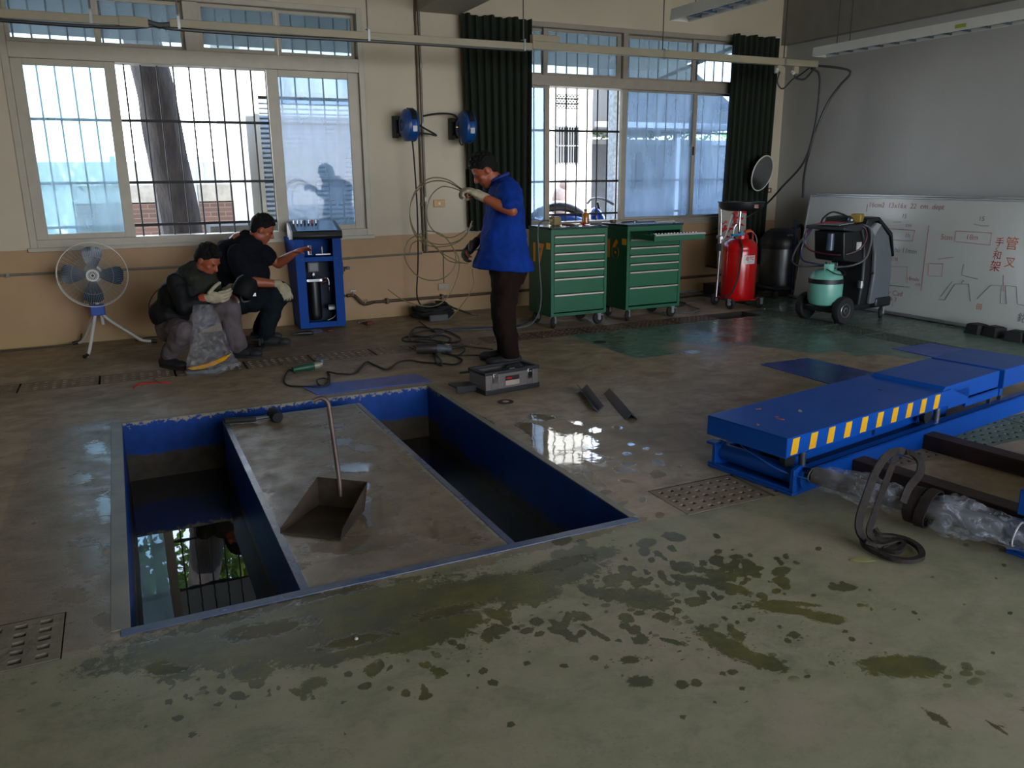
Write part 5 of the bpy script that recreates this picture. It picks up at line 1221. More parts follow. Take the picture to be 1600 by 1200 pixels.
for a in (('5cm', 1479, 371, .075, M_REDINK), ('18m', 1519, 371, .07, M_REDINK), ('15', 1534, 342, .06, M_GREYINK), ('15', 1413, 338, .06, M_GREYINK), ('cm', 1420, 352, .06, M_REDINK), ('1h', 1418, 368, .06, M_REDINK),
          ('bu 11mm', 1415, 392, .07, M_GREYINK), ('cm', 1398, 404, .07, M_REDINK), ('8mdx', 1428, 436, .055, M_REDINK), ('cm', 1434, 444, .05, M_REDINK), ('er Cad', 1397, 458, .075, M_REDINK), ('erk 2', 1393, 467, .06, M_REDINK), ('(', 1395, 475, .06, M_REDINK),
          ('手', 1562, 379, .085, M_REDM), ('く', 1558, 390, .05, M_REDM), ('和', 1558, 400, .085, M_REDM), ('架', 1555, 417, .105, M_REDM), ('管', 1581, 382, .125, M_ORM), ('叉', 1578, 411, .105, M_ORM), ('回', 1530, 480, .06, M_ORM),
          ('16cm2  13x16x  22  cm  dept', 1414, 322, .075, M_REDINK), ('|', 1355, 324, .09, M_REDINK), ('銘', 1597, 498, .09, M_GREYINK)):
    wb_text(*a)

# four black rubber blocks at the board foot
for k, (x, y, lb) in enumerate(((6.92, 4.66, 'black rubber block at the whiteboard foot, leftmost of four'), (6.93, 4.50, 'black rubber block second from the left at the whiteboard foot'), (6.90, 4.28, 'black rubber block third from the left at the whiteboard foot'), (6.92, 4.12, 'black rubber block at the right photo edge by the whiteboard'))):
    mb = MB(); s0, s1, h_ = .075, .062, .085
    mb.add([(-s0, -s0, 0), (s0, -s0, 0), (s0, s0, 0), (-s0, s0, 0), (-s1, -s1, h_), (s1, -s1, h_), (s1, s1, h_), (-s1, s1, h_)], [(3, 2, 1, 0), (4, 5, 6, 7), (0, 1, 5, 4), (1, 2, 6, 5), (2, 3, 7, 6), (3, 0, 4, 7)])
    mb.box(-.05, .05, -.05, .05, h_, h_ + .006)
    tag(mb.build('rubber_block', M_RUB, None, (x, y, 0.0005), (0, 0, rng.uniform(-.2, .2)), bevel=.006), lb, 'block', 'rubber blocks by the whiteboard')

# ------------------------------------------------------------------ air-conditioning recharge machine
t = thing('recharge_machine', 'grey and black wheeled air-conditioning machine carrying a mint gas tank', 'machine', (6.22, 5.80, 0), rad(6))
M_BLK = mat('matt_black_shell', '141619', .45, var=.2, scale=5)
sh_ = MB()
arch = [(.27, .14), (.30, .40), (.29, .60), (.25, .80), (.19, .93), (.26, .985), (.38, .99), (.53, .88), (.61, .70), (.63, .45), (.63, .16)]
sh_.prism(arch, -.19, .19, 'y'); sh_.build('inner_housing', M_BLK, t, bevel=.02)
for sy_, nm in ((-1, 'side_shell'), (1, 'side_shell')):
    s2 = MB(); pr = [(.38, .16), (.41, .45), (.39, .66), (.33, .83), (.28, .91), (.36, .962), (.46, .925), (.59, .82), (.66, .64), (.69, .42), (.68, .16)]
    s2.prism(pr, *sorted((sy_ * .188, sy_ * .235)), 'y'); s2.build(nm, M_GREY, t, bevel=.015)
MB().prism([(.20, .94), (.22, 1.0), (.40, 1.01), (.63, .85), (.70, .62), (.685, .61), (.61, .82), (.39, .975)], -.24, .24, 'y').build('crest', M_BLK, t, bevel=.008)
MB().prism([(.295, .895), (.37, .955), (.44, .935), (.38, .87), (.355, .83)], -.2375, -.2352, 'y').build('side_flash', mat('pale_grey_trim', '8a9094', .4), t)
MB().prism([(.02, .60), (.30, .56), (.34, .90), (-.03, .88), (.0, .64)], -.17, .17, 'y').build('console_head', M_BLK, t, bevel=.012)
MB().prism([(-.10, .90), (-.10, .93), (.32, .965), (.34, .93), (.1, .88)], -.22, .22, 'y').build('tool_tray', mat('tray_dark_grey', '2b2e33', .35), t, bevel=.006)
MB().box(-.10, .69, -.19, .19, .105, .165).build('chassis', M_BLK, t, bevel=.015)
MB().box(.46, .71, -.25, .25, .12, .22).build('rear_bumper', M_BLK, t, bevel=.02)
MB().cyl((.0, -.24, .13), (.0, .24, .13), .018).build('axle', M_STEEL, t)
for sy_ in (-1, 1):
    w_ = MB().lathe([(.03, -.035), (.075, -.03), (.10, -.04), (.125, -.035), (.133, -.015), (.133, .015), (.125, .035), (.10, .04), (.075, .03), (.03, .035)], (0, sy_ * .215, .133), (0, 1, 0), 40).build('wheel', M_RUB, t)
    MB().lathe([(.01, -.034), (.03, -.036), (.045, -.028), (.065, -.033), (.07, -.03)], (0, sy_ * .215, .133), (0, 1, 0) if sy_ < 0 else (0, -1, 0), 24).build('rim', M_STEEL, w_)
caster(t, .60, -.22, .5); caster(t, .60, .20, 1.0)
tb_ = MB().lathe([(.01, .155), (.09, .158), (.14, .18), (.158, .22), (.162, .28), (.162, .40), (.154, .45), (.125, .495), (.07, .52), (.02, .525)], (-.035, -.02, 0), n=36); tb_.build('gas_tank', mat('mint_enamel', '6fb0a0', .3, var=.1, coat=.3), t)
MB().lathe([(.1638, .385), (.1638, .43)], (-.035, -.02, 0), n=36, ends=False).build('tank_strap', M_DARK, t)
tc_ = MB()
for a0 in (200, 320):
    pr = [rad(a0 + 10 * k) for k in range(7)]
    for k in range(6):
        a, c_ = pr[k], pr[k + 1]; f_ = lambda an, z_, r_: (-.035 + r_ * cos(an), -.02 + r_ * sin(an), z_)
        tc_.add([f_(a, .49, .085), f_(c_, .49, .085), f_(c_, .575, .092), f_(a, .575, .092), f_(a, .49, .089), f_(c_, .49, .089), f_(c_, .575, .096), f_(a, .575, .096)], [(0, 1, 2, 3), (4, 7, 6, 5), (3, 2, 6, 7), (0, 4, 5, 1), (1, 5, 6, 2), (0, 3, 7, 4)])
tc_.build('tank_collar', mat('mint_enamel', '6fb0a0'), t)
MB().cyl((-.035, -.02, .52), (-.035, -.02, .57), .014).cyl((-.07, -.03, .56), (.0, -.02, .56), .010).box(-.055, -.015, -.035, -.005, .57, .585).build('tank_valve', M_CHROME, t)
M_HRED = mat('maroon_hose', '4a1426', .4); M_HBLU = mat('navy_hose', '1b2350', .4)
def hs_(nm, pts, r, m_): MB().tube(pts, r, 8, smooth=6).build(nm, m_, t)
hs_('charging_hose', [(-.07, .14, .93), (-.11, .20, .85), (-.10, .16, .70), (-.02, -.10, .66), (.12, -.22, .70), (.20, -.25, .80), (.20, -.235, .90), (.14, -.2, .94)], .008, M_HRED)
hs_('charging_hose', [(-.09, .15, .90), (-.13, .22, .72), (-.16, .18, .60), (-.12, .06, .57), (-.05, -.02, .56)], .008, M_HBLU)
hs_('charging_hose', [(-.08, .18, .90), (-.15, .24, .75), (-.22, .25, .60), (-.20, .18, .54), (-.10, .05, .545), (-.04, -.02, .555)], .009, M_CABLE)
hs_('charging_hose', [(.18, -.20, .95), (.24, -.26, .90), (.25, -.27, .75), (.20, -.26, .62), (.10, -.20, .56), (.02, -.08, .54), (-.02, -.03, .555)], .009, mat('grey_cable', '55585a'))
hs_('tank_loop', [(-.12, -.08, .53), (-.10, -.17, .49), (.0, -.19, .475), (.08, -.14, .49), (.09, -.05, .53)], .005, M_RUB)
hs_('head_hose', [(.0, .12, .95), (.06, .14, 1.00), (.18, .14, 1.05), (.28, .1, 1.03), (.34, .05, .99)], .009, M_RUB)
hs_('red_lead', [(-.08, .1, .945), (.0, .04, .965), (.1, -.02, .96), (.2, -.12, .96), (.22, -.18, .92)], .005, mat('red_wire', '9a1420', .4))
MB().box(.13, .23, -.20, -.10, .965, 1.045, Matrix.Rotation(.3, 3, 'Z')).build('vacuum_pump_box', mat('mustard_box', '8f7a35', .5), t, bevel=.012)
MB().ell((.11, -.13, .985), (.03, .03, .03)).build('pump_elbow', M_STEEL, t)
MB().box(-.08, .14, -.15, .12, .948, .955, Matrix.Rotation(-.06, 3, 'Y')).build('clipboard', mat('clipboard_grey', '8d949c', .3), t)
MB().box(.175, .245, -.176, -.171, .70, .775).build('instruction_label', M_WHITE, t)
MB().cyl((-.03, -.03, .70), (-.03, -.03, .86), .035).build('oil_bottle', mat('clear_bottle', '46566a', .15), t)
MB().cyl((.26, -.20, .33), (.26, -.20, .40), .028).cyl((.26, -.20, .35), (.26, -.20, .37), .031).build('filter', M_STEEL, t)
MB().cyl((.40, -.2, .47), (.40, -.24, .47), .012).build('side_valve', M_CHROME, t)
# ------------------------------------------------------------------ scissor lifts
def make_lift(label, loc, rz, full=True):
    t = thing('scissor_lift', label, 'vehicle lift', loc, rz)
    W_ = .455; zt = .292; zb = .195; Lp = 1.94 if full else 1.2
    pl = MB(); r = .008
    pl.box(0, Lp if full else 1.2, 0, W_, zt - .008, zt); pl.box(0, .006, 0, W_, zb, zt); pl.box(0, 1.62 if full else 1.2, 0, .006, zb + .004, zt); pl.box(0, Lp, W_ - .006, W_, zb, zt)
    if full: pl.box(1.40, 1.62, 0, .006, zb - .015, zb + .01)
    pl.build('platform', M_BLUE, t, bevel=.005)
    if full:
        MB().prism([(1.33, zt), (1.35, zt + .020), (1.955, zt + .022), (1.955, zt - .075), (1.60, zt - .075), (1.45, zt - .02), (1.40, zt)], 0.0, W_ - .04, 'y').build('ramp_plate', M_BLUE, t, bevel=.003)
        MB().box(1.985, 2.44, -.015, W_ - .04, zt + .012, zt + .024).box(1.985, 2.44, -.015, -.007, zt - .085, zt + .02).box(1.985, 1.993, -.015, W_ - .04, zt - .09, zt + .02).box(1.985, 2.44, W_ - .048, W_ - .04, zt - .085, zt + .02).box(2.432, 2.44, -.015, W_ - .04, zt - .085, zt + .02).build('deck_extension', M_BLUE, t, bevel=.005)
        MB().box(2.01, 2.04, .01, .10, zt - .14, zt + .01).build('deck_post', M_BLUE, t)
        MB().box(1.62, 2.0, .012, .03, zt - .14, zt - .09).box(1.62, 2.0, .012, .10, zt - .10, zt - .09).build('inner_channel', M_BLUE, t, bevel=.002)
        for x in (1.95, 2.08): MB().box(x, x + .014, .03, .05, .08, .22).build('locking_pin', M_STEEL, t)
    for k in range(10 if full else 0):
        x = .030 + k * .1345
        MB().prism([(x, zb + .012), (x + .05, zb + .012), (x + .062, zt - .010), (x + .012, zt - .010)], -.0012, -.0002, 'y').build('warning_stripe', M_YEL, t)
    # base frame
    bx0, bx1 = .10, (2.9 if full else 1.3); by0, by1 = .0, .50
    bs = MB()
    bs.box(bx0, bx1, by0, by0 + .012, .0, .11); bs.box(bx0, bx1, by0, by0 + .05, .098, .11); bs.box(bx0, bx1, by0, by0 + .05, 0.0005, .008)
    bs.box(bx0, bx1, by1 - .012, by1, .0005, .11); bs.box(bx0, bx1, by1 - .05, by1, .098, .11)
    bs.box(bx0 - .03, bx0 + .12, by0, by1, 0.001, .014); bs.box(bx0 - .03, bx0 - .01, by0, by1, .014, .030)
    bs.build('base_frame', M_BLUE, t, bevel=.003)
    for y in (by0 + .0, by1 - .045):
        MB().prism([(bx0 - .03, .014), (bx0 - .03, .125), (bx0 + .02, .14), (bx0 + .05, .125), (bx0 + .10, .014)], y, y + .02, 'y').build('end_bracket', M_BLUE, t, bevel=.002)
    MB().box(bx0 - .035, bx0 + .02, by1 - .045, by1 + .01, .12, .135).build('end_lug', M_BLUE, t, bevel=.002)
    MB().cyl((bx0 + .035, by0 - .02, .078), (bx0 + .035, by1 - .02, .078), .042, n=28).build('torsion_tube', M_BLUE, t)
    for x, y in ((.12, .06), (1.30, .05)):
        MB().cyl((x, y, .10), (x, y + .035, .15), .0).cyl((x, y + .0, .15), (x, y + .03, .15), .04, n=24).build('roller', M_DARK, t)
        MB().cyl((x + .09, y, .105), (x + .09, y, .20), .017, n=12).build('levelling_pin', M_STEEL, t)
    for y, s_ in ((.12, 1), (.36, -1)):
        MB().prism([(.22, .06), (.22, .12), (1.65, .19), (1.70, .15), (1.65, .11), (.30, .05)], y, y + .02, 'y').build('scissor_arm', M_BLUE, t)
        MB().prism([(.25, .19), (1.7, .10), (1.7, .05), (.25, .13)], y + .03, y + .05, 'y').build('scissor_arm', M_BLUE, t)
    MB().cyl((.9, .12, .12), (.9, .38, .12), .02).build('pivot_pin', M_STEEL, t)
    MB().tube([(.10, .34, .20), (.07, .30, .165), (.06, .2, .14), (.06, .1, .115), (.08, .03, .10), (.10, -.05, .095)], .0035, 6, smooth=4).build('air_line', mat('blue_air_line', '2a5fb0', .25), t)
    MB().box(.3, 1.3, .06, .4, .03, .09).build('hydraulic_unit', M_DARK, t)
    return t
LR = rad(9.6)
make_lift('long blue scissor lift lying folded on the floor with yellow stripes along its side', (2.546, 2.515, 0), LR)
make_lift('second blue lift cut by the right photo edge beyond the plastic-wrapped tube', (2.945, 1.235, 0), LR, False)

# torn leaves and chips lying on the lift
for k, (u, v, c_, s_) in enumerate(((1186, 639, 'b0603c', .010), (1184, 663, 'b0603c', .009), (1220, 655, 'b4552e', .012), (1214, 651, 'b4552e', .008), (1250, 642, 'a09058', .014), (1375, 609, '3c3528', .010), (1223, 641, '2a2c44', .006))):
    p = G(u, v, .293); mb = MB()
    n_ = 7; ph = k
    ring = [(s_ * (1 + .3 * sin(3 * a_ + ph)) * cos(a_) * 1.5, s_ * (1 + .3 * sin(3 * a_ + ph)) * sin(a_) * .7) for a_ in [2 * pi * i / n_ for i in range(n_)]]
    mb.prism(ring, 0, .0012)
    tag(mb.build('leaf', mat('dry_leaf_' + c_, c_, .6), None, (p.x, p.y, p.z), (0, 0, k), smooth=False), ['curled orange leaf scrap near the left end of the lift platform', 'orange leaf scrap near the front left edge of the lift platform', 'largest orange leaf scrap on the lift platform', 'small orange scrap touching the largest one on the lift', 'straw-coloured leaf on the lift platform', 'dark leaf on the lift platform before the raised plate', 'tiny dark blue chip on the lift platform'][k], 'leaf')

# torsion tube wrapped in plastic between the lifts
A_, B_ = Vector((2.700, 2.545, .105)), Vector((3.03, 1.50, .10))
A_ = Vector((2.685, 2.53, .105)); B_ = Vector((2.935, 1.56, .105))
t = thing('connecting_shaft', 'steel shaft wrapped in clear plastic film between the two blue lifts', 'shaft', tuple(A_))
dv = B_ - A_
MB().cyl((0, 0, 0), dv * .10, .026, n=20).build('bare_shaft', mat('black_blue_steel', '0d1a3a', .3), t); MB().cyl(dv * .84, dv * 1.03, .045, n=24).build('bare_shaft', mat('black_blue_steel', '0d1a3a', .3), t)
MB().cyl(dv * .05, dv * .9, .040, n=20).build('wrapped_shaft', mat('rusty_shaft', '4a403c', .5, col2='5d5e66'), t)
m, nt, b = new_mat('clear_film'); L = nt.links.new
tco = nd(nt, 'TexCoord').outputs['Object']
b.inputs['Base Color'].default_value = lin('b9bfca'); b.inputs['Roughness'].default_value = .18; b.inputs['Coat Weight'].default_value = .3
tr = nd(nt, 'BsdfTransparent'); mx = nd(nt, 'MixShader')
L(mth('ADD', mth('MULTIPLY', thr(noise(14, 4, .7, None, 1.5), .42, .72), .26), .06), mx.inputs[0]); L(tr.outputs[0], mx.inputs[1]); L(b.outputs[0], mx.inputs[2])
L(mx.outputs[0], nt.nodes['Material Output'].inputs['Surface'])
bp = nd(nt, 'Bump', i_Strength=0.6, i_Distance=0.012); L(noise(16, 2, .5, None, 2.5), bp.inputs['Height']); L(bp.outputs[0], b.inputs['Normal'])
M_FILM = m
M_BAG = m.copy(); M_BAG.name = 'clear_bag_film'
for n_ in m.node_tree.nodes:
    if n_.type == 'MATH' and n_.operation == 'MULTIPLY': n_.inputs[1].default_value = .42
    if n_.type == 'MATH' and n_.operation == 'ADD': n_.inputs[1].default_value = .12
def film_sleeve(nm, t0, t1, prof, seed, parent):
    r_ = random.Random(seed); q = dv.to_track_quat('Z', 'Y'); rr = []; N_ = 40; n = 36; Ln = dv.length
    ph = [r_.uniform(0, 6) for _ in range(8)]
    for i in range(N_ + 1):
        s_ = i / N_; c = dv * (t0 + (t1 - t0) * s_); k = s_ * (len(prof) - 1); a = min(int(k), len(prof) - 2); R0_ = prof[a] + (prof[a + 1] - prof[a]) * (k - a)
        rr.append([c + q @ Vector((cos(w_), sin(w_), 0)) * R0_ * (1 + .08 * sin(3 * w_ + 9 * s_ + ph[0]) + .06 * sin(5 * w_ - 14 * s_ + ph[1]) + .05 * sin(9 * w_ + 25 * s_ + ph[2]) + .035 * sin(14 * w_ - 40 * s_)) for w_ in [2 * pi * j / n for j in range(n)]])
    return MB().rings(rr, False).build(nm, M_FILM, parent)
film_sleeve('plastic_wrap', .06, .47, [.036, .058, .052, .066, .072, .056, .060, .05], 1, t)
film_sleeve('plastic_wrap', .56, .92, [.060, .085, .078, .070, .058, .056, .050], 2, t)
for f_ in (.035, .06, .87, .93): MB().tube([tuple(dv * f_ + dv.to_track_quat('Z', 'Y') @ Vector((r0 * cos(a_), r0 * sin(a_), .006 * sin(a_)))) for r0 in ((.03 if f_ < .5 else .048),) for a_ in [2 * pi * i / 20 for i in range(20)]], .0035, 6, loop=True).build('cable_tie', M_WHITE, t)
q = dv.to_track_quat('Z', 'Y')
# heavy sling looped over the shaft
M_SLING = mat('worn_brown_sling', '2e2520', .75, col2='1c1714', spec=.25, scale=25, stretch=(1, 1, 1), bump=.4, bscale=120)
t2 = thing('lifting_sling', 'worn brown webbing sling looped around the wrapped shaft and trailing on the floor', 'sling', tuple(A_))
mid = dv * .50
def slp(a, s_, z): return mid + dv.normalized() * s_ + Vector((a * -.97, a * -.25, z))
side = dv.normalized()
MB().strap([tuple(mid + q @ Vector((.074 * cos(a_), .074 * sin(a_), 0))) for a_ in [2 * pi * i / 28 for i in range(28)]], .055, .007, dv.normalized(), loop=True).strap([tuple(mid + dv.normalized() * .045 + q @ Vector((.080 * cos(a_), .080 * sin(a_), .014 * sin(a_)))) for a_ in [2 * pi * i / 28 for i in range(28)]], .04, .007, dv.normalized(), loop=True).build('choker_turns', M_SLING, t2)
def wpt(u, v, depth):                                    # measured position at a given distance along the view
    return RT * ((u - 800) / FPX * depth) + UP * ((600 - v) / FPX * depth) + FW * depth + Vector((0, 0, CAMZ)) - A_
sh_pts = [(1410, 785, 3.19), (1420, 762, 3.20), (1436, 742, 3.24), (1438, 722, 3.27), (1425, 709, 3.29), (1405, 705, 3.29), (1386, 712, 3.27), (1368, 738, 3.24), (1352, 780, 3.20), (1342, 815, 3.16), (1346, 837, 3.14), (1362, 852, 3.11)]
P_ = [wpt(*p) for p in sh_pts]
MB().strap(P_, .030, .010, (.75, -.35, -.2), smooth=5).build('upper_loop', M_SLING, t2)
P2 = [wpt(*p) for p in ((1400, 712, 3.30), (1391, 735, 3.27), (1378, 770, 3.22), (1366, 805, 3.18), (1358, 830, 3.15), (1366, 845, 3.13), (1384, 855, 3.10))]
MB().strap(P2, .024, .009, (.9, -.35, 0), smooth=5).build('hanging_band', M_SLING, t2)
def gp(u, v, z): p = G(u, v, z); return p - A_
fl1 = [gp(1347, 838, .03), (gp(1352, 852, .02)), gp(1368, 862, .018), gp(1392, 872, .018), gp(1420, 876, .018), (gp(1440, 870, .018)), gp(1436, 856, .018), gp(1418, 844, .02), gp(1395, 838, .022), gp(1376, 836, .03), gp(1366, 826, .05)]
MB().strap(fl1, .016, .022, (0, 0, 1), smooth=6).build('floor_loop', M_SLING, t2)
fl2 = [gp(1352, 846, .045), gp(1375, 852, .03), gp(1400, 846, .02), gp(1412, 850, .018), gp(1402, 862, .018), gp(1378, 856, .02), gp(1360, 842, .04)]
MB().strap(fl2, .014, .018, (0, 0, 1), smooth=6).build('floor_loop', M_SLING, t2)

# rusty steel bars on the floor
M_RUST = mat('rusty_steel', '47342d', .6, .3, col2='2a2424', scale=8, bump=.3, bscale=60)
def hbeam(label, p0, p1, w_=.10, h_=.08):
    p0, p1 = Vector(p0), Vector(p1); d = p1 - p0; Ln = d.length; f_ = .007
    mb = MB(); mb.box(0, Ln, -w_ / 2, w_ / 2, h_ - f_, h_); mb.box(0, Ln, -w_ / 2, w_ / 2, 0.0008, f_); mb.box(0, Ln, -w_ / 2, -w_ / 2 + f_, f_, h_ - f_); mb.box(0, Ln, w_ / 2 - f_, w_ / 2, f_, h_ - f_)
    return tag(mb.build('steel_beam', M_RUST, None, tuple(p0), (0, 0, math.atan2(d.y, d.x)), bevel=.006), label, 'steel beam', 'rusty beams beside the lift')
hbeam('rusty square steel beam behind, farther from the sling, running to the right edge', (3.72, 3.05, 0), (3.90, 1.55, 0))
hbeam('rusty square steel beam in front, passing just behind the sling', (3.10, 2.75, 0), (3.30, 1.20, 0))

# ------------------------------------------------------------------ things on the floor around the pit
t = thing('dustpan', 'rusty long-handled metal dustpan standing on the concrete island', 'dustpan', (.655, 3.215, 0), rad(-41))
M_PAN = mat('rusty_pan', '4e4032', .5, .4, col2='2c2620', scale=9, bump=.2)
dp_ = MB(); th = .002
def quad2(mb, a, b_, c, d, n_):
    n_ = Vector(n_) * th; P = [Vector(x) for x in (a, b_, c, d)]; Q = [p + n_ for p in P]
    mb.add(P + Q, [(3, 2, 1, 0), (4, 5, 6, 7), (0, 1, 5, 4), (1, 2, 6, 5), (2, 3, 7, 6), (3, 0, 4, 7)])
# local: opening towards -y, back at +y
fl, fr_, bl_, br_ = (-.125, -.16, .002), (.145, -.16, .002), (-.105, .13, .012), (.115, .13, .012)
quad2(dp_, fl, fr_, br_, bl_, (0, 0, 1))
quad2(dp_, bl_, br_, (.125, .155, .135), (-.115, .155, .135), (0, 1, .1))
quad2(dp_, fl, bl_, (-.115, .155, .135), (-.14, -.13, .012), (-1, 0, 0))
quad2(dp_, br_, fr_, (.155, -.15, .055), (.125, .155, .135), (1, 0, 0))
dp_.build('pan', M_PAN, t, smooth=False)
MB().tube([(.0, .14, .06), (-.01, .155, .14), (-.03, .17, .29), (-.05, .185, .43), (-.06, .19, .475), (-.085, .18, .495), (-.115, .16, .485)], .010, 10, smooth=5).build('handle', mat('rusty_pipe', '4a3831', .5, .3, col2='5f5048', scale=15), t)
t = thing('rubber_mallet', 'rubber mallet with black grip lying on the island edge', 'mallet', (.585, 4.86, .022), math.atan2(-.03, .19))
MB().tube([(-.15, .012, 0), (-.13, .012, 0), (.0, 0, 0), (.03, 0, 0)], [.017, .018, .018, .017, .014], 12, smooth=3).build('grip', M_RUB, t)
MB().cyl((.02, 0, 0), (.12, 0, .006), .008).build('shaft', M_STEEL, t)
MB().lathe([(.005, -.07), (.030, -.068), (.036, -.05), (.034, 0), (.036, .05), (.030, .068), (.005, .07)], (.14, 0, .014), (.25, -1, 0), 20).build('head', mat('dark_slate_rubber', '1d1f23', .7, spec=.2), t)

t = thing('toolbox', 'open silver and black toolbox at the feet of the standing man', 'toolbox', (2.085, 4.76, 0), rad(7))
bxm = MB(); bw, bd, bh = .425, .215, .135
bxm.box(0, bw, 0, .004, .03, bh); bxm.box(0, bw, bd - .004, bd, .03, bh); bxm.box(0, .004, 0, bd, .03, bh); bxm.box(bw - .004, bw, 0, bd, .03, bh)
bxm.box(.04, .048, -.004, 0, .03, bh).box(.10, .105, -.004, 0, .03, bh).box(.33, .335, -.004, 0, .03, bh).box(.375, .383, -.004, 0, .03, bh)
bxm.build('box_shell', mat('brushed_steel_box', '8d8580', .35, .7, var=.2, scale=6, stretch=(1, 1, 12)), t, bevel=.002)
MB().prism([(-.006, -.006), (bw + .006, -.006), (bw + .012, .0), (bw + .012, bd + .006), (-.006, bd + .006)], .002, .034).build('base', M_DARK, t, bevel=.004)
frame_rect(MB(), -.006, bw + .006, -.006, bd + .006, .02, 0, 1)
rimb = MB(); rimb.box(-.008, bw + .008, -.008, .016, bh, bh + .022).box(-.008, bw + .008, bd - .016, bd + .008, bh, bh + .022).box(-.008, .016, .016, bd - .016, bh, bh + .022).box(bw - .016, bw + .008, .016, bd - .016, bh, bh + .022)
rimb.build('top_rim', M_DARK, t, bevel=.004)
MB().box(.016, bw - .016, .016, bd - .016, bh - .05, bh - .045).box(.016, bw - .016, .09, .095, bh - .05, bh + .01).box(.2, .205, .016, .09, bh - .05, bh + .01).build('inner_tray', M_DARK, t)
MB().cyl((.05, .04, bh - .02), (.16, .06, bh + .005), .008).cyl((.07, .02, bh - .02), (.19, .03, bh), .006).build('screwdrivers', mat('maroon_handle', '6a1c20', .4), t)
MB().box(.22, .26, .03, .05, bh + .005, bh + .016).build('white_bits', M_WHITE, t); MB().ell((.30, .13, bh - .01), (.05, .04, .03)).ell((.36, .15, bh - .01), (.03, .04, .03)).build('black_tape_rolls', M_RUB, t)
for x in (.075, .352):
    MB().box(x - .02, x + .02, -.010, -.004, .075, .145).cyl((x - .009, -.012, .125), (x - .009, -.004, .125), .007).cyl((x + .009, -.012, .125), (x + .009, -.004, .125), .007).build('latch', M_CHROME, t, bevel=.002)
MB().box(.155, .265, -.0055, -.004, .085, .115).build('dark_label', mat('label_dark', '201518', .4), t); MB().box(.155, .265, -.0055, -.004, .05, .083).build('pale_label', mat('label_pale', 'a8988e', .5), t)
MB().box(.165, .205, -.0062, -.0056, .095, .105).build('red_mark', M_RED, t)
lid = MB(); lid.box(-.16, .02, .11, .23, .045, .060, Matrix.Rotation(rad(4), 3, 'Y')).box(-.16, -.01, .105, .115, .015, .06)
lid.box(-.01, bw * .8, bd + .01, bd + .13, .10, .115, Matrix.Rotation(rad(-14), 3, 'X')); lid.build('lid', M_DARK, t, bevel=.004)
t = thing('cutting_disc', 'black cutting disc with a red and white centre lying before the toolbox', 'disc', (2.14, 4.565, .001))
MB().lathe([(.008, 0), (.052, 0), (.052, .003), (.008, .003)], n=36).build('abrasive', M_RUB, t)
MB().lathe([(.010, .003), (.022, .003), (.022, .0036), (.010, .0036)], n=24).build('centre_label', mat('disc_label', 'b04038', .5, col2='c8b8a8', scale=40), t)

def angle_iron(label, p0, p1, roll, L0=.052):
    p0, p1 = Vector(p0), Vector(p1); d = p1 - p0
    mb = MB(); Ln = d.length; e = .005
    prof = [(0, 0), (L0, 0), (L0, e), (e, e), (e, L0), (0, L0)]
    c_, s_ = cos(roll), sin(roll); pr = [(a * c_ - b_ * s_, a * s_ + b_ * c_) for a, b_ in prof]; mn = min(p[1] for p in pr); pr = [(a, b_ - mn) for a, b_ in pr]
    mb.prism(pr, 0, Ln, 'x')
    return tag(mb.build('angle_iron', mat('mill_scale_steel', '4a5260', .3, .6, var=.3), None, (p0.x, p0.y, .001), (0, 0, math.atan2(d.y, d.x)), smooth=False), label, 'steel angle', 'short steel angles on the floor')
angle_iron('short steel angle lying open side up, nearer the toolbox', (2.735, 4.60, 0), (2.55, 4.09, 0), rad(45))
angle_iron('short steel angle lying ridge up, nearer the lift', (2.84, 4.42, 0), (2.64, 3.86, 0), rad(225))
# angle grinder
t = thing('angle_grinder', 'green angle grinder lying on the floor by the blue plate', 'angle grinder', (1.14, 6.02, 0), .25)
mb = MB(); mb.tube([(-.09, 0, .035), (.0, 0, .037), (.08, 0, .038)], [.022, .026, .030, .030], 14, smooth=4); mb.build('motor_body', mat('dark_green_plastic', '1d4a36', .4), t)
MB().tube([(.08, 0, .038), (.125, 0, .04), (.15, 0, .045)], [.028, .026, .018], 14, smooth=3).build('gear_head', mat('pale_gear_head', 'a8a592', .35, .5), t)
MB().cyl((.15, 0, .045), (.15, 0, .085), .016).cyl((.15, 0, .083), (.15, 0, .086), .05, n=28).build('disc', M_GREY, t)
# cables
cable('cable', 'black grinder cord snaking from the grinder across the blue plate to the cable tangle', [tuple(G(u, v, .008)) for u, v in ((462, 583), (452, 578), (444, 592), (450, 602), (480, 604), (505, 603), (515, 588), (512, 581), (530, 584), (555, 583), (572, 566), (585, 570), (605, 577), (622, 566), (640, 563), (660, 566), (690, 568), (712, 569), (722, 562), (706, 555), (690, 552))], .0065, M_RUB)
cable('cable', 'thin black cord loop lying on the blue plate', [tuple(G(u, v, .012)) for u, v in ((515, 590), (514, 600), (500, 602), (495, 594), (505, 591), (513, 593))], .005, M_RUB)
def tangle(name, label, cx, cy, rx, ry, n, zmax, r, seed, m_):
    r_ = random.Random(seed); pts = []; a = 0
    for i in range(n * 9):
        a += 2 * pi / 9 * r_.uniform(.8, 1.2); k = r_.uniform(.72, 1.05); s_ = i / (n * 9)
        pts.append((cx + rx * k * cos(a), cy + ry * k * sin(a), r + zmax * s_ * (1.2 - .55 * k) * r_.uniform(.6, 1.1)))
    return cable(name, label, pts, r, m_, 4)
tangle('hose_coil', 'thick coil of black hose heaped against the wall', 2.86, 7.86, .21, .16, 13, .17, .014, 4, M_RUB)
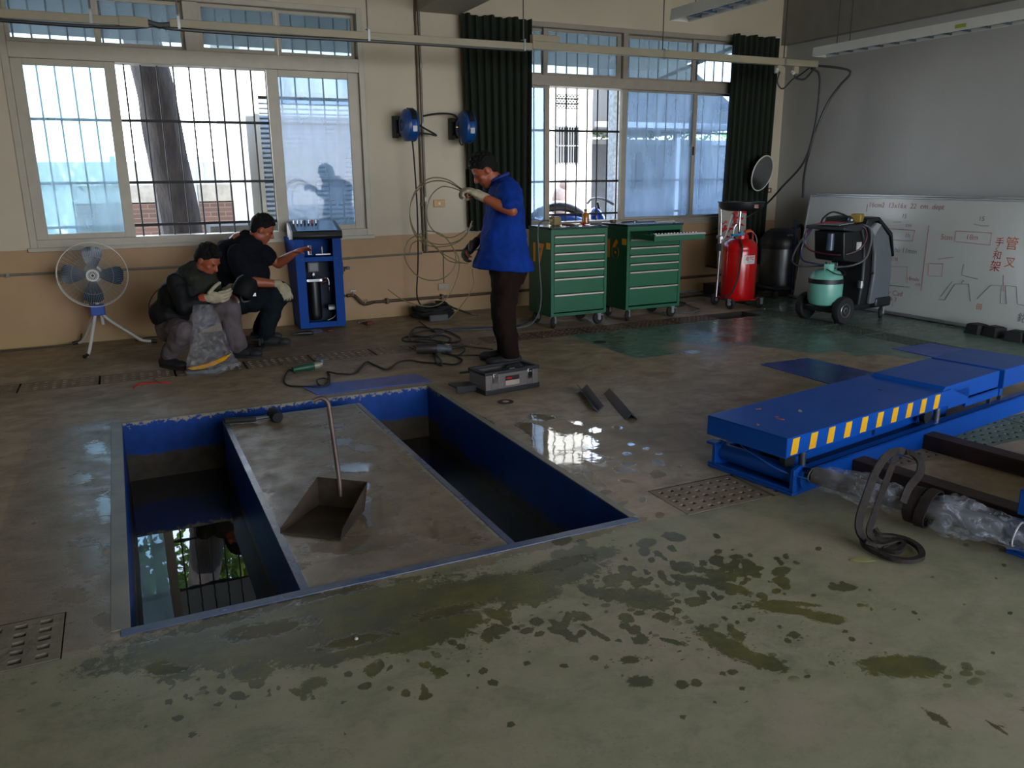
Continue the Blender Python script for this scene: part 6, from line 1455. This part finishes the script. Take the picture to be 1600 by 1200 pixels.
t = MB().tube([(3.05, 7.80, .10), (3.15, 7.74, .06), (3.23, 7.70, .03)], .010, 8).build('hose_tail', M_RUB); tag(t, 'black hose end with a steel coupling pointing right from the coil', 'hose'); MB().cyl((3.22, 7.705, .033), (3.29, 7.665, .018), .012).build('coupling', M_CHROME, t)
tag(MB().box(2.73, 2.93, 7.60, 7.64, 0.001, .07).build('grey_pad', mat('grey_pad', '5c5a5a', .7), None, bevel=.01), 'small grey pad in front of the hose coil', 'pad')
def flat_loops(label, loops, r, m_):
    mb = MB()
    for lp in loops: mb.tube([tuple(G(u, v, r + .004 + .012 * (k % 3 == 0))) for k, (u, v) in enumerate(lp)], r, 6, smooth=6)
    return tag(mb.build('extension_cord', m_), label, 'cable')
flat_loops('grey-black cord coiled in flat loops behind the black power tool', [((655, 502), (668, 512), (680, 518), (668, 512), (650, 512), (640, 522), (642, 533), (660, 530), (700, 535), (716, 534), (719, 528), (700, 518), (680, 514), (655, 519), (645, 522), (660, 526), (690, 524), (705, 530), (690, 536), (650, 534), (632, 533), (629, 529), (640, 526), (670, 527))], .008, mat('dark_cord', '26272a', .6))
flat_loops('brown-black cord in loose loops around the grinder motor, nearest the toolbox', [((645, 540), (655, 544), (680, 540), (690, 536), (700, 545), (722, 543), (726, 548), (715, 555), (700, 552), (690, 545), (680, 556), (682, 566), (690, 571), (688, 562), (678, 552), (668, 545), (650, 542))], .0065, mat('dark_cord', '26272a'))
t = thing('angle_grinder', 'large black angle grinder lying inside the cable tangle', 'angle grinder', tuple(G(668, 553)), -.35)
MB().tube([(-.09, 0, .045), (0, 0, .047), (.08, 0, .045)], [.042, .045, .045, .04], 14, smooth=3).build('motor_body', mat('dark_brown_tool', '2e2724', .5), t)
MB().tube([(.08, 0, .045), (.15, 0, .04), (.20, 0, .035)], [.035, .03, .03], 12, smooth=3).build('gear_head', M_GREY, t); MB().cyl((.17, 0, .05), (.17, 0, .075), .022).build('spindle', M_CHROME, t)
cable('air_hose', 'grey hose running right from the coils toward the cabinet wheels', [tuple(G(u, v, .012)) for u, v in ((672, 528), (700, 515), (740, 512), (775, 512), (805, 509), (822, 502), (838, 492))], .011, mat('grey_hose', '3c3d3e', .6))
cable('cable', 'thin brown cord on the floor between the coils and the standing man', [tuple(G(u, v, .006)) for u, v in ((690, 542), (720, 541), (745, 543), (770, 546))], .005, mat('brown_cord', '3a3028'))
cable('cable', 'second thin brown cord, nearer, ending under the standing man', [tuple(G(u, v, .006)) for u, v in ((705, 556), (730, 555), (760, 555))], .005, mat('brown_cord', '3a3028'))
# litter
def rag(name, label, u, v, s_, col, seed, z=0, parts=5):
    r_ = random.Random(seed); p = G(u, v, z); mb = MB()
    for k in range(parts): mb.ell((r_.uniform(-s_, s_), r_.uniform(-s_ * .6, s_ * .6), s_ * .35 * r_.uniform(.5, 1.3)), (s_ * r_.uniform(.3, .7), s_ * r_.uniform(.2, .5), s_ * r_.uniform(.2, .45)), Matrix.Rotation(r_.uniform(0, 3), 3, 'Z'), 10, 7)
    o = blob(mb, name, mat('litter_' + col, col, .5, var=.4, scale=30), None, s_ * .12, 2, tuple(p)); return tag(o, label, 'litter')
rag('crumpled_wrapper', 'crumpled red and brown wrapper on the floor right of the blue machine', 578, 508, .05, '7a3a34', 5)
rag('crumpled_wrapper', 'crumpled clear wrapper beside the red one', 566, 505, .045, '8b8278', 6)
rag('crumpled_wrapper', 'crushed red wrapper under the front of the blue machine', 519, 518, .04, '7a2420', 7)
t = MB().prism([(-.09, -.05), (.09, -.05), (.09, .05), (-.09, .05)], 0, .003); tag(t.build('plastic_sheet', M_FILM, None, (1.56, 7.66, .004), (0.12, 0, 0)), 'thin clear plastic sheet hanging out of the blue machine', 'plastic sheet')
tag(MB().tube([(-.11, 0, .018), (0, .01, .02), (.09, 0, .014)], [.006, .018, .022, .012], 10, smooth=3).build('tool_pouch', M_DARK, None, tuple(G(475, 524))), 'dark folded tool pouch on the floor before the blue machine', 'pouch')
t = MB().tube([tuple(G(u, v, .004)) for u, v in ((240, 592), (250, 598), (266, 597))], .004, 6, smooth=4).build('red_strap', M_RED); tag(t, 'thin red strip on the floor left of the plastic bag, right piece', 'strip')
t = MB().tube([tuple(G(u, v, .004)) for u, v in ((208, 606), (218, 600), (242, 598))], .005, 6, smooth=4).build('red_strap', M_RED); tag(t, 'thin red strip on the floor left of the plastic bag, left piece', 'strip')
p = G(1347, 875, .002); tag(MB().prism([(-.045, 0), (-.02, .012), (.02, .013), (.05, -.005), (.01, -.016), (-.03, -.012)], 0, .0015).build('leaf', mat('yellow_green_leaf', '8f8a4c', .6), None, tuple(p), (0, 0, -.5)), 'yellow-green leaf on the floor below the sling', 'leaf')
tag(MB().ell((0, 0, .005), (.006, .005, .005)).build('pebble', mat('pale_pebble', 'b0aaa0', .7), None, tuple(G(557, 1000))), 'tiny pale pebble on the wet floor in the foreground', 'pebble')
tag(MB().lathe([(.045, 0), (.055, 0), (.055, .006), (.045, .006)], n=28).build('rubber_ring', M_RUB, None, tuple(G(937, 535))), 'flat black rubber ring on the edge of the green floor', 'ring')

# cable between sockets etc. done; blue ladder-like rack end behind the boards
tag(MB().box(7.105, 7.115, 7.14, 7.18, .001, .90).build('blue_panel', mat('deep_blue_sheet', '061c44', .5)), 'dark blue panel edge standing behind the whiteboards', 'panel')
# ------------------------------------------------------------------ people
M_SKIN = mat('skin', '9a5238', .5, var=.12, scale=12)
M_HAIR = mat('black_hair', '0d0b0a', .7, var=.4, scale=80, bump=.8, bscale=160, spec=.25)
M_GLOVE = mat('cotton_glove', 'a89f85', .8, var=.25, scale=30, bump=.3, bscale=200)
M_GLOVED = mat('dark_dipped_glove', '33302c', .7, var=.3, scale=30)
def rotm(fx, fz):
    """rotation taking local z to direction (fx, 0, fz)"""
    return Vector((fx, 0, fz)).normalized().to_track_quat('Z', 'Y').to_matrix()
def head(mb, hair, eyes, c, n, tilt_y=0.0, hair_spec=None):
    """c = head centre, n = face direction (x, y, z); adds skull, jaw, nose, ears, lips"""
    n = Vector(n).normalized(); lat = Vector((0, 0, 1)).cross(n).normalized(); u = n.cross(lat).normalized()
    c = Vector(c); M3 = Matrix((n, lat, u)).transposed()           # columns: face, left, crown
    P = lambda a, b_, d: c + n * a + lat * b_ + u * d
    mb.ell(P(-.008, 0, .020), (.096, .076, .095), M3, 20, 14)        # skull
    mb.ell(P(.028, 0, -.040), (.062, .058, .078), M3, 18, 12)         # face
    mb.ell(P(.048, 0, -.092), (.034, .034, .028), M3, 12, 8)        # chin
    mb.ell(P(-.005, .045, -.065), (.045, .018, .035), M3, 12, 8); mb.ell(P(-.005, -.045, -.065), (.045, .018, .035), M3, 12, 8)  # jaw
    mb.cap(P(.086, 0, .005), P(.104, 0, -.030), .008, .013, 10)     # nose
    mb.ell(P(.098, 0, -.033), (.014, .017, .010), M3, 10, 8)
    mb.ell(P(.080, 0, -.062), (.012, .024, .005), M3, 10, 6); mb.ell(P(.078, 0, -.072), (.012, .020, .006), M3, 10, 6)   # lips
    mb.ell(P(.078, .030, .022), (.012, .022, .006), M3, 10, 6); mb.ell(P(.078, -.030, .022), (.012, .022, .006), M3, 10, 6)  # brows
    for s_ in (1, -1):
        mb.ell(P(-.008, s_ * .078, -.012), (.018, .009, .031), M3, 12, 8)      # ears
        mb.ell(P(.052, s_ * .044, -.026), (.022, .018, .02), M3, 10, 8)        # cheeks
        eyes.ell(P(.080, s_ * .030, .004), (.007, .012, .006), M3, 10, 7)
        eyes.box(-.0, .0, 0, 0, 0, 0)
    # short cropped hair cap with fringe
    hair.ell(P(-.020, 0, .036), (.098, .081, .092), M3, 22, 14)
    hair.ell(P(-.055, 0, -.008), (.056, .070, .060), M3, 18, 10)
    hair.ell(P(.040, 0, .082), (.044, .058, .030), M3, 14, 8)
    r_ = random.Random(int(abs(c.x) * 1e4) + 5)
    for k in range(150):                                              # tufts
        th_, ph = r_.uniform(0, 2 * pi), r_.uniform(0, 1.15)
        d = (u * cos(ph) + (n * cos(th_) + lat * sin(th_)) * sin(ph)).normalized()
        q_ = P(-.016, 0, .036) + Vector((d.dot(n) * .092, 0, 0)).x * n + d.dot(lat) * .076 * lat + d.dot(u) * .086 * u
        hair.cap(q_, q_ + d * .020 + n * .006, .009, .003, 6)
    return P
def hand(mb, wrist, d, palm_n, curl, s_=1.0, thumb=1, spread=.0, grip=None):
    """five-fingered hand: wrist point, direction d, palm normal; curl in degrees per joint"""
    w_ = Vector(wrist); d = Vector(d).normalized(); pn = Vector(palm_n); pn = (pn - d * pn.dot(d)).normalized(); lt = d.cross(pn) * thumb
    R3 = Matrix((d, lt, pn)).transposed()
    mb.ell(w_ + d * .045 * s_, (.052 * s_, .040 * s_, .020 * s_), R3, 14, 9)
    mb.cap(w_ - d * .01, w_ + d * .03 * s_, .026 * s_, .028 * s_, 10)
    for k, (off, ln) in enumerate(((.030, .070), (.010, .080), (-.010, .074), (-.029, .058))):
        p = w_ + d * .082 * s_ + lt * off * s_; a = 0; L0 = ln * s_
        for j, (f_, r0) in enumerate(((.45, .0100), (.32, .0092), (.25, .0082))):
            a += rad(curl * (.8 + .15 * k) * (1.0 if j else .7)); dd = (d * cos(a) + pn * sin(a) + lt * spread * (1.5 - k)).normalized(); q_ = p + dd * L0 * f_
            mb.cap(p, q_, r0 * s_, (r0 - .001) * s_, 8); p = q_
    p = w_ + d * .022 * s_ + lt * .032 * s_
    for j, (ln, ang) in enumerate(((.036, 40), (.030, 25), (.024, 10))):
        dd = (d * cos(rad(ang)) + lt * sin(rad(ang)) + pn * (.35 + .25 * j + curl / 90)).normalized(); q_ = p + dd * ln * s_; mb.cap(p, q_, .0125 * s_ - j * .001, .0112 * s_ - j * .001, 8); p = q_
def shoe(t, ankle, toe_dir, m_, s_=1.0, pitch=0.0):
    a = Vector(ankle); d = Vector(toe_dir).normalized(); lt = Vector((0, 0, 1)).cross(d); mb = MB(); z = Vector((0, 0, 1))
    R3 = Matrix((d, lt, z)).transposed()
    base = Vector((a.x, a.y, 0))
    mb.ell(base + d * .03 * s_ + z * (.042 + pitch * .0), (.115 * s_, .045, .040), R3, 16, 10); mb.ell(base + d * .13 * s_ + z * .036, (.065, .047, .034), R3, 14, 9)
    mb.cap(base + z * .05 - d * .02, base + z * .11 - d * .01, .045, .045, 12); mb.ell(base - d * .055 + z * .045, (.04, .04, .04), R3, 12, 8)
    o = blob(mb, 'shoe', m_, t, .006, 2)
    sl_ = MB(); ring = []
    for k in range(24):
        a_ = 2 * pi * k / 24; x_ = cos(a_) * .145 + .04; y_ = sin(a_) * (.046 if x_ > .05 else .040)
        ring.append((base + d * x_ * s_ + lt * y_))
    sl_.rings([[p + z * .001 for p in ring], [p + z * .02 for p in ring]]); sl_.build('sole', M_RUB, o)
def person(label, loc, rz, body, voxel=.0065):
    o = blob(body, 'person', M_SKIN, None, voxel, 3, loc, (0, 0, rz)); return tag(o, label, 'person')

CLOUD = bpy.data.textures.new('fold_noise', 'CLOUDS'); CLOUD.noise_scale = .11; CLOUD.noise_depth = 2
def cloth(mb, name, m_, parent, voxel=.009, smooth=3, strength=.035):
    o = blob(mb, name, m_, parent, voxel, smooth)
    d = o.modifiers.new('folds', 'DISPLACE'); d.texture = CLOUD; d.strength = strength; d.mid_level = .5; d.texture_coords = 'LOCAL'
    q_ = o.modifiers.new('settle', 'SMOOTH'); q_.factor = .5; q_.iterations = 2
    return o
# ---- standing man, profile to the left, blue polo shirt
b_ = MB(); hr = MB(); ey = MB()
P = head(b_, hr, ey, (.150, .01, 1.468), (.80, .12, -.60))
b_.cap((.115, .01, 1.43), (.0, 0, 1.34), .056, .062, 14)
b_.cap((-.01, 0, 1.30), (-.0, 0, .98), .10, .11, 14); b_.cap((-.02, .15, 1.33), (-.02, -.15, 1.33), .055, .055, 12)
sh_l, el_l, wr_l = (-.005, .185, 1.325), (-.050, .33, 1.185), (.165, .27, 1.285)
b_.cap(sh_l, el_l, .050, .042, 14); b_.cap(el_l, (.05, .30, 1.225), .042, .040, 14); b_.cap((.05, .30, 1.225), wr_l, .040, .029, 14)
hd_dir = (.9, -.05, .42)
hand(b_, wr_l, hd_dir, (.35, -.2, -.9), 48, 1.0, -1)
sh_r, el_r, wr_r = (.0, -.185, 1.315), (.09, -.235, 1.06), (.235, -.12, .925)
b_.cap(sh_r, el_r, .048, .04, 12); b_.cap(el_r, wr_r, .04, .028, 12); hand(b_, wr_r, (.62, .35, -.62), (-.5, .6, -.4), 35, 1.0, 1)
for s_ in (1, -1):
    b_.cap((-.03, s_ * .085, .86), (.0, s_ * .085, .47), .075, .052, 12); b_.cap((.0, s_ * .085, .47), (-.03, s_ * .085, .07), .052, .036, 12)
pm = person('standing man in a blue polo shirt and dark trousers, head bowed, holding looped tubing', (2.64, 5.60, 0), rad(154.5), b_)
blob(hr, 'hair', M_HAIR, pm, .005, 1); ey.build('eyes', M_DARK, pm)
M_SHIRT = mat('royal_blue_cloth', '0e3894', .85, var=.25, scale=6, bump=.15, bscale=30, col2='0a276c', spec=.15)
s = MB()
def loft(mb, rows, n=28):
    """rows: (cx, cy, z, rx, ry, [tilt])"""
    R = []
    for i, rw in enumerate(rows):
        cx, cy, z, rx, ry = rw[:5]; tl = rw[5] if len(rw) > 5 else 0
        R.append([Vector((cx + rx * cos(a_), cy + ry * sin(a_), z + tl * cos(a_))) for a_ in [2 * pi * j / n for j in range(n)]])
    return mb.rings(R)
loft(s, [(.02, 0, 1.43, .045, .06, .0), (.01, 0, 1.405, .075, .10, -.01), (.0, 0, 1.375, .105, .165), (-.005, 0, 1.32, .125, .205), (.0, 0, 1.22, .140, .215), (.008, 0, 1.08, .160, .215), (.012, 0, .95, .182, .220, -.005), (.018, 0, .84, .205, .225, .005), (.022, 0, .755, .235, .225, .018), (.022, 0, .735, .236, .222, .02)])
s.cap(sh_l, (-.045, .295, 1.222), .078, .080, 16)
s.cap(sh_r, (.055, -.222, 1.17), .075, .076, 14)
cloth(s, 'polo_shirt', M_SHIRT, pm, .009, 3)
MB().tube([(.068 * cos(a_) + .045, .070 * sin(a_), 1.412 - .03 * cos(a_)) for a_ in [2 * pi * i / 24 for i in range(24)]], .014, 8, loop=True).build('collar', mat('navy_collar', '0f2f80', .75), pm)
M_TR = mat('dark_brown_trousers', '221714', .9, var=.3, scale=8, bump=.2, spec=.1)
s = MB()
loft(s, [(-.02, 0, .93, .13, .17), (-.02, 0, .80, .14, .175), (-.015, 0, .70, .142, .175), (-.01, 0, .62, .12, .16)])
for q_ in (1, -1):
    dx = .0 if q_ > 0 else .035
    R = []
    for z, cx, rx, ry in ((.74, -.015, .115, .10), (.60, .0, .108, .095), (.45, .02, .095, .085), (.33, .012, .088, .08), (.20, -.012, .078, .075), (.10, -.028, .074, .072), (.065, -.030, .074, .072)):
        R.append([Vector((cx + dx * (1 - z) + rx * cos(a_), q_ * .088 + ry * sin(a_), z)) for a_ in [2 * pi * j / 24 for j in range(24)]])
    s.rings(R)
cloth(s, 'trousers', M_TR, pm, .009, 3)
shoe(pm, (-.025, .088, 0), (1, .22, 0), M_RUB); shoe(pm, (.03, -.09, 0), (1, -.05, 0), M_RUB)
g = MB(); hand(g, wr_l, hd_dir, (.35, -.2, -.9), 48, 1.3, -1); g.cap(Vector(wr_l) - Vector(hd_dir).normalized() * .035, wr_l, .036, .034, 12); blob(g, 'glove', M_GLOVE, pm, .004, 2)
g = MB(); hand(g, wr_r, (.62, .35, -.62), (-.5, .6, -.4), 35, 1.3, 1); g.cap((.22, -.135, .94), wr_r, .034, .034, 12); blob(g, 'glove', M_GLOVED, pm, .004, 2)

# looped tubing held by the man
M_TUBE = mat('olive_nylon_tube', '6d6142', .45, var=.2, scale=20)
RTh = Vector((.903, -.43, 0)); BASE = Vector((2.62, 5.65, 0)); NH = Vector((.43, .903, 0))
def pp(u, v, off=0.0):
    d = RT * ((u - 800) / FPX) + UP * ((600 - v) / FPX) + FW; b0 = BASE + NH * off
    t_ = ((b0 - Vector((0, 0, CAMZ))).dot(NH)) / d.dot(NH); return tuple(Vector((0, 0, CAMZ)) + d * t_)
lp = MB()
for pts, off in ((((722, 296), (700, 281), (675, 278), (655, 290), (642, 315), (641, 345), (652, 372), (675, 385), (705, 383), (728, 368), (738, 345)), -.22),
                 (((722, 297), (698, 284), (672, 284), (652, 298), (640, 325), (645, 355), (660, 374), (690, 382), (720, 374), (738, 352)), -.20),
                 (((720, 298), (705, 293), (690, 292), (675, 304), (667, 325), (670, 350), (685, 366), (706, 371), (728, 360)), -.24),
                 (((664, 360), (690, 366), (708, 388), (712, 410), (700, 430), (680, 438), (655, 433), (636, 412), (632, 390), (640, 374), (660, 364)), -.18),
                 (((640, 395), (645, 380), (665, 376), (690, 395), (715, 408), (732, 412)), -.20), (((655, 368), (680, 385), (700, 407), (722, 411)), -.17),
                 (((706, 385), (716, 402), (716, 425), (702, 460), (680, 478), (650, 476), (625, 466), (606, 452)), -.1), (((738, 420), (740, 445), (728, 468), (712, 488), (700, 500)), -.05)):
    lp.tube([pp(u, v, off) for u, v in pts], .0042, 6, smooth=6)
tag(lp.build('nylon_tubing', M_TUBE), 'loose olive loops of thin nylon tubing hanging from the standing man\'s gloved hand', 'tubing')

# ---- crouching man in front, dark jacket with olive vest, grey trousers
b_ = MB(); hr = MB(); ey = MB()
head(b_, hr, ey, (.100, -.02, .812), (.80, -.22, -.56))
b_.cap((.06, -.01, .775), (-.05, 0, .70), .055, .06, 12); b_.cap((-.07, 0, .66), (-.24, 0, .36), .10, .12, 14); b_.cap((-.06, .12, .66), (-.06, -.12, .66), .04, .04, 10)
rs, re_, rw = (-.10, -.17, .66), (-.035, -.24, .47), (.125, -.19, .535)
ls, le, lw = (-.04, .17, .66), (.08, .22, .48), (.20, .06, .56)
for a, c_, d in ((rs, re_, rw), (ls, le, lw)): b_.cap(a, c_, .045, .038, 12); b_.cap(c_, d, .038, .027, 12)
hand(b_, rw, (.95, .12, .06), (.0, .9, .35), 28, 1.0, 1); hand(b_, lw, (.85, -.25, .2), (.1, -.8, -.3), 40, 1.0, 1)
hips = [(-.22, -.10, .27), (-.20, .10, .28)]; knees = [(-.10 + .0, -.27, .235), (.19, .12, .42)]; ank = [(-.20, -.16, .09), (.20, .12, .085)]
knees[0] = (-.02, -.30, .30); ank[0] = (-.20, -.22, .085)
for h_, k_, a_ in zip(hips, knees, ank): b_.cap(h_, k_, .07, .05, 12); b_.cap(k_, a_, .05, .035, 12)
p1 = person('crouching man in a dark jacket and grey trousers, looking at a black mask', (.52, 6.80, 0), rad(-25.5), b_)
blob(hr, 'hair', M_HAIR, p1, .005, 1); ey.build('eyes', M_DARK, p1)
M_JK = mat('black_jacket', '101113', .7, spec=.25, var=.3, scale=8, bump=.25, bscale=30)
s = MB()
s.ell((-.07, 0, .63), (.145, .205, .12), rotm(-.5, 1)); s.ell((-.16, 0, .52), (.16, .20, .16)); s.ell((-.24, 0, .40), (.165, .205, .13)); s.ell((-.01, 0, .56), (.12, .18, .14)); s.ell((.03, 0, .62), (.09, .14, .08))
s.cap((-.04, .0, .72), (.0, 0, .745), .075, .068)
s.cap(rs, re_, .075, .062, 14); s.cap(re_, (.10, -.20, .525), .060, .043, 14); s.cap(ls, le, .072, .058, 12); s.cap(le, (.17, .09, .55), .056, .042, 12)
cloth(s, 'jacket', M_JK, p1, .009, 3)
s = MB(); s.ell((.02, -.02, .615), (.135, .165, .13), rotm(.3, 1)); s.ell((-.02, -.02, .69), (.10, .15, .07)); s.ell((-.10, 0, .655), (.13, .19, .085), rotm(-.6, 1)); s.cap((-.06, 0, .715), (.01, 0, .755), .083, .072)
cloth(s, 'vest', mat('olive_vest', '2a2c24', .8, spec=.2, var=.25, scale=10, bump=.2), p1, .009, 3)
M_GT = mat('grey_brown_trousers', '62575a', .85, var=.3, scale=7, bump=.2, col2='4a4140')
s = MB(); s.ell((-.22, 0, .28), (.15, .19, .10))
for h_, k_, a_ in zip(hips, knees, ank):
    s.cap(h_, k_, .105, .086, 16); a2 = Vector(a_) + Vector((0, 0, .015)); s.cap(k_, (Vector(k_) + a2) / 2, .086, .078, 16); s.cap((Vector(k_) + a2) / 2, a2, .078, .062, 16)
s.cap((.19, .12, .40), (.235, .12, .10), .072, .066, 14)
cloth(s, 'trousers', M_GT, p1, .009, 3)
shoe(p1, (-.21, -.23, 0), (.9, -.5, 0), M_RUB); shoe(p1, (.235, .12, 0), (1, -.1, 0), M_RUB)
g = MB(); hand(g, rw, (.95, .12, .06), (.0, .9, .35), 28, 1.3, 1); g.cap((.11, -.195, .532), rw, .036, .036); blob(g, 'glove', M_GLOVE, p1, .004, 2)
g = MB(); hand(g, lw, (.85, -.25, .2), (.1, -.8, -.3), 40, 1.3, 1); blob(g, 'glove', M_GLOVE, p1, .004, 2)
MB().lathe([(.041, -.022), (.045, 0), (.041, .02)], (.098, -.198, .529), (.85, .25, .25), 20).build('cuff', mat('orange_knit_cuff', '9c3c20', .8), p1)
mk = thing('welding_mask', 'black mask being turned over in the front crouching man\'s gloved hands', 'mask', (.84, 6.60, .585))
R_ = MB(); Mq = Matrix.Rotation(.5, 3, 'Y')
for k in range(1):
    prof = [(.015, .10), (.06, .095), (.085, .06), (.09, .0), (.08, -.05), (.07, -.07)]
    R_.lathe(prof + [(r - .004, z - .003) for r, z in reversed(prof)], (0, 0, 0), (.45, .2, .75), 24, False)
R_.build('shell', mat('matt_black_mask', '0c0d10', .7, spec=.2), mk); MB().box(.03, .075, -.05, .03, -.055, -.03).build('lens', M_STEEL, mk); MB().tube([(-.03, .03, -.05), (-.02, .0, -.10), (.03, -.02, -.09)], .006, 6, smooth=3).build('headband', M_GREY, mk)

# ---- crouching man behind, dark T-shirt
b_ = MB(); hr = MB(); ey = MB()
head(b_, hr, ey, (.115, .0, 1.0), (.78, .25, -.42))
b_.cap((.06, 0, .955), (-.03, 0, .88), .058, .055, 12); b_.cap((-.08, 0, .86), (-.18, 0, .42), .12, .13, 14); b_.cap((-.08, .12, .82), (-.08, -.12, .82), .04, .04)
rs, re_, rw = (-.06, -.20, .80), (.02, -.27, .585), (.265, -.17, .545); ls, le, lw = (.0, .17, .82), (.16, .24, .68), (.33, .16, .775)
for a, c_, d in ((rs, re_, rw), (ls, le, lw)): b_.cap(a, c_, .055, .046, 14); b_.cap(c_, (Vector(c_) * .5 + Vector(d) * .5), .047, .042, 14); b_.cap((Vector(c_) * .5 + Vector(d) * .5), d, .042, .029, 14)
hand(b_, rw, (.55, -.05, -.75), (-.3, .5, -.3), 35, 1.0, 1); hand(b_, lw, (.75, .1, .35), (.2, -.3, -.9), 22, 1.05, -1)
hips = [(-.18, -.10, .36), (-.17, .10, .36)]; knees = [(.22, -.14, .45), (.20, .13, .44)]; ank = [(.10, -.12, .09), (-.02, .12, .085)]
for h_, k_, a_ in zip(hips, knees, ank): b_.cap(h_, k_, .075, .055, 12); b_.cap(k_, a_, .055, .036, 12)
p2 = person('crouching man behind in a navy T-shirt, reaching into the blue machine', (1.02, 7.36, 0), rad(-25.5), b_)
blob(hr, 'hair', M_HAIR, p2, .005, 1); ey.build('eyes', M_DARK, p2)
s = MB(); s.ell((-.09, 0, .83), (.155, .225, .13), rotm(-.35, 1)); s.ell((-.13, 0, .70), (.19, .225, .19)); s.ell((-.14, 0, .52), (.21, .22, .17)); s.ell((-.02, 0, .62), (.17, .20, .17)); s.cap((-.07, 0, .885), (-.02, 0, .925), .082, .074)
s.cap(rs, (.005, -.25, .64), .090, .088, 16); s.cap(ls, (.09, .21, .74), .082, .078, 14); s.ell((-.20, 0, .80), (.10, .19, .13))
cloth(s, 't_shirt', mat('navy_t_shirt', '12141d', .9, spec=.12, var=.3, scale=6, bump=.12, col2='111318'), p2, .009, 3)
s = MB(); s.ell((-.17, 0, .37), (.17, .21, .12))
for h_, k_, a_ in zip(hips, knees, ank):
    s.cap(h_, k_, .112, .092, 16); a2 = Vector(a_) + Vector((0, 0, .015)); s.cap(k_, (Vector(k_) + a2) / 2, .092, .085, 16); s.cap((Vector(k_) + a2) / 2, a2, .085, .068, 16)
cloth(s, 'trousers', mat('dark_slate_trousers', '1a2126', .9, spec=.1, var=.3, scale=7, bump=.2), p2, .009, 3)
shoe(p2, (.13, -.12, 0), (1, -.1, 0), mat('dark_grey_shoe', '2c2b2b', .7)); shoe(p2, (-.02, .12, 0), (1, .1, 0), mat('dark_grey_shoe', '2c2b2b'))
g = MB(); hand(g, rw, (.55, -.05, -.75), (-.3, .5, -.3), 35, 1.2, 1); g.cap((.245, -.178, .55), rw, .037, .036); blob(g, 'glove', M_GLOVE, p2, .004, 2)
tag(MB().box(-.10, .08, -.09, .09, 0, .03).box(-.09, .07, -.06, .08, .08, .10).box(-.09, -.07, -.05, -.03, .03, .08).box(.05, .07, -.05, -.03, .03, .08).box(-.09, -.07, .05, .07, .03, .08).box(.05, .07, .05, .07, .03, .08).build('low_stool', M_DARK, None, tuple(G(397, 545)), (0, 0, rad(-20)), bevel=.004), 'low black step stool on the floor beside the crouching men', 'stool')
tag(MB().box(-.35, -.30, -.04, .0, .30, .34).box(-.2, -.02, 0, .1, .0, .03).build('tool_case', M_DARK, None, (.9, 7.0, 0)), 'flat black tool case between the crouching men', 'case') if False else None

# ---- clear plastic bag with a yellow tool leaning on the crouching man
def bag():
    R = []; n = 30; r_ = random.Random(9)
    base = Vector((.50, 6.28, 0))
    keys = [(0.0, (.02, -.02), .205, .075), (.06, (.02, -.01), .20, .09), (.16, (.0, .04), .155, .075), (.28, (-.02, .09), .125, .065), (.38, (-.045, .13), .10, .06), (.46, (-.065, .16), .085, .045), (.50, (-.07, .17), .07, .03), (.505, (-.07, .17), .03, .01)]
    for i in range(len(keys) - 1):
        for s_ in range(5):
            t_ = s_ / 5; a, c_ = keys[i], keys[i + 1]; z = a[0] * (1 - t_) + c_[0] * t_; cx = a[1][0] * (1 - t_) + c_[1][0] * t_; cy = a[1][1] * (1 - t_) + c_[1][1] * t_; rx = a[2] * (1 - t_) + c_[2] * t_; ry = a[3] * (1 - t_) + c_[3] * t_
            R.append([base + RTh * ((cx + rx * cos(w_) * (1 + .05 * sin(5 * w_ + 18 * z) + .04 * sin(9 * w_ - 30 * z)))) + NH * ((cy * 1.0 + ry * sin(w_) * (1 + .10 * sin(4 * w_ + 22 * z)))) + Vector((0, 0, z + .002 + .07 * cos(w_) * max(0, .12 - z) / .12)) for w_ in [2 * pi * j / n for j in range(n)]])
    for k in range(2): pass
    return MB().rings(R, True)
tb = thing('plastic_bag', 'tall crinkled clear plastic bag in front of the crouching man', 'bag', (0, 0, 0))
bag().build('film', M_BAG, tb)
yl = thing('yellow_blade', 'curved yellow plastic piece lying in the bottom of the clear bag', 'tool', (.50, 6.27, .075), rad(-25.5))
MB().prism([(-.16, -.012), (-.08, .004), (.0, .024), (.08, .055), (.155, .085), (.16, .076), (.13, .045), (.05, .008), (-.04, -.018), (-.12, -.028)], -.045, .02, 'y').build('yellow_shell', mat('amber_yellow_plastic', 'dc9a12', .4), yl, bevel=.004)
MB().prism([(-.17, -.035), (-.1, -.035), (.05, -.02), (.17, .04), (.17, .02), (.05, -.05), (-.16, -.055)], -.05, .03, 'y').build('grey_edge', M_GREY, yl)
